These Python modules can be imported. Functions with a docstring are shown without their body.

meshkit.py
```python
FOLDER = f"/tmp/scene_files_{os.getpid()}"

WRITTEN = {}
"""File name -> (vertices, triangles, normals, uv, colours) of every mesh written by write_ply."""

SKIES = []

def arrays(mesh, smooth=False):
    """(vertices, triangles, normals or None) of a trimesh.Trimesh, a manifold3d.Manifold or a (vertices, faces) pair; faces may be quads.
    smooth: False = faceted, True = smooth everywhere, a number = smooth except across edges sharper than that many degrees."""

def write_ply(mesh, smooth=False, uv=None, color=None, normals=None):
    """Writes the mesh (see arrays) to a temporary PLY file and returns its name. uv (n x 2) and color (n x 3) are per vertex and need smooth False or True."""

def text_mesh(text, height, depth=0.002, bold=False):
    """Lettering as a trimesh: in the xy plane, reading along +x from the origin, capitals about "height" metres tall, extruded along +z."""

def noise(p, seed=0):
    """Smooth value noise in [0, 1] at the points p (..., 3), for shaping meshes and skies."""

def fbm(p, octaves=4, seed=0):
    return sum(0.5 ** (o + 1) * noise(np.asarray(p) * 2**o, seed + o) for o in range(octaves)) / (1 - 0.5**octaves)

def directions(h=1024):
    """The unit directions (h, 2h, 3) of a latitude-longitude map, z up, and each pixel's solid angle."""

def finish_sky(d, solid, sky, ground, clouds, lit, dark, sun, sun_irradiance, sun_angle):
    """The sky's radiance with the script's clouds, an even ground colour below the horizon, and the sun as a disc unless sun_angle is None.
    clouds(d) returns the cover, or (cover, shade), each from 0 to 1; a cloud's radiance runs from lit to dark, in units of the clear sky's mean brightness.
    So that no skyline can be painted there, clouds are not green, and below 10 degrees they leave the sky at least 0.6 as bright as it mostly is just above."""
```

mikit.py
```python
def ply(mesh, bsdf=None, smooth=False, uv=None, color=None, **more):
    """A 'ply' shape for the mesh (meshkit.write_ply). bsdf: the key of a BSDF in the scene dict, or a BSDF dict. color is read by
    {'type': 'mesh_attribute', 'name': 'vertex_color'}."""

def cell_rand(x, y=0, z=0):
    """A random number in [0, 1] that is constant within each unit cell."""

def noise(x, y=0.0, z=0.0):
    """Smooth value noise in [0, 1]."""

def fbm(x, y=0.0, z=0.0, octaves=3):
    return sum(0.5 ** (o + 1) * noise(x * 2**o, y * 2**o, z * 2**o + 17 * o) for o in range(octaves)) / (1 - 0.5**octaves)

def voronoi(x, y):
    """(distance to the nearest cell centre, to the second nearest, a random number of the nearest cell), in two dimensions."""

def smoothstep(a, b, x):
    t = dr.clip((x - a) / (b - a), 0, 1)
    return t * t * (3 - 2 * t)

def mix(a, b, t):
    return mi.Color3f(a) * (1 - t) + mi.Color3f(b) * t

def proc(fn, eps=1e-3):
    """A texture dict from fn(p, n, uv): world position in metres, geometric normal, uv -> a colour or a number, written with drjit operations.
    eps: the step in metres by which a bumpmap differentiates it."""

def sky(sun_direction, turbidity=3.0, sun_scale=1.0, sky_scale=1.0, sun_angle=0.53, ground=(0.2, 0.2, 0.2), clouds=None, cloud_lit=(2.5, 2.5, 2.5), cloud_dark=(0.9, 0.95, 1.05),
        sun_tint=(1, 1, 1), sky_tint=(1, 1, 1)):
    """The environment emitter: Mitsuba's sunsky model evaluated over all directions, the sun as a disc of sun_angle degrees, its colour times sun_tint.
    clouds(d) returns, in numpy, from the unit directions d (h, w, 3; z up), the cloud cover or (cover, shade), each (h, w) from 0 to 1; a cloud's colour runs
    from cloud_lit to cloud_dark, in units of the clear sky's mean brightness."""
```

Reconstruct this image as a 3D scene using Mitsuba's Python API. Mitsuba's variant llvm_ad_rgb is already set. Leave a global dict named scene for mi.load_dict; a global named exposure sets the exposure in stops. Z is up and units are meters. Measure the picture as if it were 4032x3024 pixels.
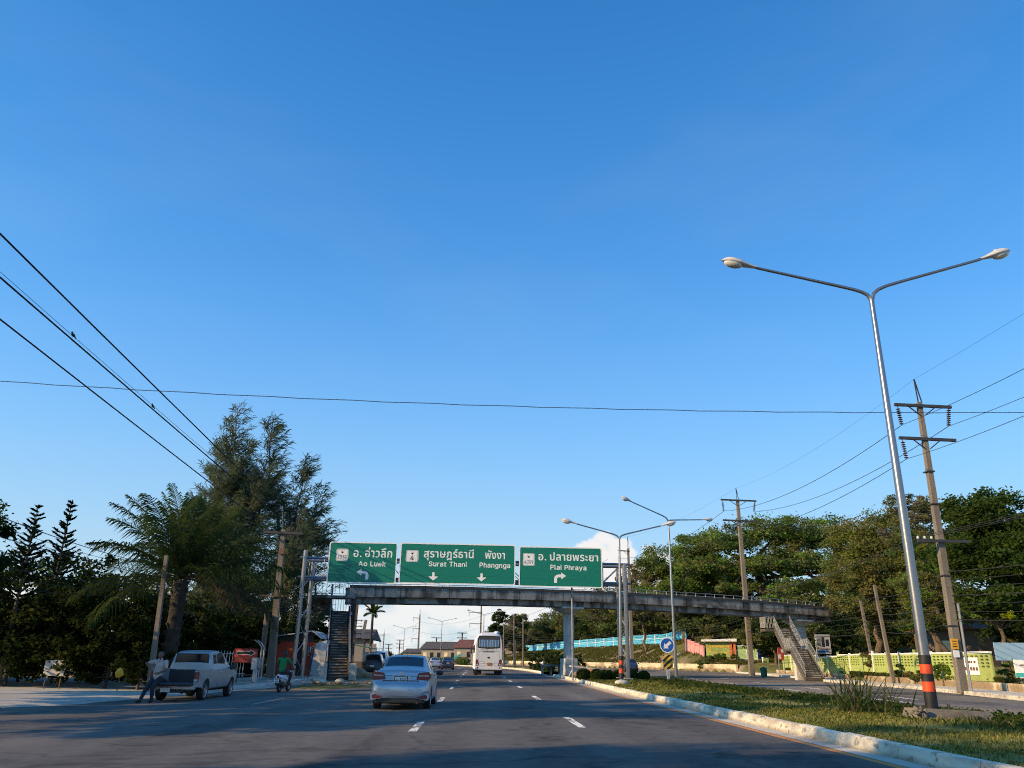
import math, random
import numpy as np, trimesh, manifold3d as m3
import drjit as dr
import mitsuba as mi
import mikit, meshkit
from mikit import fbm, noise, smoothstep, mix, proc, cell_rand, voronoi
from shapely.geometry import Polygon
from shapely import affinity

scene, labels = {}, {}
R = np.random.default_rng(7)
PI = math.pi

# ------------------------------------------------------------------ camera, sky, exposure
def _camera():
    f, yaw, pitch, roll, h = 3030.0, 0.0368718, 0.3448278, 0.01676357, 1.30
    fw = np.array([math.sin(yaw) * math.cos(pitch), math.cos(yaw) * math.cos(pitch), math.sin(pitch)])
    r = np.cross(fw, [0, 0, 1]); r /= np.linalg.norm(r)
    u = np.cross(r, fw)
    up = -r * math.sin(roll) + u * math.cos(roll)
    o = np.array([0, 0, h])
    return {'type': 'perspective', 'fov': math.degrees(2 * math.atan(2016 / f)), 'fov_axis': 'x', 'near_clip': 0.1, 'far_clip': 6000.0,
            'to_world': mi.ScalarTransform4f().look_at(origin=o.tolist(), target=(o + fw).tolist(), up=up.tolist())}
scene['camera'] = _camera()
SUN = (-1.0, -0.40, 0.43)

def clouds(d):
    x, y, z = d[..., 0], d[..., 1], d[..., 2]
    el = np.degrees(np.arcsin(np.clip(z, -1, 1))); az = np.degrees(np.arctan2(x, y))
    p = np.stack([x, y, z], -1)
    big = meshkit.fbm(p * 7.0 + 3.1, 3, 5)
    fine = meshkit.fbm(p * np.array([44, 44, 66.0]), 5, 11)
    # low cumulus bank all round the horizon: tops between 2 and 9 degrees
    top = 3.0 + 9.0 * (big - 0.38) + 3.6 * (fine - 0.5)
    for a, e, w in ((9.2, 8.9, 2.2), (12.6, 7.7, 1.8), (-3.5, 5.2, 5.0), (-60, 8, 7), (70, 8, 6), (140, 9, 8), (-130, 7, 9)):
        top = np.maximum(top, e - ((az - a) / w) ** 2 * 1.6 + 3.6 * (fine - 0.5))
    cum = np.clip((top - el) / 0.35, 0, 1) * np.clip(0.98 - 0.5 * np.exp(-((el - 0.0) / 2.0) ** 2), 0, 1)
    cum = cum * (0.72 + 0.28 * np.clip((el - 3) / 3, 0, 1))
    # thin high veil
    veil = meshkit.fbm(p * np.array([3.0, 3.0, 9.0]) + 11, 4, 21)
    cir = np.clip(veil - 0.50, 0, 1) * 0.22 * np.clip((el - 4) / 20, 0, 1) * np.clip((78 - el) / 40, 0, 1)
    hz = 0.20 * np.exp(-(el / 27.0) ** 2) + 0.68 * np.exp(-(el / 14.0) ** 2)
    cover = 1 - (1 - cum) * (1 - cir) * (1 - hz)
    shade = np.clip(0.75 - (fine - 0.30) * 2.4 - 0.07 * np.clip(el, 0, 9), 0, 1) * 0.75
    shade = np.where(cum < 0.05, 0.88 - 0.35 * np.exp(-(el / 7.0) ** 2), shade)
    return cover, shade
scene['sky'] = mikit.sky(SUN, turbidity=3.0, clouds=clouds, cloud_lit=(2.1, 2.05, 2.0), cloud_dark=(1.0, 1.46, 1.66), sun_tint=(1.0, 0.93, 0.82), sky_tint=(0.42, 1.36, 2.16), sun_scale=1.0, sky_scale=1.0, ground=(0.12, 0.12, 0.11))
exposure = 2.1

# ------------------------------------------------------------------ helpers
def numbered(k):
    if k not in used:
        used.add(k); return k
    i = 1
    while f'{k}_{i:03d}' in used: i += 1
    k = f'{k}_{i:03d}'; used.add(k); return k
used = set()

def thing(name, label, cat, group=None):
    k = numbered(name); labels[k] = {'label': label, 'category': cat}
    if group: labels[k]['group'] = group
    return k
def shape(mesh, mat, smooth=False):
    if len(mesh) == 3 and isinstance(mesh, tuple):
        return mikit.ply((mesh[0], mesh[1]), mat, smooth=smooth if smooth in (True, False) else False, color=mesh[2])
    return mikit.ply(mesh, mat, smooth=smooth)
def P(parent, name, mesh, mat, smooth=False, **lab):
    k = numbered(parent + '__' + name); scene[k] = shape(mesh, mat, smooth)
    if lab: labels[k] = lab
    return k
def single(name, mesh, mat, label, cat, smooth=False, group=None):
    k = thing(name, label, cat, group); scene[k] = shape(mesh, mat, smooth); return k
def struct(name, mesh, mat, smooth=False, label=None, kind='structure'):
    k = numbered(name); scene[k] = shape(mesh, mat, smooth); labels[k] = {'kind': kind}
    if label: labels[k]['label'] = label
    return k

def cat(ms):
    ms = [m for m in ms if m is not None]
    n = np.cumsum([0] + [len(m[0]) for m in ms])
    v = np.vstack([m[0] for m in ms]); f = np.vstack([np.asarray(m[1]) + k for m, k in zip(ms, n)])
    return (v, f, np.vstack([m[2] for m in ms])) if len(ms[0]) == 3 else (v, f)
def vf(t): return (np.array(t.vertices), np.array(t.faces))
def mani(m):
    q = m.to_mesh(); return (np.array(q.vert_properties[:, :3], float), np.array(q.tri_verts))
def to_mani(m): return m3.Manifold(m3.Mesh(np.ascontiguousarray(m[0], np.float32), np.ascontiguousarray(m[1], np.uint32)))
def rz(a):
    c, s = math.cos(a), math.sin(a); return np.array([[c, -s, 0], [s, c, 0], [0, 0, 1.0]])
def rx(a):
    c, s = math.cos(a), math.sin(a); return np.array([[1.0, 0, 0], [0, c, -s], [0, s, c]])
def ry(a):
    c, s = math.cos(a), math.sin(a); return np.array([[c, 0, s], [0, 1.0, 0], [-s, 0, c]])
def mv(m, t=(0, 0, 0), r=None):
    v = np.asarray(m[0], float)
    if r is not None: v = v @ np.asarray(r).T
    return (v + np.asarray(t, float), *m[1:])
_BF = np.array([[0, 3, 2], [0, 2, 1], [4, 5, 6], [4, 6, 7], [0, 1, 5], [0, 5, 4], [1, 2, 6], [1, 6, 5], [2, 3, 7], [2, 7, 6], [3, 0, 4], [3, 4, 7]])
def box(x0, x1, y0, y1, z0, z1):
    return (np.array([[x0, y0, z0], [x1, y0, z0], [x1, y1, z0], [x0, y1, z0], [x0, y0, z1], [x1, y0, z1], [x1, y1, z1], [x0, y1, z1]], float), _BF)
def cbox(c, s, r=None):
    return mv(box(-s[0] / 2, s[0] / 2, -s[1] / 2, s[1] / 2, -s[2] / 2, s[2] / 2), c, r)
def hull(pts): return vf(trimesh.convex.convex_hull(np.asarray(pts, float)))
def bbox(x0, x1, y0, y1, z0, z1, b=0.02):
    pts = []
    for sx, x in ((1, x0), (-1, x1)):
        for sy, y in ((1, y0), (-1, y1)):
            for sz, z in ((1, z0), (-1, z1)):
                pts += [(x + sx * b, y + sy * b, z), (x + sx * b, y, z + sz * b), (x, y + sy * b, z + sz * b)]
    return hull(pts)
def beam(a, b, w, h=None, b2=0.0):
    """a rectangular bar from a to b"""
    a, b = np.asarray(a, float), np.asarray(b, float); h = h or w
    t = b - a; L = np.linalg.norm(t); t /= L
    s = np.cross(t, [0, 0, 1.0] if abs(t[2]) < 0.95 else [0, 1.0, 0]); s /= np.linalg.norm(s); u = np.cross(s, t)
    m = box(-w / 2, w / 2, 0, L, -h / 2, h / 2)
    return (a + m[0][:, :1] * s + m[0][:, 1:2] * t + m[0][:, 2:] * u, m[1])
def tube(pts, rad, n=6, caps=True):
    p = np.asarray(pts, float); k = len(p); rad = np.broadcast_to(rad, (k,))
    t = np.gradient(p, axis=0); t /= np.linalg.norm(t, axis=1, keepdims=True) + 1e-12
    ref = np.array([0, 0, 1.0]) if abs(t[0, 2]) < 0.9 else np.array([1.0, 0, 0])
    a = np.cross(t, ref); bad = np.linalg.norm(a, axis=1) < 1e-3; a[bad] = np.cross(t[bad], [0.3, 0.9, 0.1]); a /= np.linalg.norm(a, axis=1, keepdims=True)
    b = np.cross(t, a); ang = np.arange(n) * 2 * PI / n
    v = (p[:, None] + rad[:, None, None] * (np.cos(ang)[None, :, None] * a[:, None] + np.sin(ang)[None, :, None] * b[:, None])).reshape(-1, 3)
    i, j = np.meshgrid(np.arange(k - 1), np.arange(n), indexing='ij'); i, j = i.ravel(), j.ravel(); j2 = (j + 1) % n
    f = np.vstack([np.stack([i * n + j, i * n + j2, (i + 1) * n + j2], 1), np.stack([i * n + j, (i + 1) * n + j2, (i + 1) * n + j], 1)])
    if caps:
        v = np.vstack([v, p[:1], p[-1:]]); j = np.arange(n); j2 = (j + 1) % n
        f = np.vstack([f, np.stack([j2, j, j * 0 + k * n], 1), np.stack([(k - 1) * n + j, (k - 1) * n + j2, j * 0 + k * n + 1], 1)])
    return (v, f)
def lathe(prof, n=16):
    pr = np.asarray(prof, float); k = len(pr); ang = np.arange(n) * 2 * PI / n
    v = np.stack([pr[:, None, 0] * np.cos(ang), pr[:, None, 0] * np.sin(ang), np.repeat(pr[:, 1:2], n, 1)], -1).reshape(-1, 3)
    i, j = np.meshgrid(np.arange(k - 1), np.arange(n), indexing='ij'); i, j = i.ravel(), j.ravel(); j2 = (j + 1) % n
    return (v, np.vstack([np.stack([i * n + j, i * n + j2, (i + 1) * n + j2], 1), np.stack([i * n + j, (i + 1) * n + j2, (i + 1) * n + j], 1)]))
def ball(c, r, sub=2):
    s = trimesh.creation.icosphere(sub); return (np.array(s.vertices) * np.asarray(r, float) + np.asarray(c, float), np.array(s.faces))
def prism(poly, h):
    poly = poly if hasattr(poly, 'exterior') else Polygon(poly)
    return vf(trimesh.creation.extrude_polygon(poly, h, engine='earcut'))
UP = np.array([[1.0, 0, 0], [0, 0, -1], [0, 1, 0]])      # a drawing in the xy plane stood up, seen from -y
def stand(m, t, a=0.0): return mv(mv(m, (0, 0, 0), UP), t, rz(a))
def plate(poly, depth, t, a=0.0): return stand(prism(poly, depth), t, a)
def rrect(w, h, r, cx=0, cy=0):
    return Polygon([(cx - w / 2 + r, cy - h / 2 + r), (cx + w / 2 - r, cy - h / 2 + r), (cx + w / 2 - r, cy + h / 2 - r), (cx - w / 2 + r, cy + h / 2 - r)]).buffer(r, quad_segs=3)
def grid(xs, ys, z):
    X, Y = np.meshgrid(xs, ys, indexing='ij'); Z = z(X, Y) if callable(z) else np.full_like(X, z)
    n, m = X.shape; i, j = np.meshgrid(np.arange(n - 1), np.arange(m - 1), indexing='ij'); a = (i * m + j).ravel(); b = a + m
    return (np.stack([X, Y, Z], -1).reshape(-1, 3), np.vstack([np.stack([a, b, b + 1], 1), np.stack([a, b + 1, a + 1], 1)]))
def sheet(A, B):
    """quad strip between two polylines of equal length, A on the left looking along it"""
    A, B = np.asarray(A, float), np.asarray(B, float); n = len(A); i = np.arange(n - 1)
    return (np.vstack([A, B]), np.vstack([np.stack([i, n + i, n + i + 1], 1), np.stack([i, n + i + 1, i + 1], 1)]))
THAI = {
    'ao': '392,43 393,54 400,62 406,65 413,67 429,67 442,62 448,55 450,48 450,0 435,0 435,44 430,53 424,55 412,54 407,47 408,45 419,41 418,33 412,32 408,24 408,0 393,0 393,27 395,32 403,38|322,75 322,82 332,86 353,86 356,93 362,96 373,95 378,89 376,78 370,75;361,87 364,81 369,81 371,84 370,89 363,90|319,23 322,30 332,37 361,41 359,51 351,55 337,54 325,49 326,63 339,67 357,67 368,63 372,59 376,49 376,0 361,0 361,29 342,27 335,23 334,17 336,12 341,10 351,10 352,1 347,-1 335,-1 325,3 319,13|258,4 262,15 273,11 284,13 289,18 292,28 292,39 288,50 278,55 269,55 259,52 259,64 268,67 285,67 295,63 302,56 307,43 307,24 302,10 295,3 284,-1 271,-1|204,64 214,67 230,67 236,65 242,59 244,54 244,0 229,0 228,51 222,55 214,55 204,51|138,20 138,38 166,38 166,28 153,27 154,17 157,12 162,10 173,11 177,15 180,25 179,43 174,52 166,55 157,55 141,50 141,63 155,67 172,67 183,63 190,56 195,42 195,23 190,9 184,3 173,-1 151,1 143,7|177,101 191,101 191,75 177,75|6,20 6,38 34,38 34,28 21,27 22,17 25,12 30,10 41,11 45,15 48,25 47,43 42,52 34,55 25,55 9,50 9,63 23,67 40,67 51,63 58,56 63,42 63,23 58,9 52,3 41,-1 19,1 11,7|82,0 96,0 96,14 82,14',
    'surat': '524,17 524,66 539,66 539,23 541,16 548,12 558,13 564,20 566,27 566,66 581,66 581,0 569,0 567,9 562,3 556,0 537,0 527,8|528,75 528,82 535,85 567,86 568,95 581,95 581,75|466,51 466,64 471,66 492,67 502,62 506,54 506,0 491,0 490,51 484,55 476,55|404,46 405,57 412,64 423,67 440,67 453,64 454,52 437,56 426,56 420,54 419,51 424,46 446,40 456,33 459,27 459,14 454,5 439,-1 423,-1 406,3 406,30 419,30 419,13 425,10 435,10 441,12 444,17 444,22 438,29 411,37 406,41|365,85 369,91 374,93 396,93 396,82 380,82 378,79 378,74 367,73 365,77|342,4 345,16 363,11 370,11 375,12 379,17 376,24 361,29 347,37 343,45 345,59 350,64 361,68 379,68 389,65 390,52 375,56 366,56 360,54 358,49 364,43 386,35 392,29 394,24 392,9 386,3 375,-1 359,-1|265,1 266,11 270,10 273,13 274,32 282,38 270,43 270,50 273,57 278,62 292,67 311,66 322,60 328,48 328,-25 315,-25 313,-22 299,-17 291,-18 288,-25 273,-25 273,-18 276,-11 283,-6 299,-5 313,-10 313,44 311,50 306,54 292,54 285,48 286,45 297,41 296,33 292,33 289,29 287,5 280,0|192,66 207,66 208,19 214,12 225,11 234,16 236,26 219,29 215,35 216,45 226,45 226,40 228,37 236,37 236,66 251,66 251,38 258,37 258,27 251,27 250,15 244,5 234,0 214,-1 202,3 196,9 192,20|134,51 134,64 139,66 160,67 170,62 174,54 174,0 159,0 158,51 152,55 144,55|76,4 79,16 97,11 104,11 109,12 113,17 110,24 95,29 81,37 77,45 79,59 84,64 95,68 113,68 123,65 124,52 109,56 100,56 94,54 92,49 98,43 120,35 126,29 128,24 126,9 120,3 109,-1 93,-1|5,13 6,26 12,34 21,38 39,39 47,42 45,51 37,55 23,54 11,49 12,63 25,67 43,67 50,65 53,67 53,70 67,70 66,63 59,56 62,49 62,0 47,0 46,29 24,26 20,19 22,12 27,10 37,10 38,0 21,-1 14,1 8,6|43,-17 42,-9 46,-7 55,-7 60,-10 61,-31 48,-31 48,-18',
    'phang': '222,64 232,67 248,67 254,65 260,59 262,54 262,0 247,0 246,51 240,55 232,55 222,51|173,0 154,65 169,65 185,12 190,13 195,18 199,31 199,40 196,49 192,53 181,53 178,65 194,66 202,63 208,58 214,44 214,27 209,13 202,5 189,0|106,0 87,65 102,65 118,12 123,13 128,18 132,31 132,40 129,49 125,53 114,53 111,65 127,66 135,63 141,58 147,44 147,27 142,13 135,5 122,0|45,90 47,94 49,94 58,92 58,87 61,85 90,85 90,75 54,75 46,80|16,0 4,66 19,66 26,24 37,65 48,66 60,23 66,65 82,66 70,0 55,0 43,44 31,0',
    'plai': '666,51 666,64 671,66 692,67 702,62 706,54 706,0 691,0 690,51 684,55 676,55|598,25 600,30 607,35 601,40 598,46 598,54 601,61 612,67 630,66 628,55 619,56 613,51 613,46 617,41 628,40 628,30 617,29 613,24 613,20 617,13 623,11 636,13 640,20 640,66 655,66 655,16 652,8 647,3 634,-1 618,-1 610,1 600,9|554,14 555,24 564,25 567,24 567,19 569,17 586,17 586,6 563,6 558,8|554,47 554,55 556,59 566,58 569,50 586,50 586,39 563,39 557,42|493,4 496,16 514,11 521,11 526,12 530,17 527,24 512,29 498,37 494,45 496,59 501,64 512,68 530,68 540,65 541,52 526,56 517,56 511,54 509,49 515,43 537,35 543,29 545,24 543,9 537,3 526,-1 510,-1|418,0 406,66 421,66 428,24 439,65 450,66 462,23 468,65 484,66 472,0 457,0 445,44 433,0|336,15 337,28 345,35 339,40 336,46 336,54 341,63 350,67 368,66 366,55 357,56 351,50 351,46 355,41 366,40 366,30 355,29 351,24 351,20 355,13 368,11 374,13 378,20 378,66 393,66 393,16 390,8 385,3 372,-1 351,0 341,5|280,51 280,64 285,66 306,67 316,62 320,54 320,0 305,0 304,51 298,55 290,55|212,13 213,26 219,34 228,38 254,41 252,51 244,55 230,54 218,49 219,63 232,67 250,67 261,63 265,59 269,49 269,0 254,0 253,29 231,26 227,19 229,12 234,10 244,10 244,0 228,-1 221,1 215,6|141,19 141,66 156,66 157,18 161,13 167,11 176,12 181,16 183,23 183,89 198,89 198,19 193,7 187,2 177,-1 157,0 146,7|6,20 6,38 34,38 34,28 21,27 22,17 25,12 30,10 41,11 45,15 48,25 47,43 42,52 34,55 25,55 9,50 9,63 23,67 40,67 51,63 58,56 63,42 63,23 58,9 52,3 41,-1 19,1 11,7|82,0 96,0 96,14 82,14',
    'detour': '509,0 490,65 505,65 521,12 526,13 531,18 535,31 535,40 532,49 528,53 517,53 514,65 530,66 538,63 544,58 550,44 550,27 545,13 538,5 525,0|423,15 424,28 432,35 426,40 423,46 423,54 428,63 437,67 455,66 453,55 444,56 438,50 438,46 442,41 453,40 453,30 442,29 438,24 438,20 442,13 455,11 461,13 465,20 465,66 480,66 480,16 477,8 472,3 459,-1 438,0 428,5|350,19 350,66 365,66 365,23 367,16 376,11 385,12 391,19 392,66 407,66 407,19 404,10 399,4 386,-1 366,0 355,7|353,75 353,82 363,86 391,86 391,101 405,101 406,75|313,9 313,66 328,66 328,14 331,10 337,11 339,1 334,-1 323,-1 318,1|255,0 236,65 251,65 267,12 272,13 277,18 281,31 281,40 278,49 274,53 263,53 260,65 276,66 284,63 290,58 296,44 296,27 291,13 284,5 271,0|186,51 186,64 191,66 212,67 222,62 226,54 226,0 211,0 210,51 204,55 196,55|118,0 118,66 129,66 132,57 137,63 147,67 158,67 168,63 175,51 175,0 160,0 160,44 158,50 151,54 141,53 135,45 133,37 133,0|63,75 63,81 69,82 73,87 72,91 65,90 63,95 64,99 69,101 78,101 84,97 84,85 101,85 101,75|46,54 45,65 51,67 61,67 68,63 70,49 62,32 62,21 63,16 67,12 75,11 81,13 83,17 84,36 81,42 75,43 75,52 80,52 84,56 85,66 100,66 99,54 93,47 99,40 99,16 96,8 91,3 80,-1 66,-1 55,3 50,8 47,16 47,33 56,48 56,53 54,55|2,86 2,97 11,101 27,100 33,97 36,93 36,78 25,60 25,14 28,10 34,11 34,0 20,-1 15,1 11,6 10,63 14,71 21,78 22,83 19,88 15,89',
    'plate': '79,23 82,30 92,37 121,41 119,51 111,55 97,54 85,49 86,63 99,67 117,67 128,63 132,59 136,49 136,0 121,0 121,29 102,27 95,23 94,17 96,12 101,10 111,10 112,1 107,-1 95,-1 85,3 79,13|7,43 8,54 15,62 21,65 28,67 44,67 57,62 63,55 65,48 65,0 50,0 50,44 45,53 39,55 27,54 22,47 23,45 34,41 33,33 27,32 23,24 23,0 8,0 8,27 10,32 18,38',
}
def thai(k, scale=None, width=None, depth=0.006, words=False):
    polys = []
    for p in THAI[k].split('|'):
        rings = [[tuple(map(int, q.split(','))) for q in r.split(' ')] for r in p.split(';')]
        polys.append(Polygon(rings[0], rings[1:]).buffer(0))
    x1 = max(p.bounds[2] for p in polys); s = width / x1 if width else scale
    groups, end = [], -1e9
    for p in sorted(polys, key=lambda p: p.bounds[0]):
        if p.bounds[0] - end > 24: groups.append([])
        end = max(end, p.bounds[2])
        for g in getattr(p, 'geoms', [p]): groups[-1].append(prism(affinity.scale(g, s, s, origin=(0, 0)), depth))
    return [cat(g) for g in groups] if words else cat([m for g in groups for m in g])
def latin(t, h, bold=True, depth=0.006, width=None):
    ms, x = [], 0.0
    for ch in t:
        if ch == ' ': x += 0.52 * h; continue
        m = meshkit.text_mesh(ch, h, depth, bold); v = np.array(m.vertices); lo = v[:, 0].min(); v[:, 0] += x - lo; ms.append((v, np.array(m.faces))); x = v[:, 0].max() + 0.15 * h
    m = cat(ms); v = m[0]
    if width: v[:, 0] *= width / v[:, 0].max()
    return (v, m[1])
ORD = ('first', 'second', 'third', 'fourth', 'fifth', 'sixth', 'seventh', 'eighth', 'ninth', 'tenth', 'eleventh', 'twelfth', 'thirteenth', 'fourteenth')

# ------------------------------------------------------------------ materials
def plain(c, rough=0.6, metal=0.0, **k):
    c = [c] * 3 if np.isscalar(c) else list(c)
    return {'type': 'twosided', 'bsdf': {'type': 'principled', 'base_color': {'type': 'rgb', 'value': c}, 'roughness': rough, 'metallic': metal, **k}}
def textured(fn, rough=0.85, **k):
    return {'type': 'twosided', 'bsdf': {'type': 'principled', 'base_color': proc(fn), 'roughness': rough, 'specular': 0.15, **k}}
def asphalt(p, n, uv):
    big = fbm(p.x * 0.5, p.y * 0.10, 0, 3); fine = fbm(p.x * 7.0, p.y * 5.0, 0, 3)
    lane = 0.5 + 0.5 * dr.cos((p.x - 0.49) * (2 * PI / 1.75))
    crack = 1 - smoothstep(0.0, 0.035, dr.abs(fbm(p.x * 0.35 + 3, p.y * 0.7, 0, 4) - 0.5))
    patch = smoothstep(0.60, 0.62, fbm(p.x * 0.22 + 9, p.y * 0.06 + 2, 0, 2)); oil = smoothstep(0.62, 0.8, fbm(p.x * 1.3, p.y * 0.8, 4, 3)) * (0.5 + 0.5 * dr.cos((p.x - 0.49) * (2 * PI / 3.5)))
    v = 0.086 - 0.024 * patch - 0.022 * oil + 0.05 * (big - 0.5) + 0.034 * (fine - 0.5) + 0.014 * lane - 0.025 * crack
    dust = smoothstep(5.0, 10.0, dr.abs(p.x + 1.0)) * smoothstep(0.35, 0.7, fbm(p.x * 0.3, p.y * 0.25, 0, 3))
    return mix(mi.Color3f(1.06, 1.0, 0.93) * v, mi.Color3f(0.20, 0.165, 0.12), 0.55 * dust)
def lane_fn(p, n, uv):
    a = fbm(p.x * 9, p.y * 3, 0, 4); b = fbm(p.x * 1.7, p.y * 0.5, 5, 2)
    return mix((0.60, 0.58, 0.53), (0.14, 0.135, 0.125), smoothstep(0.50, 0.68, 0.6 * a + 0.45 * b))
def ground_fn(p, n, uv):
    a = fbm(p.x * 0.25, p.y * 0.25, 0, 4); b = fbm(p.x * 3.0, p.y * 3.0, 0, 3)
    dirt = mix((0.17, 0.12, 0.075), (0.30, 0.235, 0.16), b)
    gr = mix((0.06, 0.075, 0.022), (0.15, 0.135, 0.05), b)
    return mix(dirt, gr, smoothstep(0.38, 0.56, a + 0.10 * smoothstep(28.0, 34.0, p.x)))
def grass_fn(p, n, uv):
    a = fbm(p.x * 0.7, p.y * 0.5, 0, 4); b = fbm(p.x * 9.0, p.y * 9.0, 0, 2)
    return mix(mix((0.075, 0.085, 0.02), (0.19, 0.165, 0.05), smoothstep(0.35, 0.65, a)), (0.10, 0.075, 0.04), 0.5 * smoothstep(0.55, 0.8, b))
def hill_fn(p, n, uv):
    a = fbm(p.x * 0.16, p.y * 0.12, p.z * 0.3, 4); b = fbm(p.x * 2.0, p.y * 2.0, p.z * 2.0, 3)
    soil = mix((0.15, 0.085, 0.045), (0.24, 0.15, 0.08), b)
    gr = mix((0.08, 0.085, 0.022), (0.17, 0.15, 0.05), b)
    return mix(gr, soil, smoothstep(0.50, 0.60, a + 0.12 * smoothstep(26.0, 31.0, p.x) * smoothstep(118, 108, p.y)))
def pave_fn(p, n, uv):
    a = fbm(p.x * 0.8, p.y * 0.8, p.z, 4); b = fbm(p.x * 6, p.y * 6, p.z * 6, 3)
    return mix((0.27, 0.25, 0.215), (0.42, 0.39, 0.33), 0.5 * a + 0.5 * b) * (0.82 + 0.3 * a)
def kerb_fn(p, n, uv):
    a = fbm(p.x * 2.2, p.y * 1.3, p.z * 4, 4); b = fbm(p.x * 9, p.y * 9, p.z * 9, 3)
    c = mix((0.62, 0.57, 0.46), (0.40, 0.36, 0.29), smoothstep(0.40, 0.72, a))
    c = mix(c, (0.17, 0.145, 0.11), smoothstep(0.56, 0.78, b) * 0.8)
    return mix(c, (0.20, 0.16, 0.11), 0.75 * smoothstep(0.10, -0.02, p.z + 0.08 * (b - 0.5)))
def bridge_fn(p, n, uv):
    st = fbm(p.x * 2.3, p.z * 0.35, p.y * 2.3, 4); a = fbm(p.x * 0.5, p.y * 0.5, p.z * 1.5, 3); b = fbm(p.x * 8, p.y * 8, p.z * 8, 2)
    c = mix((0.32, 0.30, 0.265), (0.085, 0.078, 0.069), smoothstep(0.40, 0.62, 0.65 * st + 0.35 * a))
    c = mix(c, (0.36, 0.335, 0.29), smoothstep(0.62, 0.74, a) * 0.5 * smoothstep(0.35, 0.6, st))
    return c * (0.8 + 0.4 * b)
def conc_fn(p, n, uv):
    a = fbm(p.x * 1.2, p.y * 1.2, p.z * 0.5, 4); b = fbm(p.x * 12, p.y * 12, p.z * 12, 2)
    return mix((0.56, 0.54, 0.50), (0.38, 0.36, 0.325), smoothstep(0.35, 0.7, a)) * (0.86 + 0.28 * b)
def retain_fn(p, n, uv):
    st = fbm(p.x * 1.6 + p.y * 0.9, p.z * 0.5, 0, 4)
    return mix((0.66, 0.55, 0.37), (0.30, 0.22, 0.13), smoothstep(0.42, 0.75, st + 0.35 * smoothstep(0.9, 0.4, p.z)))
def pole_fn(p, n, uv):
    a = fbm(p.x * 5, p.y * 5, p.z * 0.8, 4); b = fbm(p.x * 20, p.y * 20, p.z * 12, 2)
    return mix((0.25, 0.22, 0.18), (0.13, 0.11, 0.09), a) * (0.8 + 0.4 * b)
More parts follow.
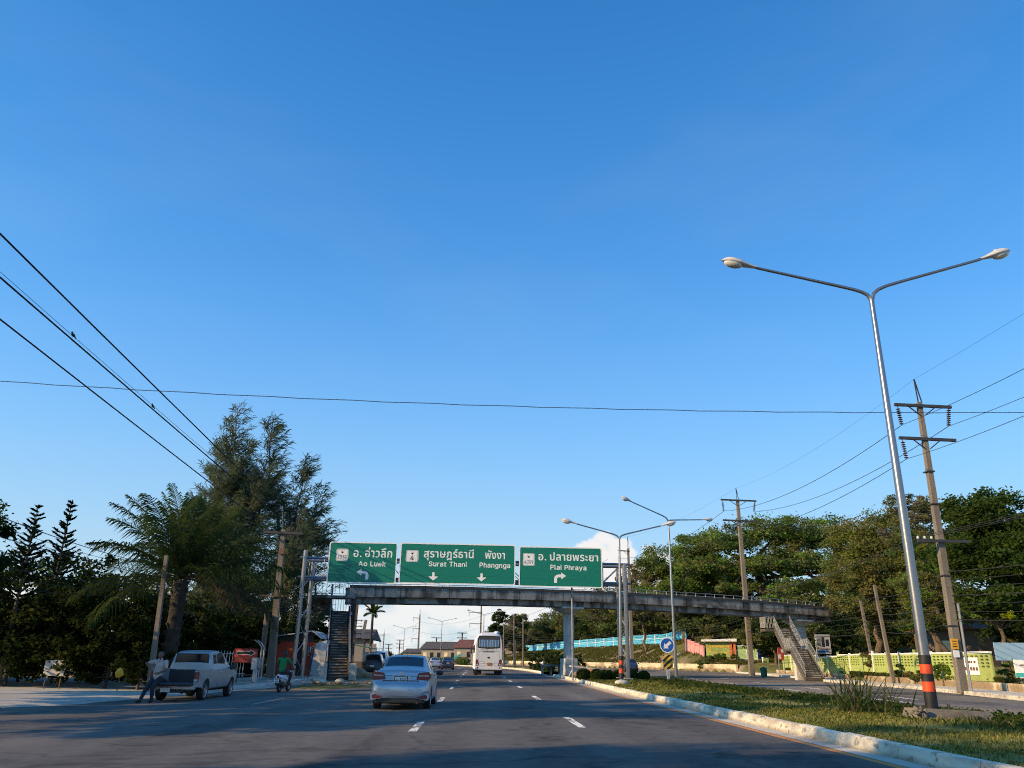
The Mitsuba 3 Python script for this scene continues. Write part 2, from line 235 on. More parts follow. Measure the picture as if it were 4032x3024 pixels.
def bark_fn(p, n, uv):
    a = fbm(p.x * 4, p.y * 4, p.z * 1.3, 4); b = fbm(p.x * 16, p.y * 16, p.z * 6, 2)
    return mix((0.075, 0.055, 0.04), (0.20, 0.155, 0.11), a) * (0.7 + 0.6 * b)
def wall_fn(base, dirt):
    def fn(p, n, uv):
        a = fbm(p.x * 0.9 + p.y * 0.4, p.z * 0.8, p.y * 0.4, 4)
        return mix(base, dirt, 0.6 * smoothstep(0.45, 0.8, a))
    return fn
MAT = {
    'asphalt': textured(asphalt, 0.82), 'ground_mix': textured(ground_fn, 0.95), 'grass_soil': textured(grass_fn, 0.95), 'hill_soil': textured(hill_fn, 0.95),
    'paving': textured(pave_fn, 0.9), 'kerb_paint': textured(kerb_fn, 0.85), 'bridge_concrete': textured(bridge_fn, 0.9), 'concrete': textured(conc_fn, 0.85),
    'retain_paint': textured(retain_fn, 0.85), 'pole_concrete': textured(pole_fn, 0.85), 'bark': textured(bark_fn, 0.95),
    'wall_blue': textured(wall_fn((0.10, 0.46, 0.70), (0.14, 0.32, 0.42)), 0.7), 'wall_lime': textured(wall_fn((0.37, 0.44, 0.13), (0.20, 0.23, 0.09)), 0.75),
    'wall_pink': plain((0.62, 0.27, 0.26), 0.75), 'wall_green': plain((0.36, 0.50, 0.20), 0.75), 'wall_orange': plain((0.62, 0.17, 0.06), 0.7),
    'wall_white': plain((0.74, 0.72, 0.68), 0.7), 'yellow_paint': plain((0.66, 0.42, 0.04), 0.6), 'shed_red': plain((0.50, 0.075, 0.035), 0.75),
    'leaf': {'type': 'principledthin', 'base_color': {'type': 'mesh_attribute', 'name': 'vertex_color'}, 'roughness': 0.7, 'diff_trans': 0.95, 'eta': 1.2},
    'grass_blade': {'type': 'twosided', 'bsdf': {'type': 'principled', 'base_color': {'type': 'mesh_attribute', 'name': 'vertex_color'}, 'roughness': 0.95, 'specular': 0.08}},
    'lane_paint': textured(lane_fn, 0.85), 'lane_paint_worn': plain((0.30, 0.28, 0.255), 0.85), 'lane_orange': plain((0.40, 0.17, 0.045), 0.8),
    'galv': plain((0.27, 0.28, 0.30), 0.33, 0.8), 'galv_dull': plain((0.30, 0.31, 0.32), 0.55, 0.4), 'steel_dark': plain((0.06, 0.058, 0.058), 0.55, 0.3),
    'rust': plain((0.16, 0.085, 0.055), 0.8), 'lamp_shell': plain((0.55, 0.53, 0.50), 0.5), 'lamp_glass': plain((0.60, 0.58, 0.53), 0.15),
    'sign_green': plain((0.002, 0.175, 0.115), 0.42), 'sign_white': plain((0.80, 0.80, 0.78), 0.5), 'sign_blue': plain((0.012, 0.10, 0.42), 0.4),
    'sign_red': plain((0.52, 0.06, 0.035), 0.55), 'black': plain(0.015, 0.6), 'black_gloss': plain(0.012, 0.25), 'band_red': plain((0.74, 0.075, 0.015), 0.5),
    'rubber': plain(0.018, 0.85), 'rim': plain((0.42, 0.43, 0.44), 0.35, 0.7), 'silver_paint': plain((0.43, 0.46, 0.50), 0.32, 0.55, clearcoat=0.8, clearcoat_gloss=0.9),
    'silver_truck': plain((0.36, 0.38, 0.40), 0.36, 0.45, clearcoat=0.7, clearcoat_gloss=0.9), 'car_glass': plain((0.012, 0.014, 0.017), 0.06, 0.0, specular=0.6),
    'white_paint': plain((0.68, 0.72, 0.78), 0.3, 0.0, clearcoat=0.6), 'navy_paint': plain((0.02, 0.035, 0.075), 0.25, 0.2, clearcoat=1.0), 'dark_paint': plain((0.03, 0.036, 0.045), 0.25, 0.2, clearcoat=1.0),
    'tail_red': plain((0.16, 0.008, 0.012), 0.15, 0.0, clearcoat=1.0), 'tail_clear': plain((0.62, 0.58, 0.56), 0.15), 'plastic_dark': plain(0.03, 0.6), 'chrome': plain((0.75, 0.75, 0.77), 0.12, 1.0),
    'plate_white': plain((0.70, 0.70, 0.70), 0.5), 'plate_orange': plain((0.42, 0.14, 0.04), 0.5), 'skin': plain((0.17, 0.085, 0.052), 0.5), 'hair': plain(0.012, 0.5),
    'shirt_pale': plain((0.50, 0.42, 0.38), 0.85), 'trousers_dark': plain((0.022, 0.026, 0.036), 0.9), 'shirt_green': plain((0.012, 0.21, 0.065), 0.85), 'trousers_brown': plain((0.05, 0.035, 0.034), 0.9),
    'curtain': plain((0.06, 0.19, 0.48), 0.8), 'roof_tin': plain((0.46, 0.48, 0.51), 0.45, 0.3), 'roof_dark': plain((0.075, 0.066, 0.062), 0.75), 'roof_red': plain((0.14, 0.06, 0.048), 0.8),
    'house_cream': plain((0.30, 0.235, 0.16), 0.8), 'house_grey': plain((0.26, 0.235, 0.21), 0.85), 'awning_teal': plain((0.05, 0.42, 0.40), 0.7), 'awning_green': plain((0.03, 0.13, 0.075), 0.8),
    'wood': plain((0.13, 0.095, 0.065), 0.9), 'sack': plain((0.36, 0.25, 0.15), 0.9), 'porcelain': plain((0.10, 0.055, 0.04), 0.25), 'cable': plain(0.02, 0.7), 'bag_yellow': plain((0.78, 0.38, 0.02), 0.6),
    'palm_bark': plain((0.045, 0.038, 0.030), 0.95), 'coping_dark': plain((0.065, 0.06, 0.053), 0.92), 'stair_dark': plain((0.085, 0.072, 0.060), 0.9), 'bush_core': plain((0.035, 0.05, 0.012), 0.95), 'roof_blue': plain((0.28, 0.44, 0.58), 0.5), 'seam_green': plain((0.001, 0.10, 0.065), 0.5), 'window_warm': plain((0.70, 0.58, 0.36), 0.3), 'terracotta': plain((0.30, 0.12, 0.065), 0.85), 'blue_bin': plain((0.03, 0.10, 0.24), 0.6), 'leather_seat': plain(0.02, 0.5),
}
scene.update(MAT)

# ------------------------------------------------------------------ the lie of the land
def fbm_np(x, y, s=0):
    return meshkit.fbm(np.stack([x, y, 0 * x], -1), 4, s)
def sst(a, b, x):
    t = np.clip((np.asarray(x, float) - a) / (b - a), 0, 1); return t * t * (3 - 2 * t)
def bend(y):
    """how far the far road has swung to the left (metres in x)"""
    y = np.asarray(y, float); u = np.clip(y - 100, 0, 75)
    return -(0.29 * u * u / 150 + 0.29 * np.clip(y - 175, 0, None) * (1 - 0.0007 * np.clip(y - 175, 0, 300)))
def xk(y): return 6.38 + 0.58 * sst(28, 72, y) + bend(y)             # median kerb, our side
def xm(y): return 13.5 + 1.2 * sst(30, 80, y) + bend(y)             # median kerb, far side
def xo(y): return np.interp(y, [-60, 20, 33, 45, 62, 72, 88, 100, 115, 130, 150, 600], [19.0, 19.6, 22.0, 24.6, 26.5, 28.4, 30.0, 31.0, 27.4, 24.8, 22.3, 22.3]) + bend(y)   # outer edge of the opposite carriageway
def xl(y): return np.interp(y, [-60, 26.4, 28.7, 32.6, 41, 47, 52, 600], [-15.0, -14.7, -13.5, -13.2, -11.8, -10.3, -9.2, -9.0]) + bend(y)
def gz(x, y):
    x, y = np.asarray(x, float), np.asarray(y, float)
    opp = 0.012 * np.clip(x - xm(y), 0, 25) + 0.0035 * np.clip(y - 60, 0, 60)
    z = np.where(x > xm(y), opp, 0.0)
    fl = np.clip(x - xo(y) - 2.5, 0, 200); fh = np.clip(x - xo(y) - 1.0, 0, 200)
    blend = sst(88, 100, y); low = 0.05 * fl + 0.36 * sst(0, 0.3, fl); high = np.clip((0.14 + 0.36 * sst(108, 117, y) - 0.20 * sst(122, 140, y) - 0.15 * sst(150, 235, y)) * fh, 0, 7.5) + 0.72 * sst(0, 0.5, fh)
    ledge = np.minimum(fh, 3.2) + 0.6 * np.clip(fh - 16, 0, 60); fh2 = ledge * (1 - sst(117, 124, y)) + fh * sst(117, 124, y)
    high = np.clip((0.14 + 0.36 * sst(108, 117, y) - 0.20 * sst(122, 140, y) - 0.15 * sst(150, 235, y)) * fh2, 0, 7.5) + 0.72 * sst(0, 0.5, fh)
    z = z + low * (1 - blend) + high * blend
    z = z - 0.022 * np.clip(2.2 - np.maximum(x, -12.5), 0, 20) * (1 - sst(42, 56, y))       # the road falls to the left
    left = np.clip(xl(y) - 16 - x, 0, 100)
    return z + 0.03 * left * sst(30, 50, y)
def on(x, y): return float(gz(x, y))

xs = np.unique(np.concatenate([np.linspace(-160, -30, 27), np.linspace(-30, 60, 181), np.linspace(60, 180, 31)]))
ys = np.unique(np.concatenate([np.linspace(-60, 150, 106), np.linspace(150, 420, 55)]))
def gz_under(x, y):
    z = gz(x, y) - 0.02
    d = np.hypot(np.clip(np.abs(x) - 130, 0, None), np.clip(np.abs(y - 180) - 220, 0, None))
    inside = ((x > xl(y) - 0.5) & (x < xo(y) + 0.2))
    return np.where(inside, z - 0.10, z) * np.clip(1 - d / 60, 0, 1) - 0.3 * np.clip(d / 60, 0, 1)
g1 = grid(xs, ys, gz_under)
big = np.array([-5000, -160, 180, 5000.0]); bigy = np.array([-5000, -60, 420, 5000.0])
ring = []
for i in range(3):
    for j in range(3):
        if (i, j) != (1, 1): ring.append(grid(big[i:i + 2], bigy[j:j + 2], -0.30))
struct('ground', cat([g1] + ring), 'ground_mix', label='dry earth and patchy grass around the road')

YR = np.concatenate([np.arange(-60, 130, 2.0), np.arange(130, 430, 5.0)])
def strip(fa, fb, z, y=YR):
    a, b = fa(y), fb(y)
    za = z(a, y) if callable(z) else np.full_like(y, z); zb = z(b, y) if callable(z) else np.full_like(y, z)
    return sheet(np.stack([a, y, za], 1), np.stack([b, y, zb], 1))
def road_mesh():
    fr = [lambda y: xl(y), lambda y: np.maximum(xl(y), -12.5 + bend(y)), lambda y: -8.0 + bend(y), lambda y: -4.0 + bend(y), lambda y: 2.2 + bend(y), lambda y: xk(y) - 0.42]
    return cat([strip(a, b, lambda x, y: gz(x - bend(y), y) if False else rz_(x, y)) for a, b in zip(fr[:-1], fr[1:])])
def rz_(x, y): return np.where(np.asarray(y) < 60, gz(x, y), 0.0)
road = struct('road', road_mesh(), 'asphalt', label='worn grey asphalt carriageway with dashed lane lines')
nx = 9
def opp_mesh():
    ms = []
    for k in range(nx):
        fa = lambda y, k=k: xm(y) + 0.3 + (xo(y) - xm(y) - 0.3) * k / nx
        fb = lambda y, k=k: xm(y) + 0.3 + (xo(y) - xm(y) - 0.3) * (k + 1) / nx
        ms.append(strip(fa, fb, lambda x, y: gz(x, y) + 0.004))
    return cat(ms)
opp = struct('opposite_road', opp_mesh(), 'asphalt', label='opposite carriageway beyond the grass median')
P(road, 'gutter', strip(lambda y: xk(y) - 0.42, lambda y: xk(y) + 0.02, 0.003), 'paving')
P(road, 'edge_line', strip(lambda y: xk(y) - 0.62, lambda y: xk(y) - 0.46, 0.004, np.arange(2, 130, 2.0)), 'lane_orange', label='faded orange edge line beside the gutter')
for k, (x, y0) in enumerate(((-1.258, 18.3), (2.242, 19.03))):
    for i in range(-1, 16):
        y = y0 + 12 * i
        q = np.array([y - 1.5, y + 1.5])
        P(road, 'lane_dash', sheet(np.stack([x - 0.085 + bend(q), q, rz_(x - .085 + 0 * q, q) + 0.004], 1), np.stack([x + 0.085 + bend(q), q, rz_(x + .085 + 0 * q, q) + 0.004], 1)), 'lane_paint')
for (x, y0, y1) in ((-7.4, 28.0, 32.5), (-7.6, 40.0, 44), (-11.4, 29.6, 31.0)):
    P(road, 'lane_dash', sheet([(x - .05, q, on(x - .05, q) + .005) for q in (y0, y1)], [(x + .05, q, on(x + .05, q) + .005) for q in (y0, y1)]), 'lane_paint_worn')
for (xa, ya, xb, yb) in ((15.7, 20.0, 18.6, 78.0), (18.1, 34.6, 22.2, 79.0)):
    n = int((yb - ya) / 12)
    for i in range(n + 1):
        y = ya + 12 * i; q = np.array([y - 1.6, y + 1.6]); x = xa + (xb - xa) * (q - ya) / (yb - ya)
        P(opp, 'lane_dash', sheet(np.stack([x - .07, q, gz(x - .07, q) + .008], 1), np.stack([x + .07, q, gz(x + .07, q) + .008], 1)), 'lane_paint')

# median bed with its kerb stones
def mz(x, y):
    t = np.clip((x - xk(y)) / (xm(y) - xk(y)), 0, 1)
    return 0.17 + 0.09 * np.sin(PI * t) - 0.07 * t + 0.04 * (meshkit.noise(np.stack([x * 1.2, y * 0.8, 0 * x], -1)) - 0.5)
YM = np.arange(1, 74.5, 0.5)
ms = []
ns = 14
for k in range(ns):
    f = lambda y, k=k: xk(y) + 0.20 + (xm(y) - 0.12 - xk(y) - 0.20) * k / ns
    g = lambda y, k=k: xk(y) + 0.20 + (xm(y) - 0.12 - xk(y) - 0.20) * (k + 1) / ns
    ms.append(strip(f, g, mz, YM))
struct('median_ground', cat(ms), 'grass_soil', label='raised earth of the grass median between the carriageways')
def mzp(x, y): return float(mz(np.array([x]), np.array([y]))[0])
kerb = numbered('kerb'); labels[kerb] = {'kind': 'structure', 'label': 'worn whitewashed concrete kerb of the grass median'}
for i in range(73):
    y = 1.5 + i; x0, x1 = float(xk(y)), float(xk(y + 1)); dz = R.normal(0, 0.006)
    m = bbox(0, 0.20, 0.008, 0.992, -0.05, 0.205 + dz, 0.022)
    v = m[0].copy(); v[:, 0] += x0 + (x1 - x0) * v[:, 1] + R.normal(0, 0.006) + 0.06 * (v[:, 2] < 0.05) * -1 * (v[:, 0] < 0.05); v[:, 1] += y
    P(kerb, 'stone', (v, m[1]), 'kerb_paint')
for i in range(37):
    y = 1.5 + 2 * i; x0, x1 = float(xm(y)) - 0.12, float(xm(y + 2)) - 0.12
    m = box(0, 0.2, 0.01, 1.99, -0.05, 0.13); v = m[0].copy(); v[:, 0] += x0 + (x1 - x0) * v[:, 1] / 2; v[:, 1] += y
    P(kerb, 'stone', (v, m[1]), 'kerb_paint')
# far median after the cross gap
struct('far_median', cat([strip(lambda y: xk(y) + (xm(y) - xk(y)) * k / 4, lambda y: xk(y) + (xm(y) - xk(y)) * (k + 1) / 4, lambda x, y: mz(x, y), np.concatenate([np.arange(88, 130, 3.0), np.arange(130, 400, 6.0)])) for k in range(4)]), 'grass_soil', label='grass median continuing after the crossing gap')
fk = numbered('far_kerb'); labels[fk] = {'kind': 'structure', 'label': 'pale kerb of the far median where the road bends'}
for i in range(40):
    y = 88 + 3.5 * i; q = np.array([y, y + 3.47])
    for s, f in ((0, xk),):
        a = np.stack([f(q), q, q * 0 - 0.02], 1); b = a + [0.2, 0, 0]; v = np.vstack([a[0], b[0], b[1], a[1]]); 
        P(fk, 'stone', (np.vstack([v, v + [0, 0, 0.24]]), _BF), 'kerb_paint')

# pavements
def pz(x, y): return gz(np.minimum(x, xo(y)), y) + 0.15
YP = np.arange(-20, 97, 2.0)
pv = struct('right_pavement', cat([strip(lambda y: xo(y) + 0.12, lambda y: xo(y) + 2.4, pz, YP), strip(lambda y: xo(y) + 2.4, lambda y: xo(y) + 2.45, lambda x, y: pz(x, y), YP)]), 'paving', label='pale concrete pavement along the opposite carriageway')
for i in range(58):
    y = -20 + 2 * i; q = np.array([y + 0.01, y + 1.99]); a = np.stack([xo(q) - 0.06, q, gz(xo(q), q) - 0.05], 1); b = a + [0.2, 0, 0]; v = np.vstack([a[0], b[0], b[1], a[1]])
    P(pv, 'kerbstone', (np.vstack([v, v + [0, 0, 0.21]]), _BF), 'kerb_paint')
YL = np.arange(26.4, 61, 0.8)
def lw(y): return xl(y) - 0.35 - 0.25 * np.sin(y * 1.3) * 0.4
lp = struct('left_pavement', cat([strip(lambda y: lw(y) - 30, lambda y: lw(y) - 15, lambda x, y: gz(x, y) + 0.06, YL), strip(lambda y: lw(y) - 15, lambda y: lw(y) - 0.0, lambda x, y: gz(x, y) + 0.055, YL), strip(lambda y: lw(y), lambda y: lw(y) + 0.5, lambda x, y: gz(x, y) + np.where(x > lw(y) + 0.1, 0.003, 0.055), YL)]), 'paving', label='dusty pale concrete forecourt left of the road')
# slab for the pole row: newer raised footway with a kerb face
for i in range(12):
    y = 39.5 + 1.5 * i; x0 = float(xl(y)) - .45; x1 = float(xl(y + 1.5)) - .45; z0 = on(x0, y)
    m = bbox(-.32, 0, 0.01, 1.49, -.1, 0.19, 0.02); v = m[0].copy(); v[:, 0] += x0 + (x1 - x0) * v[:, 1] / 1.5; v[:, 2] += z0 + (on(x1, y + 1.5) - z0) * v[:, 1] / 1.5; v[:, 1] += y; P(lp, 'kerbstone', (v, m[1]), 'concrete')
YF = np.arange(39.5, 58, 0.75)
P(lp, 'footway', strip(lambda y: xl(y) - 4.6, lambda y: xl(y) - .76, lambda x, y: gz(x, y) + .175, YF), 'paving')
struct('dirt_spread', grid(np.linspace(-10.8, -4.4, 40), np.linspace(40.5, 61, 44), lambda x, y: np.minimum(gz(x, y), 0) - 0.03 + 0.26 * np.clip(fbm_np(x * 0.7, y * 0.4) - 0.22 - 0.32 * sst(-8.0, -4.4, x) - 0.35 * sst(45, 40.5, y), -0.3, 1)), 'ground_mix', label='sandy dirt and rubble spread over the road edge by the stairs')

# ------------------------------------------------------------------ footbridge
BA, BB = np.array([-10.2, 62.0]), np.array([32.9, 75.2])
BD = (BB - BA); BL = np.linalg.norm(BD); BD /= BL; BN = np.array([BD[1], -BD[0]])      # BN points to the camera's side
BANG = math.atan2(BD[1], BD[0])
def bpos(s, off=0.0): return BA + BD * s + BN * off
def arch(s): return 5.18 + 0.42 * (1 - (2 * s / BL - 1.0) ** 2)
fb = thing('footbridge', 'weathered grey concrete footbridge spanning both carriageways behind the green signs', 'footbridge')
def bstrip(s0, s1, o0, o1, z0, z1, n=1):
    ms = []
    for k in range(n):
        a, b = s0 + (s1 - s0) * k / n, s0 + (s1 - s0) * (k + 1) / n
        c = [(a, o0), (b, o0), (b, o1), (a, o1)]
        lo = [[*bpos(s, o), arch(s) + z0] for s, o in c]; hi = [[*bpos(s, o), arch(s) + z1] for s, o in c]
        ms.append((np.array(lo + hi), _BF[:, ::-1] if o1 < o0 else _BF))
    return cat(ms)
W2 = 1.15
for s0 in np.arange(0, 5):
    a, b = BL * s0 / 5, BL * (s0 + 1) / 5 - 0.02
    P(fb, 'girder', bstrip(a, b, -0.85, 0.85, 0.0, 0.44, 4), 'bridge_concrete')
P(fb, 'deck', bstrip(0, BL, -W2, W2, 0.44, 0.60, 12), 'bridge_concrete')
npan = 23
for i in range(npan):
    a, b = BL * i / npan, BL * (i + 1) / npan
    for side in (1, -1):
        P(fb, 'parapet_panel', bstrip(a + 0.03, b - 0.03, side * W2 - 0.06, side * W2 + 0.07, 0.452, 1.13, 1), 'bridge_concrete')
        P(fb, 'coping', bstrip(a + 0.004, b - 0.004, side * W2 - 0.10, side * W2 + 0.115, 1.13, 1.33 + R.normal(0, 0.004), 1), 'coping_dark')
for side in (1, -1):
    ss = np.linspace(0, BL, 20)
    P(fb, 'handrail', tube([[*bpos(s, side * W2), arch(s) + 1.62] for s in ss], 0.03, 6), 'galv_dull')
    for i in range(2 * npan + 1):
        s = min(BL * i / (2 * npan), BL - 0.04)
        if i % 2 == 0 or s > 20: P(fb, 'rail_post', tube([[*bpos(s, side * W2), arch(s) + 1.32], [*bpos(s, side * W2), arch(s) + 1.62]], 0.024, 5), 'lamp_shell')
def pier(s, w, d, name, zb, plinth=True):
    c = bpos(s); r = rz(BANG)
    cap = hull([(x * 0.95, y * 1.1, z) for x in (-1, 1) for y in (-1, 1) for z in (-0.12, 0.0)] + [(x * w / 2, y * d / 2, -0.55) for x in (-1, 1) for y in (-1, 1)])
    if name != 'left': P(fb, 'pier_cap', mv(cap, (*c, arch(s)), r), 'concrete')
    h0 = zb + (1.32 if plinth else 0.0)
    k = P(fb, 'pier', mv(bbox(-w / 2, w / 2, -d / 2, d / 2, h0, arch(s) - 0.55, 0.03), (*c, 0), r), 'concrete')
    P(k, 'edge_strip', mv(bbox(-w / 2 + 0.10, w / 2 - 0.10, -d / 2 - 0.035, -d / 2 + 0.02, h0, arch(s) - 0.6, 0.012), (*c, 0), r), 'concrete')
    if plinth:
        P(fb, 'plinth', mv(bbox(-w / 2 - 0.22, w / 2 + 0.22, -d / 2 - 0.22, d / 2 + 0.22, zb - 0.3, h0, 0.04), (*c, 0), r), 'concrete')
pier(18.6, 0.70, 0.62, 'middle', 0.2)
pier(42.0, 1.06, 0.72, 'right', 0.2, False)
pier(0.25, 0.5, 0.45, 'left', 0.0, False)

def stairs(parent, p0, z0, p1, z1, w, n, mat, rail=True, balu=0.24):
    """a straight flight from p0 (bottom) to p1 (top) in plan"""
    p0, p1 = np.array(p0, float), np.array(p1, float); d = p1 - p0; L = np.linalg.norm(d); d /= L; q = np.array([d[1], -d[0]])
    def pt(s, o, z): return [*(p0 + d * s + q * o), z]
    sh = np.array([[0, 0, -0.30]])
    soff = np.array([pt(0, -w / 2, z0 - 0.26), pt(0, w / 2, z0 - 0.26), pt(L, w / 2, z1 - 0.26), pt(L, -w / 2, z1 - 0.26)])
    P(parent, 'soffit_slab', (np.vstack([soff, soff + [0, 0, 0.18]]), _BF), mat)
    for i in range(n):
        a, b = L * i / n, L * (i + 1) / n; za, zb = z0 + (z1 - z0) * i / n, z0 + (z1 - z0) * (i + 1) / n
        lo = [pt(a - 0.02, -w / 2 + .1, za - 0.06), pt(a - 0.02, w / 2 - .1, za - 0.06), pt(b, w / 2 - .1, za - 0.02), pt(b, -w / 2 + .1, za - 0.02)]
        hi = [pt(a - 0.02, -w / 2 + .1, zb), pt(a - 0.02, w / 2 - .1, zb), pt(b, w / 2 - .1, zb), pt(b, -w / 2 + .1, zb)]
        sk = P(parent, 'step', (np.array(lo + hi), _BF), mat)
        nl = [pt(a - 0.055, -w / 2 + .11, zb - 0.05), pt(a - 0.055, w / 2 - .11, zb - 0.05), pt(a + .02, w / 2 - .11, zb - 0.05), pt(a + .02, -w / 2 + .11, zb - 0.05)]
        P(sk, 'nosing', (np.array(nl + [[q[0], q[1], q[2] + .055] for q in nl]), _BF), 'bridge_concrete')
    for o in (-w / 2, w / 2):
        lo = np.array([pt(0, o - 0.06, z0 - 0.3), pt(0, o + 0.06, z0 - 0.3), pt(L, o + 0.06, z1 - 0.3), pt(L, o - 0.06, z1 - 0.3)])
        P(parent, 'stringer', (np.vstack([lo, lo + [0, 0, 0.52]]), _BF), mat)
        if rail:
            top = [pt(0, o, z0 + 1.1), pt(L, o, z1 + 1.1)]
            rk = P(parent, 'railing', cat([tube(top, 0.03, 6), tube([pt(0, o, z0 + 0.38), pt(L, o, z1 + 0.38)], 0.022, 5)]), 'galv_dull')
            m = int(L / balu)
            for i in range(m + 1):
                t = L * i / m; z = z0 + (z1 - z0) * i / m
                P(rk, 'baluster', tube([pt(t, o, z + 0.18), pt(t, o, z + 1.1)], 0.012, 4, False), 'galv_dull')
def guard(parent, a, b, z, h=1.0, step=0.2, mat='galv_dull'):
    a, b = np.array(a, float), np.array(b, float); L = np.linalg.norm(b - a)
    rk = P(parent, 'railing', cat([tube([[*a, z + h], [*b, z + h]], 0.03, 6), tube([[*a, z + 0.1], [*b, z + 0.1]], 0.022, 5)]), 'galv_dull')
    m = max(2, int(L / step))
    for i in range(m + 1):
        p = a + (b - a) * i / m; P(rk, 'baluster', tube([[*p, z + 0.1], [*p, z + h]], 0.017, 4, False), mat)

# left stairs: a long flight going away from the viewer, a landing, a short flight back up to the deck
ls = thing('left_stairway', 'dark concrete stairway climbing to the left end of the footbridge', 'stairway')
stairs(ls, (-8.55, 51.0), 0.05, (-10.35, 60.3), 4.55, 1.35, 26, 'stair_dark', rail=False)
for o in (-0.72, 0.70):
    a = np.array([-8.55 + o, 51.0]); b = np.array([-10.35 + o, 60.3])
    lo = np.array([[a[0] - .05, a[1], -0.1], [a[0] + .05, a[1], -0.1], [b[0] + .05, b[1], 4.4], [b[0] - .05, b[1], 4.4]])
    P(ls, 'side_wall', (np.vstack([lo, lo + [0, 0, 0.55]]), _BF), 'coping_dark')
    P(ls, 'handrail', tube([[a[0], a[1], 1.05], [b[0], b[1], 5.5]], 0.03, 6), 'galv_dull')
P(ls, 'landing', box(-12.9, -9.55, 60.3, 62.2, 4.33, 4.55), 'bridge_concrete')
guard(ls, (-12.9, 60.35), (-11.05, 60.35), 4.55); guard(ls, (-12.9, 62.15), (-9.6, 62.15), 4.55)
for o in (-0.62, 0.62):
    lo = np.array([[-11.95 + o - .06, 62.0, 4.5], [-11.95 + o + .06, 62.0, 4.5], [-11.55 + o + .06, 59.6, 5.6], [-11.55 + o - .06, 59.6, 5.6]])
    P(ls, 'upper_side_wall', (np.vstack([lo, lo + [0, 0, 0.85]]), _BF), 'bridge_concrete')
for i in range(6):
    P(ls, 'upper_step', box(-12.4, -11.1, 61.8 - 0.38 * i - 0.4, 61.8 - 0.38 * i, 4.5 + 0.17 * i, 4.72 + 0.17 * i), 'bridge_concrete')
P(ls, 'upper_platform', box(-12.4, -9.2, 58.6, 59.8, 5.40, 5.58), 'bridge_concrete')
guard(ls, (-12.4, 58.65), (-9.3, 58.65), 5.58, 1.0, 0.3)
P(ls, 'column', bbox(-9.72, -9.38, 61.3, 61.7, 0, 5.2, 0.03), 'coping_dark')
P(ls, 'support_wall', hull([(-10.6, 52.6, 0), (-9.65, 52.6, 0), (-10.7, 56.8, 0), (-9.95, 56.8, 0), (-10.45, 53.0, 2.15), (-9.8, 53.2, 2.35), (-10.6, 56.6, 2.2), (-10.1, 56.6, 2.4)]), 'concrete', label='pale patched concrete wall beneath the flight')
for x in (-9.35, -7.55):
    P(ls, 'gate_pillar', bbox(x - 0.2, x + 0.2, 50.2, 50.6, 0, 0.98, 0.02), 'concrete')

# right stairs: two flights towards the viewer
rs = thing('right_stairway', 'concrete stairway with galvanised railings down to the right pavement', 'stairway')
sx = 27.0
s_ = (sx - BA[0]) / BD[0]
top = bpos(s_, W2)
z1 = 4.3
top = top + [0.0, -0.55]
P(rs, 'landing', box(sx - 1.6, sx + 0.55, top[1] - 1.3, top[1] + 0.05, z1 - 0.22, z1), 'stair_dark')
guard(rs, (sx - 1.6, top[1] - 1.25), (sx - 0.65, top[1] - 1.25), z1, 1.0, 0.13); guard(rs, (sx - 1.55, top[1] - 1.25), (sx - 1.55, top[1]), z1, 1.0, 0.13)
ym = top[1] - 1.3 - 3.7
stairs(rs, (sx - 0.70, ym), 2.38, (sx - 0.05, top[1] - 1.3), z1, 1.35, 12, 'stair_dark')
P(rs, 'middle_landing', box(sx - 1.45, sx + 0.02, ym - 1.3, ym, 2.53, 2.38), 'stair_dark')
for x in (sx - 1.42, sx - 0.02): guard(rs, (x, ym - 1.28), (x, ym), 2.38, 1.0, 0.13)
yb = ym - 1.3 - 3.5
zb = float(pz(np.array([sx - 1.1]), np.array([yb]))[0])
stairs(rs, (sx - 1.15, yb), zb, (sx - 0.72, ym - 1.3), 2.38, 1.35, 13, 'stair_dark')
P(rs, 'column', bbox(sx - 1.0, sx - 0.4, ym - 0.9, ym - 0.4, 0, 2.2, 0.03), 'concrete')

# ------------------------------------------------------------------ overhead sign gantry
gy = 45.9
ga = thing('sign_gantry', 'galvanised steel truss gantry carrying the three green direction signs', 'gantry')
def truss_leg(x, y0, y1, zt, lean=0.0, zb=0.0):
    for y in (y0, y1):
        P(ga, 'leg', tube([[x, y, zb], [x + lean, y, zt]], 0.115, 10), 'galv')
        P(ga, 'base_plate', box(x - 0.24, x + 0.24, y - 0.24, y + 0.24, zb, zb + 0.05), 'galv_dull')
    n = 7
    for i in range(n):
        za, z2 = zb + 0.3 + (zt - zb - 0.6) * i / n, zb + 0.3 + (zt - zb - 0.6) * (i + 1) / n
        ya, yb_ = (y0, y1) if i % 2 else (y1, y0)
        P(ga, 'brace', tube([[x, ya, za], [x, yb_, z2]], 0.035, 6), 'galv_dull')
truss_leg(-10.15, gy, gy + 2.4, 7.15, 0, 0.19)
truss_leg(8.5, gy, gy + 2.4, 6.75, 0, 0.42)
zt_, zb_ = 6.75, 5.65
for y in (gy + 0.25, gy + 1.6):
    for z in (zt_, zb_):
        P(ga, 'chord', tube([[-10.5, y, z], [8.85, y, z]], 0.075, 8), 'galv')
nb = 16
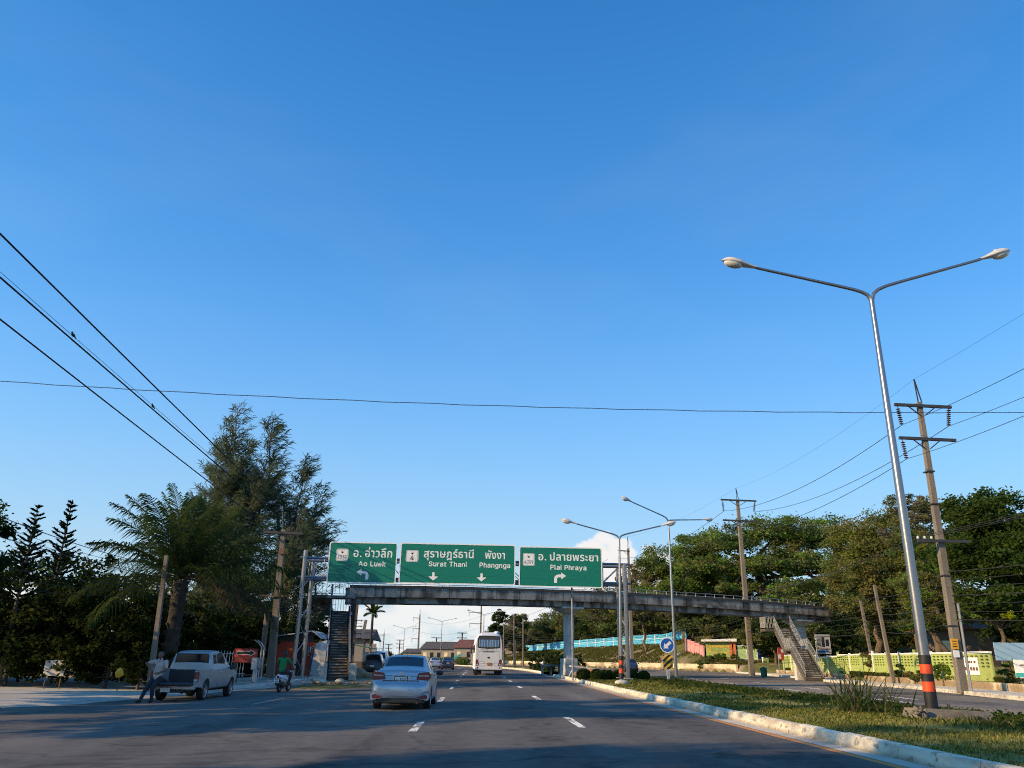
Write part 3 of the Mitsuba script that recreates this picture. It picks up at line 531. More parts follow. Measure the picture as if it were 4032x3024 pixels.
for i in range(nb + 1):
    x = -10.2 + 18.6 * i / nb
    for y in (gy + 0.25, gy + 1.6):
        P(ga, 'post', tube([[x, y, zb_], [x, y, zt_]], 0.032, 6), 'galv_dull')
        if i < nb:
            x2 = -10.2 + 18.6 * (i + 1) / nb; a, b = (zb_, zt_) if i % 2 else (zt_, zb_)
            P(ga, 'diagonal', tube([[x, y, a], [x2, y, b]], 0.028, 6), 'galv_dull')
    for z in (zt_, zb_): P(ga, 'strut', tube([[x, gy + 0.25, z], [x, gy + 1.6, z]], 0.028, 6), 'galv_dull')
for x in (-8.0, -5.6, -3.6, -1.2, 1.4, 3.1, 6.4):
    P(ga, 'hanger', beam((x, gy - 0.02, 5.45), (x, gy - 0.02, 7.4), 0.10, 0.12), 'galv_dull')
P(ga, 'thin_post', tube([[5.42, gy + 0.4, 0.3], [5.42, gy + 0.4, 5.6]], 0.055, 8), 'galv_dull')

# the sign panels; y of their faces
SY = gy - 0.16
def arrow_down(s):     # lane arrow, unit height
    return Polygon([(-.16, 1.0), (.16, 1.0), (.16, .50), (.62, .50), (0, 0), (-.62, .50), (-.16, .50)]).buffer(0)
def arrow_turn():
    # hooked arrow pointing left, unit height and about unit width
    import shapely
    arc = [(0.62 + 0.36 * math.cos(a), 0.36 + 0.36 * math.sin(a)) for a in np.linspace(0, PI / 2, 8)]
    path = shapely.LineString([(0.98, -0.08)] + arc + [(0.36, 0.72)]).buffer(0.15, cap_style='flat')
    return shapely.union_all([path, Polygon([(0.42, 1.1), (-0.08, 0.72), (0.42, 0.34)])])
CREST = Polygon([(-.5, .9), (-.22, .55), (-.13, .8), (0, .98), (.13, .8), (.22, .55), (.5, .9), (.42, .35), (.18, .12), (0, -.02), (-.18, .12), (-.42, .35)])
def sign_panel(label, x0, x1, z0, z1, shield, num, items, arrows):
    k = thing('direction_sign', label, 'road sign', 'green direction signs on the gantry')
    w, h = x1 - x0, z1 - z0; cx, cz = (x0 + x1) / 2, (z0 + z1) / 2
    def put(name, poly_or_mesh, u, v, mat, dy, **lab):
        m = poly_or_mesh if isinstance(poly_or_mesh, tuple) else prism(poly_or_mesh, 0.006)
        return P(k, name, stand(m, (x0 + u * w, SY - dy, z1 - v * h)), mat, **lab)
    P(k, 'board', stand(prism(rrect(w, h, 0.12), 0.06), (cx, SY + 0.06, cz)), 'sign_green')
    P(k, 'border', stand(prism(rrect(w + 0.02, h + 0.02, 0.13).difference(rrect(w - 0.11, h - 0.11, 0.08)), 0.012), (cx, SY, cz)), 'sign_white')
    for t in (0.27, 0.5, 0.76):
        P(k, 'back_rail', box(x0 + 0.1, x1 - 0.1, SY + 0.062, SY + 0.13, z0 + t * h - 0.04, z0 + t * h + 0.04), 'galv_dull')
    u0, u1, v0, v1 = shield; sw, sh_ = (u1 - u0) * w, (v1 - v0) * h
    uc, vc = (u0 + u1) / 2, (v0 + v1) / 2
    b = put('route_shield', rrect(sw, sh_, 0.09), uc, vc, 'sign_white', 0.001)
    for nm, m, dz, mt in (('outline', prism(rrect(sw - 0.05, sh_ - 0.05, 0.075).difference(rrect(sw - 0.085, sh_ - 0.085, 0.055)), 0.006), 0, 'black'),
                          ('crest', prism(affinity.scale(CREST, 0.15, 0.14, origin=(0, 0)), 0.006), sh_ * 0.12, 'black')):
        P(b, nm, stand(m, (x0 + uc * w, SY - 0.0065, z1 - vc * h + dz)), mt)
    nh = 0.24 if len(num) > 1 else 0.27
    t = latin(num, nh, False if len(num) > 1 else True, width=sw * 0.76 if len(num) > 1 else sw * 0.30)
    P(b, 'number', stand(mv(t, (-t[0][:, 0].max() / 2, 0, 0)), (x0 + uc * w, SY - 0.0065, z1 - vc * h - sh_ * 0.36)), 'black')
    words = []
    for it in items:
        if it[0] == 'l' and ' ' in it[1]:
            a_, b_ = it[1].split(' '); la, lb = latin(a_, 1)[0][:, 0].max(), latin(b_, 1)[0][:, 0].max(); sc_ = (it[3] - it[2]) / (la + lb + .62); words += [('l', a_, it[2], it[2] + la * sc_, it[4], it[5]), ('l', b_, it[3] - lb * sc_, it[3], it[4], it[5])]
        else: words.append(it)
    for kind, txt, ua, ub, vb, hh in words:
        if kind == 't':
            for m in thai(txt, width=(ub - ua) * w, words=True):
                v = m[0].copy(); v[:, 1] *= (hh * h) / (66 * ((ub - ua) * w / THW[txt])); put('thai_name', (v, m[1]), ua, vb, 'sign_white', 0.001)
            continue
        m = latin(txt, hh * h, True, width=(ub - ua) * w)
        put('latin_name', m, ua, vb, 'sign_white', 0.001)
    P(k, 'seam', box(x0 + .05, x1 - .05, SY - .003, SY + .01, z0 + .195 * h, z0 + .195 * h + .014), 'seam_green')
    for kind, u, v0_, v1_ in arrows:
        s = (v1_ - v0_) * h
        if kind == 'd': put('lane_arrow', affinity.scale(arrow_down(1), s, s, origin=(0, 0)), u, v1_, 'sign_white', 0.001)
        else:
            a = affinity.scale(arrow_turn(), s * 0.98, s * 0.86, origin=(0, 0))
            if kind == 'r': a = affinity.scale(a, -1, 1, origin=(0, 0))
            put('turn_arrow', a, u, v1_ - 0.03, 'sign_white', 0.001)
    return k
THW = {k: max(float(q.split(',')[0]) for p in v.split('|') for r in p.split(';') for q in r.split(' ')) for k, v in THAI.items()}
sign_panel('left green direction sign reading Ao Luek with a left turn arrow', -8.76, -4.83, 5.33, 7.65, (.106, .283, .17, .47), '4039', [('t', 'ao', .352, .927, .365, .165), ('l', 'Ao Luek', .44, .843, .58, .115)], [('l', .435, .665, .92)])
sign_panel('widest green direction sign reading Surat Thani and Phangnga with two down arrows', -4.65, 2.05, 5.38, 7.68, (.05, .157, .18, .475), '4', [('t', 'surat', .2, .637, .352, .155), ('t', 'phang', .733, .91, .358, .155), ('l', 'Surat Thani', .25, .58, .567, .115), ('l', 'Phangnga', .69, .957, .57, .115)], [('d', .295, .72, .92), ('d', .71, .72, .92)])
sign_panel('right green direction sign reading Plai Phraya with a right turn arrow', 2.28, 7.14, 5.33, 7.62, (.045, .185, .17, .485), '4009', [('t', 'plai', .225, .955, .34, .155), ('l', 'Plai Phraya', .375, .81, .565, .115)], [('r', .555, .65, .91)])

# ------------------------------------------------------------------ street lamps
def lamp(label, x, y, zb, zt, span, yaw=0.0, lean=0.0, rise=0.75, group='twin-arm street lamps along the median', banded=False, tilt=(0, 0), rad=1.0, detail=True):
    k = thing('street_lamp', label, 'street lamp', group)
    r = rz(yaw); h = zt - zb
    def w(p): return (np.asarray(p, float) @ r.T) + [x, y, zb]
    P(k, 'pole', tube([w((0, 0, 0.0)), w((lean * .5, 0, h * .5)), w((lean, 0, h))], [0.115 * rad, 0.09 * rad, 0.055 * rad], 12 if detail else 6), 'galv', True)
    if banded:
        for z0, z1, m in ((0.0, 0.385 * banded, 'black'), (0.385 * banded, 0.59 * banded, 'band_red'), (0.59 * banded, 0.76 * banded, 'black'), (0.76 * banded, 0.955 * banded, 'band_red'), (0.955 * banded, 1.15 * banded, 'black')):
            P(k, 'paint_band', tube([w((lean * z0 / h, 0, z0)), w((lean * z1 / h, 0, z1))], 0.124 * rad - 0.004 * (z0 + z1) / 4, 16, False), m, True)
    for s in (-1, 1):
        e = (lean + s * span * (1.065 if banded == 1.0 and s > 0 else 1.0), 0, h + rise + (tilt[0] if s < 0 else tilt[1])); dx = e[0] - lean; dz = e[2] - h
        pts = [w((lean + dx * a, 0, h + dz * b)) for a, b in ((0, -0.22), (0.008, -0.05), (0.03, 0.10), (0.075, 0.20), (0.15, 0.29), (0.3, 0.42), (0.5, 0.585), (1, 1.0))]
        P(k, 'arm', tube(pts, np.linspace(0.05, 0.036, 8) * rad, 8 if detail else 5), 'galv', True)
        sl = math.atan2(dz * 0.42 / 0.5, abs(dx))
        # cobra head: lathe-like shell flattened below, with a glass bowl
        th = np.linspace(0, 1, 9)
        prof = np.interp(th, [0, .12, .3, .55, .8, .95, 1], [.055, .07, .10, .17, .16, .09, .02])
        Rg = rz(0) if s > 0 else rz(PI)
        ringv = []
        for t_, rr in zip(th, prof):
            a = np.linspace(0, 2 * PI, 13)[:-1]
            ringv.append(np.stack([np.full(12, t_ * 0.95), rr * np.cos(a), np.where(np.sin(a) > 0, np.sin(a) * rr * 0.85, np.sin(a) * rr * 0.30)], 1))
        v = np.vstack(ringv); i, j = np.meshgrid(np.arange(8), np.arange(12), indexing='ij'); i, j = i.ravel(), j.ravel(); j2 = (j + 1) % 12
        f = np.vstack([np.stack([i * 12 + j, (i + 1) * 12 + j2, i * 12 + j2], 1), np.stack([i * 12 + j, (i + 1) * 12 + j, (i + 1) * 12 + j2], 1)])
        M = r @ Rg @ ry(-sl)
        o = w(e)
        hd = P(k, 'lamp_head', mv((v, f), o, M), 'lamp_shell', True)
        bowl = ball((0.63, 0, -0.035), (0.25, 0.135, 0.115), 2)
        P(hd, 'glass_bowl', mv(bowl, o, M), 'lamp_glass', True)
        P(hd, 'clip', mv(bbox(0.52, 0.60, -0.02, 0.02, 0.125, 0.165, 0.008), o, M), 'lamp_shell')
    return k
lamp('nearest tall twin-arm street lamp with red and black painted base', 10.12, 18.1, 0.41, 10.55, 3.02, 0.0, 0.08, 1.05, banded=1.0, tilt=(-0.28, 0.22), rad=1.08)
b = thing('lamp_plinth', 'rough concrete plinth with exposed stones under the nearest street lamp', 'plinth')
P(b, 'slab', hull([(9.55, 17.8, .1), (9.6, 18.6, .1), (11.5, 17.8, .1), (11.6, 18.6, .1), (9.72, 17.88, .46), (9.7, 18.5, .44), (11.3, 17.9, .40), (11.4, 18.5, .38), (10.6, 17.8, .42)]), 'pole_concrete')
for i in range(16):
    P(b, 'stone', ball((9.50 + R.uniform(0, .30), 17.75 + R.uniform(-.06, .10), 0.22 + R.uniform(0, .26)), R.uniform(.03, .065, 3), 1), 'pole_concrete')
P(b, 'anchor_bolt', tube([(10.5, 18.1, 0.36), (10.5, 18.1, 0.54)], 0.03, 6), 'steel_dark')
lamp('second tall twin-arm street lamp behind the round arrow sign', 13.45, 55.0, 0.42, 10.95, 2.9, 0.33, 0.02, 0.75, tilt=(0.35, -0.45), rad=1.1)
l3 = lamp('shorter twin-arm street lamp with red bands standing beside the gantry leg', 7.86, 44.5, 0.30, 8.05, 2.45, 0.0, 0.12, 0.75, banded=1.15, tilt=(0.0, 0.0), rad=1.0)
P(l3, 'footing', mv(ball((0, 0, 0), (0.38, 0.32, 0.16), 2), (7.86, 44.4, 0.26)), 'kerb_paint')
for i, (y, x) in enumerate(((174, 1.2), (210, -9.4), (265, -24.0), (364, -43.4), (470, -66))):
    nm = ('half hidden behind the white bus', 'far down the median left of the bus', 'further down the road above the silver sedan', 'very far where the road bends left', 'last tiny one at the end of the road')[i]
    lamp('distant twin-arm street lamp ' + nm, x, y, 0.2, 10.45, 2.9, 0.15, 0.0, 0.8, rad=1.25, detail=False)
lamp('far twin-arm street lamp at left edge of the road beyond the stairs', -58, 420, 0, 10.4, 2.9, 0.2, 0, 0.8, rad=1.25, detail=False)

# ------------------------------------------------------------------ power poles and cables
def insulator(parent, top, n=8, h=1.05, r=0.12, hang=None):
    top = np.asarray(top, float); d = np.asarray(hang if hang is not None else (0.0, 0, -1.0), float); d /= np.linalg.norm(d)
    ms = [tube([top, top + d * h], 0.022, 5)]
    for i in range(n):
        c = top + d * (h * (0.14 + 0.78 * i / (n - 1)))
        ms.append(mv(lathe([(0.0, 0.035), (r * .5, 0.03), (r, -0.015), (r * .6, -0.03), (0, -0.035)], 8), c))
    P(parent, 'insulator_string', cat(ms), 'porcelain'); return top + d * h
def trans_pole(label, x, y, zb, zt, arms, spike=1.35, w=0.37, strings=True, hw=1.55, lean=0.0):
    k = thing('transmission_pole', label, 'power pole', 'tall concrete transmission poles')
    a = w / 2; b_ = w * 0.30
    P(k, 'shaft', hull([(x + sx_ * a, y + sy_ * a, zb) for sx_ in (-1, 1) for sy_ in (-1, 1)] + [(x + lean + sx_ * b_, y + sy_ * b_, zt) for sx_ in (-1, 1) for sy_ in (-1, 1)]), 'pole_concrete')
    P(k, 'spike', cat([beam((x + lean - .03, y, zt - .3), (x + lean - 0.06, y, zt + spike), 0.05), beam((x + lean + .16, y, zt), (x + lean - 0.04, y, zt + spike * .98), 0.05)]), 'steel_dark')
    ends = []
    for z, l, r_, hang in arms:
        xx = x + lean * (z - zb) / (zt - zb)
        c = P(k, 'crossarm', beam((xx - l, y - w * .4, z), (xx + r_, y - w * .4, z - 0.06), 0.13, 0.15), 'steel_dark')
        for s in ((-1, l), (1, r_)):
            if s[1] > 0.8: P(c, 'brace', beam((xx + s[0] * s[1] * .5, y - w * .4, z - .05), (xx + s[0] * 0.15, y - w * .4, z - .55), 0.05), 'steel_dark')
        for s, L in ((-1, l), (1, r_)):
            if s in hang: ends.append(insulator(c, (xx + s * (L - 0.15), y - w * .4, z - .1), 8, 1.05, 0.12, (-0.18 * s if s > 0 else 0.06, 0, -1)))
    return k, ends
t1, e1 = trans_pole('nearest tall concrete transmission pole right of the near street lamp', 23.15, 38.5, 0.15, 14.75, [(14.55, 1.45, 1.65, (-1, 1)), (12.70, 1.45, 1.6, (-1,))], lean=0.28)
for z in (3.2, 5.6, 9.2, 10.9): P(t1, 'band', box(23.15 - .25 + .02 * z, 23.15 + .17 + .02 * z, 38.5 - .215, 38.5 + .215, z, z + .06), 'steel_dark')
lowarm = P(t1, 'low_crossarm', beam((21.95, 38.2, 7.30), (24.6, 38.2, 7.30), 0.12, 0.14), 'steel_dark')
for x in (22.0, 22.35, 22.7): P(lowarm, 'pin_insulator', mv(lathe([(0, 0), (.06, .02), (.07, .1), (.04, .16), (0, .17)], 8), (x, 38.2, 7.37)), 'lamp_glass')
P(t1, 'conduit', tube([(23.42, 38.25, 0.15), (23.50, 38.25, 4.3)], 0.06, 6), 'galv_dull')
P(t1, 'yellow_notice', box(22.83, 23.17, 38.24, 38.272, 2.15, 2.62), 'bag_yellow'); P(t1, 'white_notice', box(22.87, 23.15, 38.24, 38.27, 1.78, 2.10), 'sign_white')
for i in range(3): P(t1, 'notice_line', box(22.9, 23.1, 38.232, 38.242, 2.25 + .12 * i, 2.29 + .12 * i), 'black')
t2, e2 = trans_pole('second tall concrete transmission pole rising behind the footbridge', 25.75, 76.0, 0.3, 16.75, [(16.85, 1.75, 1.85, (-1, 1)), (14.8, 1.7, 1.8, (-1,))], w=0.46)
t3, e3 = trans_pole('third tall transmission pole showing above the footbridge near the white cloud', 22.1, 116.0, 0.5, 17.35, [(17.0, 1.6, 0.2, (-1,)), (14.6, 1.6, 0.2, (-1,))], w=0.5, spike=1.8)
def sag(a, b, s, n=24):
    a, b = np.asarray(a, float), np.asarray(b, float); t = np.linspace(0, 1, n)[:, None]
    p = a + (b - a) * t; p[:, 2] -= 4 * s * (t * (1 - t))[:, 0]; return p
def cable(label, pts, r=0.012, name='power_cable', group=None, catg='cable'):
    return single(name, tube(pts, r, 5, False), 'cable', label, catg, group=group)
HV = 'transmission cables on the right'
for i, nm in enumerate(('upper left', 'upper right', 'lower left')):
    cable(f'{nm} transmission cable between the nearest and second transmission poles', sag(e1[i], e2[i], 1.0), 0.018, group=HV)
    cable(f'{nm} transmission cable from the nearest transmission pole to the right picture edge', sag(e1[i] , np.array(e1[i]) + [-1.2, -34, 0.4], 0.9), 0.014, group=HV)
cable('upper transmission cable from second to third transmission pole', sag(e2[0], e3[0], 1.2), 0.02, group=HV)
cable('lower transmission cable from second to third transmission pole', sag(e2[2], e3[1], 1.2), 0.02, group=HV)
cable('thin earth wire on the tips of the transmission poles', np.vstack([sag((22.4, 5, 15.9), (23.38, 38.5, 16.1), .4), sag((23.38, 38.5, 16.1), (25.7, 76, 18.1), .7), sag((25.7, 76, 18.1), (22.1, 116, 19.1), .7)]), 0.006)
cable('single dark cable crossing the whole sky above the road', np.vstack([sag((-19.53, 30, 11.56), (23.1, 30, 11.50), 0.42, 40)]) + np.stack([np.zeros(40), np.zeros(40), 0.015 * np.sin(np.arange(40) * 2.1)], 1), 0.016)

# wooden-looking distribution pole at the left
dp = thing('distribution_pole', 'grey concrete distribution pole with crossarm left of the sign gantry', 'power pole')
P(dp, 'shaft', hull([(-12.1 + a * .22, 48.8 + b * .2, 0.1) for a in (-1, 1) for b in (-1, 1)] + [(-12.3 + a * .12, 48.8 + b * .12, 8.75) for a in (-1, 1) for b in (-1, 1)]), 'pole_concrete')
P(dp, 'lightning_rod', tube([(-12.32, 48.8, 8.7), (-12.5, 48.8, 10.15)], 0.035, 6), 'steel_dark')
ca = P(dp, 'crossarm', beam((-13.4, 48.6, 8.55), (-11.05, 48.6, 8.5), 0.13, 0.15), 'steel_dark')
for x in (-13.3, -11.85, -11.35): P(ca, 'pin_insulator', mv(lathe([(0, 0), (.07, .02), (.10, .08), (.05, .14), (.10, .2), (.05, .26), (.08, .32), (0, .36)], 8), (x, 48.6, 8.6)), 'porcelain')
for x in (-12.9, -11.7): P(ca, 'brace', beam((x, 48.6, 8.5), (-12.28, 48.6, 7.95), 0.05), 'steel_dark')
P(dp, 'low_crossarm', beam((-13.2, 48.55, 4.75), (-11.3, 48.55, 4.75), 0.1, 0.1), 'wood')
P(dp, 'concrete_stub', bbox(-12.72, -12.48, 48.3, 48.6, 0.15, 3.7, 0.02), 'pole_concrete')
P(dp, 'rust_streak_box', bbox(-12.36, -12.02, 48.5, 48.62, 7.2, 7.6, 0.02), 'rust')
mp = thing('service_pole', 'slim grey concrete service pole in front of the oil palm', 'power pole')
P(mp, 'shaft', hull([(-14.75 + a * .11, 38.0 + b * .11, -.3) for a in (-1, 1) for b in (-1, 1)] + [(-14.95 + a * .08, 38.0 + b * .08, 5.75) for a in (-1, 1) for b in (-1, 1)]), 'pole_concrete')
LC = 'thick cables along the left roadside'
for (lab, x0, z0, x1, ia) in (('uppermost thick black cable at upper left', -12.2, 11.35, -11.35, 0), ('middle thick black cable at upper left', -12.9, 10.75, -11.85, 1), ('lowest thick black cable at upper left', -14.3, 10.75, -13.3, 2)):
    cable(lab, sag((x0, 8.0, z0 + 0.25), (x1, 48.6, 8.9), 0.05), 0.026, group=LC)
cable('thin cable with two birds between the thick cables at upper left', sag((-12.6, 8, 10.95), (-12.4, 48.6, 9.6), 0.15), 0.007)
for i, (yy, zz) in enumerate(((22.0, 10.37), (28.2, 10.12))):
    bp = thing('bird', ('small dark bird perched nearer on the thin cable', 'small dark bird perched further along the thin cable')[i], 'bird', 'birds on the thin cable')
    P(bp, 'body', mv(ball((0, 0, 0), (.045, .09, .05), 2), (-12.52, yy, zz)), 'black'); P(bp, 'head', ball((-12.52, yy - .08, zz + .05), .032, 1), 'black'); P(bp, 'tail', beam((-12.52, yy + .06, zz), (-12.52, yy + .18, zz - .04), .04, .012), 'black')
LW = 'thin drooping communication wires at the left'
for i in range(9):
    za, zb2 = 6.3 - 0.34 * i + R.uniform(-.1, .1), 4.9 - 0.16 * i
    cable(f'{ORD[i]} wire from the top of the bundle before the dark left trees', sag((-15.2 - .1 * i, 14.0, za), (-14.9, 37.9, zb2 + .3), 0.35 + R.uniform(-.1, .2)), 0.008 + 0.006 * (i % 3 == 0), group=LW)
    cable(f'{ORD[i]} wire from the top of the bundle between the two left poles', sag((-14.9, 37.9, zb2 + .3), (-12.2, 48.6, 4.85 - 0.13 * i), 0.3 + R.uniform(-.1, .3)), 0.009, group='drooping wires between the left poles')
for i in range(7):
    cable(f'{ORD[i]} wire from the top of the bundle running past the left stairway', sag((-12.2, 48.6, 4.85 - 0.13 * i), (-11.9, 85, 5.0 - .2 * i), 0.5 + R.uniform(-.1, .3)), 0.012, group='drooping wires past the left stairway')

# ------------------------------------------------------------------ vehicles (local: x right, y forward from the rear bumper, z up)
def car_body(st, arches, arch_r):
    """st: rows of (y, half width, z low, z belt, half width of the roof, z top). Returns (mesh, ring function)."""
    st = np.asarray(st, float)
    def ring(row):
        y, w, zl, zb, wt, zt = row
        hp = [(0, zl), (.80 * w, zl), (.95 * w, zl + .05), (.99 * w, zl + .18), (w, zl + .55 * (zb - zl)), (.985 * w, zb - .07), (.955 * w, zb - .01), (.93 * w, zb + .005 + .02 * (zt > zb + .1)),
              (wt + .03 * min(1, (zt - zb) * 3), zb + .93 * (zt - zb) - .02 * (zt > zb + .2)), (wt - .06, zt - .012), (wt * .55, zt + .006), (0, zt + .012)]
        hp = np.array(hp); full = np.vstack([hp, np.stack([-hp[-2:0:-1, 0], hp[-2:0:-1, 1]], 1)])
        return np.stack([full[:, 0], np.full(len(full), y), full[:, 1]], 1)
    rings = [ring(r) for r in st]; n = len(rings[0]); k = len(rings)
    v = np.vstack(rings + [rings[0].mean(0)[None], rings[-1].mean(0)[None]])
    i, j = np.meshgrid(np.arange(k - 1), np.arange(n), indexing='ij'); i, j = i.ravel(), j.ravel(); j2 = (j + 1) % n
    f = [np.stack([i * n + j, i * n + j2, (i + 1) * n + j2], 1), np.stack([i * n + j, (i + 1) * n + j2, (i + 1) * n + j], 1)]
    j = np.arange(n); j2 = (j + 1) % n
    f += [np.stack([j2, j, j * 0 + k * n], 1), np.stack([(k - 1) * n + j, (k - 1) * n + j2, j * 0 + k * n + 1], 1)]
    f = np.vstack(f)
    t = trimesh.Trimesh(v, f, process=False)
    if t.volume < 0: f = f[:, ::-1]
    M = to_mani((v, f))
    for ya, za in arches:
        c = m3.Manifold.cylinder(0.42, arch_r, arch_r, 28).rotate([0, 90, 0])
        M = M - c.translate([st[:, 1].max() - 0.30, ya, za]) - c.translate([-st[:, 1].max() - 0.12, ya, za])
    def S(y, a, side=1, off=0.004):
        """a point on the skin: y along, a = ring position 0..11 on one side"""
        row = np.array([np.interp(y, st[:, 0], st[:, c]) for c in range(6)]); row[0] = y
        q = ring(row)[:12]; p = np.array([np.interp(a, np.arange(12), q[:, 0]), y, np.interp(a, np.arange(12), q[:, 2])])
        return p * [side, 1, 1]
    return mani(M), S
def patch(S, corners, side=1, off=0.006, nu=8, nv=4):
    """a pane laid on the skin: corners (y, a) x4 in order, pushed outwards"""
    c = np.array(corners, float); P_ = np.zeros((nu + 1, nv + 1, 3))
    for i in range(nu + 1):
        for j in range(nv + 1):
            u, w = i / nu, j / nv
            y, a = (1 - u) * (1 - w) * c[0] + u * (1 - w) * c[1] + u * w * c[2] + (1 - u) * w * c[3]
            P_[i, j] = S(y, a, side)
    du = np.gradient(P_, axis=0); dv = np.gradient(P_, axis=1); nrm = np.cross(du, dv); nrm /= np.linalg.norm(nrm, axis=2, keepdims=True) + 1e-9
    ctr = np.array([0, P_[..., 1].mean(), 0.7]); sg = np.sign(((P_ - ctr) * nrm).sum(-1).mean()) or 1
    P_ = P_ + nrm * off * sg
    i, j = np.meshgrid(np.arange(nu), np.arange(nv), indexing='ij'); a = (i * (nv + 1) + j).ravel(); b = a + nv + 1
    return (P_.reshape(-1, 3), np.vstack([np.stack([a, b, b + 1], 1), np.stack([a, b + 1, a + 1], 1)]))
def wheel(parent, pos, r, w, side, place, rimr=0.64, spokes=5):
    x, y = pos; R0 = np.array([[0, 0, side], [0, 1, 0], [-side, 0, 0.0]]) if side > 0 else np.array([[0, 0, -1], [0, 1, 0], [1, 0, 0.0]])
    ty = lathe([(r * .62, -w * .5), (r * .93, -w * .5), (r, -w * .36), (r, w * .36), (r * .93, w * .5), (r * .66, w * .5), (r * .62, w * .3)], 24)
    k = P(parent, 'wheel', place(mv(mv(ty, (0, 0, 0), R0), (x, y, r))), 'rubber', 40)
    rim = [lathe([(r * .66, w * .48), (r * .60, w * .42), (r * .56, w * .2)], 24), lathe([(0, w * .44), (r * .14, w * .44), (r * .16, w * .36)], 12)]
    for i in range(spokes): rim.append(mv(box(r * .1, r * .6, -r * .07, r * .07, w * .30, w * .40), (0, 0, 0), rz(2 * PI * i / spokes)))
    P(k, 'rim', place(mv(mv(cat(rim), (0, 0, 0), R0), (x, y, r))), 'rim', 30)
    P(k, 'brake_disc', place(mv(mv(lathe([(0, w * .12), (r * .6, w * .12)], 20), (0, 0, 0), R0), (x, y, r))), 'plastic_dark')
def placer(x, y, a=0.0, z=0.0, s=1.0):
    return lambda m: mv((np.asarray(m[0]) * s, *m[1:]), (x, y, z), rz(a))
def number_plate(parent, place, x, y, z, w, h, text, mat='plate_white'):
    k = P(parent, 'number_plate', place(stand(prism(rrect(w, h, 0.015), 0.012), (x, y, z))), mat)
    P(k, 'plate_frame', place(stand(prism(rrect(w + .03, h + .03, 0.02).difference(rrect(w - .01, h - .01, 0.01)), 0.016), (x, y, z))), 'plastic_dark')
    if text:
        a = thai('plate', width=w * 0.24, depth=0.003); b = latin(text, h * .42, True, 0.003, width=w * 0.52)
        P(k, 'characters', place(cat([stand(a, (x - w * .43, y - .012, z - h * .12)), stand(b, (x - w * .09, y - .012, z - h * .12))])), 'black')
    return k

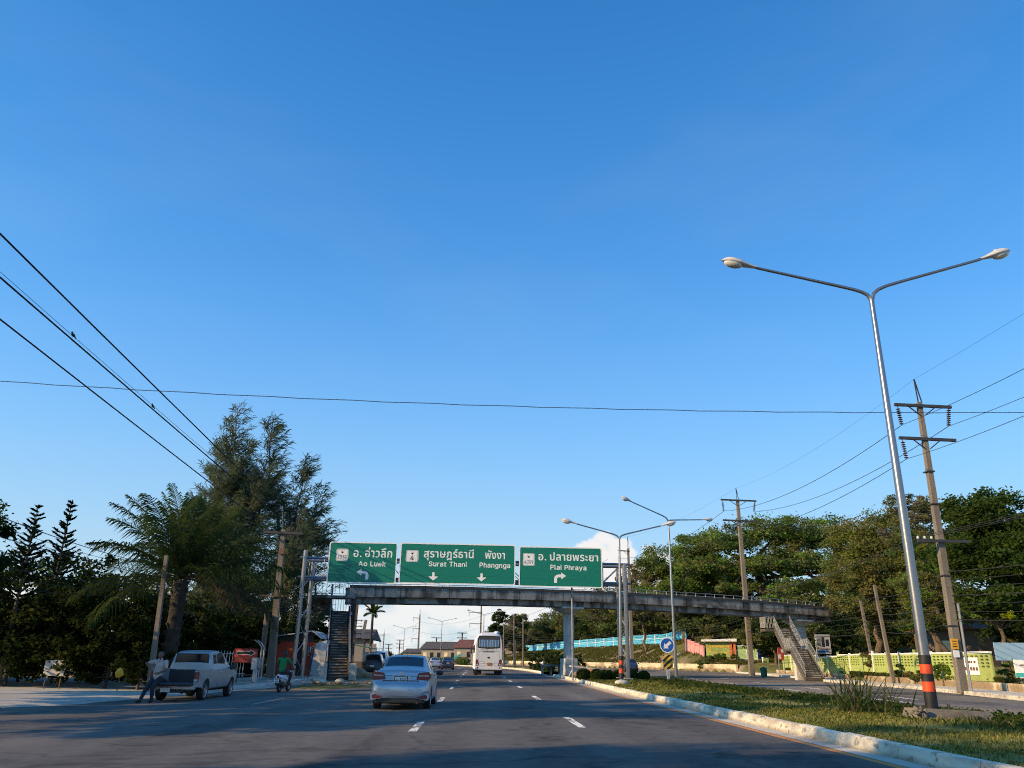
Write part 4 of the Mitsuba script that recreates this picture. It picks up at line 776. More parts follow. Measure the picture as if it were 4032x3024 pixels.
def sedan(label, x, y, a, paint, plate, hero=False, group=None, z=0.0):
    k = thing('sedan_car', label, 'car', group); pl = placer(x, y, a, z)
    st = [(0.00, .62, .40, .58, .50, .60), (0.02, .70, .36, .64, .60, .66), (0.06, .78, .32, .70, .68, .72), (.14, .82, .26, .74, .70, .78), (.18, .83, .24, .90, .68, .98), (.22, .838, .23, .95, .66, 1.055), (.30, .845, .22, .98, .66, 1.09),
          (.62, .85, .20, 1.0, .63, 1.125), (.80, .852, .19, 1.0, .62, 1.16), (1.45, .855, .18, .985, .565, 1.455), (1.75, .857, .18, .975, .555, 1.495), (2.2, .857, .18, .965, .555, 1.50), (2.7, .855, .18, .955, .56, 1.46), (3.45, .85, .18, .94, .62, 1.06), (3.6, .845, .18, .92, .66, .99), (4.1, .80, .22, .80, .62, .86), (4.34, .68, .28, .66, .54, .70), (4.42, .56, .36, .56, .46, .60)]
    body, S = car_body(st, [(.90, .31), (3.42, .31)], .355)
    P(k, 'body', pl(body), paint, 32)
    P(k, 'rear_window', pl(patch(S, [(.86, 10.999), (.86, 8.75), (1.40, 8.8), (1.40, 10.999)], 1)), 'car_glass', True)
    P(k, 'rear_window', pl(patch(S, [(.86, 10.999), (.86, 8.75), (1.40, 8.8), (1.40, 10.999)], -1)), 'car_glass', True)
    for s in (1, -1):
        P(k, 'side_window', pl(patch(S, [(1.05, 7.25), (2.08, 7.25), (2.08, 8.05), (1.42, 8.05)], s)), 'car_glass', True)
        P(k, 'side_window', pl(patch(S, [(2.14, 7.25), (3.18, 7.25), (2.62, 8.05), (2.14, 8.05)], s)), 'car_glass', True)
        P(k, 'windscreen', pl(patch(S, [(2.80, 8.9), (3.38, 8.9), (3.38, 10.99), (2.80, 10.99)], s)), 'car_glass', True)
        m = P(k, 'mirror', pl(ball((s * .96, 3.0, .98), (.11, .07, .075), 2)), 'plastic_dark' if hero else paint, True)
        P(m, 'mirror_arm', pl(beam((s * .84, 3.02, .95), (s * .95, 3.0, .95), .05)), 'plastic_dark')
        P(k, 'door_handle', pl(bbox(s * .853 - .012, s * .853 + .018, 1.72, 1.92, .86, .885, .006)), 'chrome'); P(k, 'door_handle', pl(bbox(s * .853 - .012, s * .853 + .018, 2.72, 2.92, .84, .865, .006)), 'chrome')
        # wrap-round tail light: lower edge rises to the middle
        tl = Polygon([(.44, .83), (.80, .80), (.845, .86), (.85, .99), (.80, 1.045), (.50, 1.00)])
        tl = affinity.scale(tl, s, 1, origin=(0, 0))
        t = P(k, 'tail_light', pl(stand(prism(tl, .42), (0, .56, 0))), 'tail_red', label='dark red tail light')
        P(t, 'white_bar', pl(stand(prism(affinity.scale(Polygon([(.52, .915), (.80, .925), (.80, .95), (.52, .935)]), s, 1, origin=(0, 0)), .012), (0, .139, 0))), 'tail_clear')
        rf = Polygon([(.50, .345), (.72, .31), (.79, .335), (.78, .405), (.70, .41)]); rf = affinity.scale(rf, s, 1, origin=(0, 0))
        q = P(k, 'reflector', pl(stand(prism(rf, .08), (0, .075, 0))), 'tail_red')
        P(q, 'surround', pl(stand(prism(affinity.scale(Polygon([(.42, .345), (.78, .275), (.83, .30), (.84, .43), (.78, .455), (.70, .425), (.80, .41), (.79, .32), (.72, .30)]), s, 1, origin=(0, 0)).buffer(0), .10), (0, .09, 0))), paint)
    hd = plate
    P(k, 'boot_seam', pl(stand(prism(Polygon([(-.52, .78), (-.46, .60), (.46, .60), (.52, .78)]).exterior.buffer(.008), .01), (0, .125, .015))), 'plastic_dark')
    P(k, 'boot_line', pl(box(-.50, .50, .158, .17, .915, .925)), 'plastic_dark')
    number_plate(k, pl, 0, .135, .80, .36, .19, plate)
    P(k, 'plate_recess', pl(stand(prism(rrect(.60, .24, .04), .02), (0, .155, .80))), paint)
    ring_ = Polygon([(math.cos(t) * .062, math.sin(t) * .042) for t in np.linspace(0, 2 * PI, 20)[:-1]])
    inner = Polygon([(math.cos(t) * .026, math.sin(t) * .036) for t in np.linspace(0, 2 * PI, 16)[:-1]])
    P(k, 'emblem', pl(stand(prism(ring_.difference(ring_.buffer(-.011)).union(inner.difference(inner.buffer(-.008))), .012), (0, .158, .985))), 'chrome')
    P(k, 'lower_trim', pl(bbox(-.44, .44, .022, .06, .335, .36, .008)), 'chrome' if hero else paint)
    P(k, 'under_bumper', pl(bbox(-.70, .70, .07, .5, .18, .335, .03)), 'plastic_dark')
    P(k, 'underbody', pl(box(-.66, .66, .3, 4.1, .16, .26)), 'plastic_dark')
    P(k, 'antenna_fin', pl(hull([(-.02, 1.50, 1.475), (.02, 1.50, 1.475), (-.03, 1.68, 1.485), (.03, 1.68, 1.485), (0, 1.50, 1.555), (0, 1.54, 1.56)])), paint)
    P(k, 'brake_light', pl(box(-.12, .12, 1.33, 1.38, 1.425, 1.44)), 'tail_red')
    P(k, 'exhaust_pipe', pl(tube([(.5, .05, .20), (.5, .4, .20)], .03, 8)), 'rust')
    for yy in (.90, 3.42):
        for s in (1, -1): wheel(k, (s * .735, yy), .315, .20, s, pl)
    return k
sedan('silver sedan with dark tinted rear window driving ahead in the tree shade', -2.20, 23.95, -0.012, 'silver_paint', '3207', True, None, on(-2.2, 25.5))
sedan('dark sedan further ahead in the left lane next to the bus', -3.85, 108.5, 0.06, 'dark_paint', '')
sedan('pale sedan half hidden in front of the dark sedan ahead', -6.1, 121, 0.12, 'silver_paint', '')

def pickup(label, x, y, a, paint, open_gate=True):
    k = thing('pickup_truck', label, 'pickup truck'); pl = placer(x, y, a, on(x, y + 2.5))
    # cab and front
    st = [(1.62, .845, .42, 1.12, .70, 1.14), (1.66, .86, .40, 1.13, .68, 1.50), (1.76, .865, .38, 1.13, .655, 1.68), (1.95, .87, .38, 1.13, .635, 1.745), (2.6, .872, .38, 1.13, .63, 1.775), (3.0, .872, .38, 1.13, .635, 1.745), (3.3, .872, .38, 1.12, .65, 1.65), (3.95, .87, .40, 1.11, .70, 1.25), (4.1, .87, .40, 1.10, .72, 1.20), (4.5, .865, .42, 1.06, .70, 1.16), (4.85, .82, .44, .98, .64, 1.05), (5.02, .74, .46, .86, .58, .92), (5.1, .64, .5, .74, .52, .80)]
    body, S = car_body(st, [(4.18, .36)], .43)
    P(k, 'cab', pl(body), paint, 32)
    # bed: outer sides, floor, front wall, all hollow
    bs = [(0.0, .80), (.06, .83), (.2, .845), (1.60, .85)]
    for s in (1, -1):
        out = m3.CrossSection([[(0.0, .50), (1.60, .42), (1.60, 1.07), (0.04, 1.07), (0.0, 1.03)]]) - m3.CrossSection([[(1.02 + .43 * math.cos(t), .36 + .43 * math.sin(t)) for t in np.linspace(0, 2 * PI, 28)[:-1]]])
        m = mani(m3.Manifold.extrude(out, .10)); v = m[0][:, [2, 0, 1]].copy()          # (x, y, z)
        v[:, 0] = v[:, 0] * 1.0 + .745 - .02 * (v[:, 1] < .03); f = m[1]
        if s < 0: v[:, 0] *= -1; f = f[:, ::-1]
        P(k, 'bed_side', pl((v, f)), paint)
        P(k, 'arch_flare', pl(mv((lambda q: q)(cat([beam((s * .855, 1.02 + .445 * math.cos(t), .36 + .445 * math.sin(t)), (s * .855, 1.02 + .445 * math.cos(t + .26), .36 + .445 * math.sin(t + .26)), .035, .04) for t in np.arange(.1, 2.95, .26)])), (0, 0, 0))), paint)
        P(k, 'bed_rail', pl(bbox(s * .80 - .055, s * .80 + .055, .02, 1.6, 1.065, 1.10, .012)), paint)
        P(k, 'tail_light', pl(bbox(s * .795 - .075, s * .795 + .065, -.03, .16, .66, 1.02, .03)), 'tail_red')
        P(k, 'reversing_light', pl(bbox(s * .795 - .065, s * .795 + .055, -.038, .0, .685, .765, .012)), 'tail_clear')
        P(k, 'side_window', pl(patch(S, [(1.82, 7.25), (2.22, 7.25), (2.22, 8.05), (1.90, 8.05)], s)), 'car_glass', True)
        P(k, 'side_window', pl(patch(S, [(2.30, 7.25), (3.62, 7.25), (3.00, 8.05), (2.30, 8.05)], s)), 'car_glass', True)
        P(k, 'windscreen', pl(patch(S, [(3.2, 8.9), (3.9, 8.9), (3.9, 10.99), (3.2, 10.99)], s)), 'car_glass', True)
        P(k, 'rear_window', pl(box(-.62 if s < 0 else 0, .0 if s < 0 else .62, 1.640, 1.655, 1.22, 1.60)), 'car_glass') if s > 0 else None
        m = P(k, 'mirror', pl(bbox(s * 1.02 - .11, s * 1.02 + .11, 3.45, 3.57, 1.06, 1.25, .04)), 'plastic_dark'); P(m, 'mirror_arm', pl(beam((s * .84, 3.5, 1.12), (s * .95, 3.5, 1.14), .05)), 'plastic_dark')
        P(k, 'door_handle', pl(bbox(s * .86 - .01, s * .86 + .02, 2.42, 2.6, .98, 1.01, .006)), 'chrome')
        P(k, 'door_seam', pl(box(s * .862 - .003, s * .862 + .003, 2.26, 2.272, .45, 1.08)), 'plastic_dark')
    P(k, 'window_frame', pl(stand(prism(Polygon([(-.66, 1.17), (.66, 1.17), (.60, 1.65), (-.60, 1.65)]).difference(Polygon([(-.62, 1.21), (.62, 1.21), (.57, 1.61), (-.57, 1.61)])), .012), (0, 1.652, 0))), 'black')
    P(k, 'rear_glass', pl(stand(prism(Polygon([(-.62, 1.21), (.62, 1.21), (.57, 1.61), (-.57, 1.61)]), .01), (0, 1.650, 0))), 'car_glass')
    P(k, 'bed_floor', pl(box(-.74, .74, .0, 1.6, .56, .62)), 'plastic_dark'); P(k, 'bed_liner', pl(box(-.745, .745, 1.54, 1.60, .62, 1.07)), 'plastic_dark')
    P(k, 'tailgate', pl(mv(bbox(-.72, .72, -.48, .0, .555, .625, .02), (0, 0, 0))), 'plastic_dark', label='tailgate folded down flat')
    P(k, 'rear_bumper', pl(bbox(-.80, .80, -.14, .10, .40, .55, .03)), 'silver_truck'); P(k, 'bumper_step', pl(bbox(-.45, .45, -.16, .02, .33, .43, .02)), 'plastic_dark')
    number_plate(k, pl, -.18, -.165, .405, .36, .16, '')
    P(k, 'chassis', pl(box(-.5, .5, .1, 4.4, .30, .46)), 'plastic_dark'); P(k, 'rear_axle', pl(tube([(-.7, 1.02, .34), (-.1, 1.02, .34), (0, 1.02, .34), (.1, 1.02, .34), (.7, 1.02, .34)], [.05, .05, .13, .05, .05], 8)), 'plastic_dark')
    P(k, 'exhaust_pipe', pl(tube([(-.35, -.1, .31), (-.35, .5, .33)], .03, 8)), 'galv')
    for yy in (1.02, 4.18):
        for s in (1, -1): wheel(k, (s * .745, yy), .36, .22, s, pl, spokes=6)
    return k
pickup('silver pickup truck with its tailgate down parked at the left roadside', -10.95, 30.3, 0.0, 'silver_truck')

def bus(label, x, y, a):
    k = thing('coach_bus', label, 'bus'); pl = placer(x, y, a)
    rings = []
    for yy, sc, zt in ((0.0, .955, 3.42), (.10, .985, 3.52), (.45, 1.0, 3.60), (11.4, 1.0, 3.60), (11.9, .97, 3.45)):
        w = 1.24 * sc
        hp = np.array([(0, .50), (w, .50), (w, .62), (w, 1.9), (w * .975, 2.7), (w * .90, zt - .30), (w * .76, zt - .06), (w * .5, zt), (0, zt + .03)])
        full = np.vstack([hp, np.stack([-hp[-2:0:-1, 0], hp[-2:0:-1, 1]], 1)]); rings.append(np.stack([full[:, 0], np.full(len(full), yy), full[:, 1]], 1))
    n = len(rings[0]); v = np.vstack(rings + [rings[0].mean(0)[None], rings[-1].mean(0)[None]]); kk = len(rings)
    i, j = np.meshgrid(np.arange(kk - 1), np.arange(n), indexing='ij'); i, j = i.ravel(), j.ravel(); j2 = (j + 1) % n
    f = [np.stack([i * n + j, i * n + j2, (i + 1) * n + j2], 1), np.stack([i * n + j, (i + 1) * n + j2, (i + 1) * n + j], 1)]
    j = np.arange(n); j2 = (j + 1) % n
    f += [np.stack([j2, j, j * 0 + kk * n], 1), np.stack([(kk - 1) * n + j, (kk - 1) * n + j2, j * 0 + kk * n + 1], 1)]
    P(k, 'body', pl((v, np.vstack(f))), 'white_paint', 35)
    face = lambda poly, d, dy=0.0: pl(stand(prism(poly, d), (0, dy, 0)))
    win = Polygon([(-.98, 2.38), (-.5, 2.31), (0, 2.29), (.5, 2.31), (.98, 2.38), (.95, 3.15), (.88, 3.30), (-.88, 3.30), (-.95, 3.15)])
    P(k, 'window_frame', face(win.buffer(.05), .02, .01), 'black'); rw = P(k, 'rear_window', face(win, .008, -.012), 'car_glass')
    for i in range(22):
        xx = -.86 + 1.70 * i / 21
        P(rw, 'curtain_fold', pl(mv(tube([(xx, 0, 2.42), (xx, 0, 3.02)], .036, 6), (0, -.005, 0))), 'curtain' if i % 3 else 'roof_blue')
    P(k, 'engine_seam', face(Polygon([(-.98, 1.95), (-.94, 2.02), (.94, 2.02), (.98, 1.95), (.93, .98), (-.93, .98)]).exterior.buffer(.012), .006, -.001), 'plastic_dark')
    P(k, 'grille_slot', face(Polygon([(-.62, 2.03), (-.5, 1.96), (.5, 1.96), (.62, 2.03)]), .012, -.001), 'black')
    P(k, 'emblem', face(affinity.scale(Polygon([(math.cos(t) * .12, math.sin(t) * .075) for t in np.linspace(0, 2 * PI, 20)[:-1]]), 1, 1), .02, 0), 'black') if False else P(k, 'emblem', pl(stand(prism(Polygon([(math.cos(t) * .12, 1.50 + math.sin(t) * .075) for t in np.linspace(0, 2 * PI, 20)[:-1]]), .02), (0, 0, 0))), 'black')
    for s in (1, -1):
        tl = affinity.scale(Polygon([(.86, .86), (1.08, .80), (1.14, .92), (1.15, 1.30), (1.08, 1.36), (.96, 1.28)]), s, 1, origin=(0, 0))
        t = P(k, 'tail_light', face(tl, .05, .03), 'tail_red'); P(t, 'housing', face(tl.buffer(.025), .03, .03), 'black')
        P(t, 'reversing_light', face(affinity.scale(Polygon([(.92, .90), (1.06, .86), (1.10, .93), (.96, .99)]), s, 1, origin=(0, 0)), .008, -.021), 'tail_clear')
        P(k, 'fog_light', pl(stand(mv(lathe([(0, .03), (.055, .02), (.06, 0)], 12), (s * .98, .66, 0)), (0, 0, 0))), 'black')
        for yy in (2.9, 9.2):
            wheel(k, (s * 1.05, yy), .50, .30, s, pl, spokes=8)
    for s in (1, -1): P(k, 'mud_flap', pl(box(s * .93 - .3, s * .93 + .3, .35, .38, .10, .52)), 'rubber')
    P(k, 'lower_skirt', pl(box(-1.16, 1.16, .03, .8, .38, .52)), 'black')
    P(k, 'bumper_line', face(Polygon([(-1.2, .80), (1.2, .80), (1.2, .815), (-1.2, .815)]), .006, 0.0), 'plastic_dark')
    number_plate(k, pl, .10, -.01, .96, .40, .19, '', 'plate_orange')
    xx = -1.02
    for w_ in (.10, .02, .30, .34, .06, .36, .10):            # small lettering too far off to read: rows of strokes
        for q in np.arange(xx, xx + w_ - .02, .05): P(k, 'lettering_stroke', pl(box(q, q + .030, -.008, .0, 2.12, 2.19)), 'navy_paint')
        xx += w_ + .08
    for q in np.arange(-.45, .42, .06): P(k, 'lettering_stroke', pl(box(q, q + .035, -.008, .0, 2.052, 2.082)), 'steel_dark')
    for q in np.arange(-.86, -.30, .07): P(k, 'lettering_stroke', pl(box(q, q + .04, -.008, .0, 1.14, 1.18)), 'galv_dull')
    P(k, 'roof_unit', pl(bbox(-.7, .7, 2, 5, 3.58, 3.74, .06)), 'lamp_shell'); P(k, 'roof_dome', pl(ball((.72, 1.0, 3.66), (.26, .34, .16), 2)), 'white_paint', True)
    for s in (1, -1):
        m = P(k, 'mirror', pl(bbox(s * 1.42 - .09, s * 1.42 + .09, 11.9, 12.05, 1.9, 2.55, .04)), 'black'); P(m, 'mirror_arm', pl(beam((s * 1.15, 11.8, 2.9), (s * 1.42, 11.95, 2.5), .05)), 'black')
        P(k, 'side_glass', pl(box(s * 1.232 - .012, s * 1.232 + .006, 1.0, 11.2, 1.72, 2.62)) if False else pl(hull([(s * 1.243, 1.0, 1.9), (s * 1.243, 11.2, 1.9), (s * 1.215, 1.0, 2.68), (s * 1.215, 11.2, 2.68), (s * 1.2, 1.0, 1.9), (s * 1.2, 11.2, 2.68)])), 'car_glass')
    return k
bus('white coach with blue rear curtains driving ahead in the middle lane', 1.02, 73.2, 0.02)

# a small dark hatchback coming towards the viewer on the opposite carriageway
def small_car(label, x, y, a, paint, z=0.0, name='hatchback_car', h=1.0):
    k = thing(name, label, 'car'); pl = placer(x, y, a, z)
    st = [(0.0, .60, .38, .62, .5, .64), (.06, .76, .30, .80, .66, .84), (.14, .82, .24, .92, .62, 1.1), (.35, .84, .20, .96, .56, 1.40 * h), (.8, .845, .18, .96, .55, 1.49 * h), (1.6, .845, .18, .95, .55, 1.52 * h), (2.2, .845, .18, .94, .56, 1.47 * h), (2.95, .84, .18, .92, .62, 1.04), (3.5, .80, .22, .82, .62, .90), (3.78, .66, .30, .68, .52, .72), (3.86, .54, .36, .58, .44, .62)]
    body, S = car_body(st, [(.72, .30), (3.02, .30)], .35)
    P(k, 'body', pl(body), paint, 32)
    for s in (1, -1):
        P(k, 'windscreen', pl(patch(S, [(2.26, 8.8), (2.88, 8.8), (2.88, 10.99), (2.26, 10.99)], s)), 'car_glass', True)
        P(k, 'rear_window', pl(patch(S, [(.16, 8.8), (.34, 8.8), (.34, 10.99), (.16, 10.99)], s)), 'car_glass', True)
        P(k, 'side_window', pl(patch(S, [(.45, 7.25), (2.75, 7.25), (2.1, 8.05), (.55, 8.05)], s)), 'car_glass', True)
        P(k, 'headlight', pl(hull([(s * .44, 3.70, .66), (s * .44, 3.66, .78), (s * .74, 3.52, .70), (s * .76, 3.40, .84), (s * .60, 3.60, .82), (s * .50, 3.72, .70)])), 'tail_clear')
        P(k, 'tail_light', pl(bbox(s * .74 - .07, s * .74 + .07, .02, .2, .78, 1.0, .02)), 'tail_red')
        P(k, 'mirror', pl(ball((s * .94, 2.5, .98), (.10, .07, .07), 1)), paint)
        for yy in (.72, 3.02): wheel(k, (s * .73, yy), .305, .19, s, pl)
    P(k, 'grille', pl(bbox(-.42, .42, 3.78, 3.87, .38, .5, .02)), 'black'); number_plate(k, pl, 0, -.0, .70, .34, .15, '')
    return k
small_car('dark blue hatchback coming along the opposite road behind the gantry leg', 19.4, 104, PI - .10, 'navy_paint', on(19, 102))
small_car('white car standing behind the topiary shrubs of the median', 10.6, 121, PI - 0.2, 'white_paint', 0.12, 'parked_car')

# ------------------------------------------------------------------ people
def flesh(bones, edge=0.03, n=14, smooth=6):
    parts = []
    for a, ra, b_, rb in bones:
        s1 = m3.Manifold.sphere(ra, n).translate(list(map(float, a))); s2 = m3.Manifold.sphere(rb, n).translate(list(map(float, b_)))
        parts.append(m3.Manifold.batch_hull([s1, s2]))
    M = m3.Manifold.batch_boolean(parts, m3.OpType.Add).refine_to_length(edge)
    q = M.to_mesh(); t = trimesh.Trimesh(q.vert_properties[:, :3], q.tri_verts, process=False)
    trimesh.smoothing.filter_taubin(t, iterations=smooth); return vf(t)
def hand(w, d, up, s=1):
    """bones of a hand at wrist w pointing along d: palm, four fingers of unequal length, thumb"""
    d = np.asarray(d, float); d /= np.linalg.norm(d); up = np.asarray(up, float); sd = np.cross(d, up); sd /= np.linalg.norm(sd); up = np.cross(sd, d); w = np.asarray(w, float)
    b = [(w, .026, w + d * .045 + sd * .018, .022), (w, .026, w + d * .045 - sd * .018, .022), (w + d * .045 + sd * .018, .022, w + d * .085 + sd * .03, .014), (w + d * .045 - sd * .018, .022, w + d * .085 - sd * .028, .014)]
    for i, L in enumerate((.068, .078, .072, .055)):
        o = sd * (.032 - .021 * i); p0 = w + d * .08 + o; p1 = p0 + (d * .8 - up * .4) * L * .55; p2 = p1 + (d * .35 - up * .9) * L * .5
        b += [(p0, .0105, p1, .0095), (p1, .0095, p2, .008)]
    t0 = w + d * .025 + sd * .03; t1 = t0 + (sd * .7 + d * .7 - up * .2) * .04; t2 = t1 + (d * .9 + sd * .1 - up * .3) * .035
    return b + [(t0, .014, t1, .012), (t1, .012, t2, .0095)]
def person(label, J, place, shirt, trousers, hair_long, look=(0, -1, 0)):
    """J: joints. One body, clothes and hair as its children."""
    k = thing('person', label, 'person'); pm = lambda m: place(m)
    J = {a: np.array(b, float) for a, b in J.items()}
    body = [(J['pelvis'], .13, J['chest'], .135), (J['chest'], .12, J['neck'], .055), (J['neck'], .052, J['head'], .06), (J['head'] + [0, 0, .03], .095, J['head'] + np.array(look) * .03 + [0, 0, -.035], .078), (J['head'] + np.array(look) * .05 + [0, 0, -.06], .055, J['head'] + np.array(look) * .045 + [0, 0, -.085], .04)]
    for s in 'lr':
        body += [(J['chest'] + [0, 0, .09], .075, J['sh' + s], .062), (J['sh' + s], .056, J['el' + s], .042), (J['el' + s], .042, J['wr' + s], .029), (J['pelvis'], .115, J['hip' + s], .105), (J['hip' + s], .095, J['kn' + s], .062), (J['kn' + s], .060, J['an' + s], .042), (J['an' + s], .045, J['an' + s] + [0, 0, -.045], .042), (J['an' + s] + [0, 0, -.045], .042, J['to' + s], .030)]
        d = J['wr' + s] - J['el' + s]; body += hand(J['wr' + s] + d / np.linalg.norm(d) * .015, J.get('hd' + s, d), J.get('hu' + s, np.array([0, 0, 1.0])) if abs(d[2]) < .9 * np.linalg.norm(d) else np.array([0, 1.0, 0]))
    lk = np.array(look, float); sd = np.cross(lk, [0, 0, 1.0]); h = J['head']
    body += [(h + lk * .092 + [0, 0, .005], .012, h + lk * .118 + [0, 0, -.022], .015)]
    for s in (1, -1): body += [(h + sd * s * .088 + [0, 0, .012], .014, h + sd * s * .092 + [0, 0, -.022], .010)]
    P(k, 'body', pm(flesh(body, .022)), 'skin', True)
    for s in (1, -1):
        P(k, 'eye', pm(ball(h + lk * .096 + sd * s * .034 + [0, 0, .008], .012, 1)), 'hair')
    P(k, 'mouth', pm(beam(h + lk * .103 + sd * .022 + [0, 0, -.055], h + lk * .103 - sd * .022 + [0, 0, -.055], .008)), 'trousers_brown')
    top = [(J['pelvis'] + [0, 0, .03], .155, J['chest'], .160), (J['chest'], .15, J['neck'] + [0, 0, -.05], .075)]
    for s in 'lr':
        top += [(J['chest'] + [0, 0, .09], .09, J['sh' + s], .078), (J['sh' + s], .074, J['sh' + s] * .38 + J['el' + s] * .62, .064)]
    P(k, 'shirt', pm(flesh(top, .035)), shirt, True)
    legs = [(J['pelvis'], .142, J['pelvis'] + [0, 0, .06], .14)]
    for s in 'lr':
        legs += [(J['pelvis'], .135, J['hip' + s], .125), (J['hip' + s], .118, J['kn' + s], .080), (J['kn' + s], .078, J['an' + s] + (J['kn' + s] - J['an' + s]) * .12, .060)]
        P(k, 'shoe', pm(flesh([(J['an' + s] + [0, 0, -.035], .05, J['to' + s], .040), (J['an' + s] + [0, 0, -.055], .035, J['to' + s] + [0, 0, -.01], .03)], .03)), 'rubber', True)
    P(k, 'trousers', pm(flesh(legs, .035)), trousers, True)
    hr = [(h + [0, 0, .055] - lk * .018, .092, h - lk * .045 + [0, 0, .0], .082)]
    if hair_long: hr += [(h - lk * .06 + [0, 0, -.0], .075, h - lk * .085 + [0, 0, -.22], .055), (h - lk * .085 + [0, 0, -.22], .055, h - lk * .10 + [0, 0, -.30], .03)]
    P(k, 'hair', pm(flesh(hr, .03)), 'hair', True)
    if shirt == 'shirt_pale':
        for s in (1, -1):
            c = J['neck'] + np.array([s * .05, -.06, .01]); P(k, 'collar', pm(hull([c + np.array(q) for q in ((-.035 * s, .0, .045), (.04 * s, -.0, .03), (.045 * s, -.05, -.05), (-.01 * s, -.055, -.075), (.03 * s, .02, -.02))])), shirt)
        P(k, 'pocket_flap', pm(hull([J['chest'] + np.array([.09 + a, -.158 + .008 * b, .02 + c]) for a in (-.045, .045) for b in (0, 1) for c in (-.015, .015)])), shirt)
    return k
# the man half sitting on the lowered tailgate, facing the viewer, one forearm raised
person('man in a pale shirt and dark trousers sitting against the lowered pickup tailgate',
       dict(pelvis=(0, 0, .80), chest=(.04, .02, 1.20), neck=(.045, .0, 1.42), head=(.035, -.03, 1.58), shl=(.235, .02, 1.35), shr=(-.155, .02, 1.36), ell=(.30, -.05, 1.07), wrl=(.10, -.20, .98), elr=(-.42, -.06, 1.30), wrr=(-.20, -.22, 1.12),
            hdl=(-1, -.3, .05), hdr=(1, -.3, -.4), hipl=(.10, -.02, .78), hipr=(-.10, -.02, .78), knl=(.02, -.32, .50), anl=(.04, -.28, .10), tol=(.03, -.44, .045), knr=(-.20, -.30, .46), anr=(-.30, -.42, .10), tor=(-.36, -.56, .045)),
       placer(-11.42, 29.96, 0, on(-11.4, 30)), 'shirt_pale', 'trousers_dark', False, (-.12, -.99, 0))

# scooter with its rider, seen from behind
def scooter(label, x, y, a):
    k = thing('motor_scooter', label, 'motorcycle'); pl = placer(x, y, a, on(x, y + .8))
    for yy in (.28, 1.50):
        ty = lathe([(.19, -.045), (.25, -.05), (.285, -.03), (.295, 0), (.285, .03), (.25, .05), (.19, .045)], 24)
        R0 = np.array([[0, 0, 1], [0, 1, 0], [-1, 0, 0.0]])
        w = P(k, 'wheel', pl(mv(mv(ty, (0, 0, 0), R0), (0, yy, .295))), 'rubber', 40); P(w, 'rim', pl(mv(mv(lathe([(0, .03), (.04, .03), (.05, .012), (.17, .012), (.19, .03), (.2, .03)], 20), (0, 0, 0), R0), (0, yy, .295))), 'rim', 30)
        P(w, 'hub', pl(tube([(-.09, yy, .295), (.09, yy, .295)], .03, 8)), 'rim')
    P(k, 'tail_fairing', pl(flesh([((.0, .02, .70), .085, (0, .7, .66), .15), ((0, .3, .60), .12, (0, .9, .50), .13), ((-.10, .15, .68), .06, (-.12, .8, .58), .08), ((.10, .15, .68), .06, (.12, .8, .58), .08)], .05, 12, 4)), 'white_paint', True)
    P(k, 'seat', pl(flesh([((0, .10, .79), .075, (0, .75, .76), .10), ((0, .75, .76), .10, (0, .85, .73), .08)], .05, 12, 4)), 'leather_seat', True)
    P(k, 'front_shield', pl(flesh([((-.14, 1.20, .85), .07, (-.10, 1.32, .45), .07), ((.14, 1.20, .85), .07, (.10, 1.32, .45), .07), ((0, 1.2, .88), .08, (0, 1.34, .42), .08)], .05, 12, 4)), 'white_paint', True)
    P(k, 'floorboard', pl(bbox(-.16, .16, .75, 1.35, .26, .36, .03)), 'plastic_dark')
    P(k, 'fork', pl(cat([tube([(s * .09, 1.52, .30), (s * .07, 1.30, .95)], .025, 8) for s in (-1, 1)])), 'rim')
    hb = P(k, 'handlebar', pl(tube([(-.34, 1.02, 1.00), (-.2, 1.14, 1.02), (0, 1.2, .99), (.2, 1.14, 1.02), (.34, 1.02, 1.00)], .018, 8)), 'black')
    for s in (1, -1):
        m = P(hb, 'mirror', pl(ball((s * .36, 1.12, 1.20), (.065, .02, .045), 2)), 'black'); P(m, 'mirror_stem', pl(tube([(s * .26, 1.10, 1.01), (s * .36, 1.12, 1.18)], .008, 6)), 'black')
    P(k, 'mudguard', pl(flesh([((0, -.08, .62), .05, (0, -.12, .34), .055), ((-.05, -.08, .60), .04, (-.05, -.11, .36), .04), ((.05, -.08, .6), .04, (.05, -.11, .36), .04)], .04, 10, 3)), 'plastic_dark', True)
    P(k, 'tail_light', pl(bbox(-.065, .065, -.10, -.02, .655, .735, .02)), 'tail_red')
    np_ = P(k, 'number_plate', pl(stand(prism(rrect(.22, .18, .02), .01), (0, -.185, .52))), 'plate_white')
    P(np_, 'characters', pl(cat([stand(box(q, q + .022, z, z + .045, 0, .004), (0, -.195, 0)) for z in (.455, .535) for q in np.arange(-.07, .06, .04)])), 'black')
    P(k, 'exhaust_muffler', pl(tube([(.15, -.05, .36), (.15, .35, .32), (.12, .6, .28)], [.05, .055, .025], 10)), 'plastic_dark', True)
    P(k, 'engine', pl(bbox(-.14, .14, .25, .65, .2, .42, .04)), 'plastic_dark')
    P(k, 'side_stand', pl(tube([(-.12, .7, .25), (-.2, .62, .06)], .012, 6)), 'black')
    return k
sx_, sy_ = -9.0, 37.8
scooter('white motor scooter ridden along the left edge of the road', sx_, sy_, -0.10)
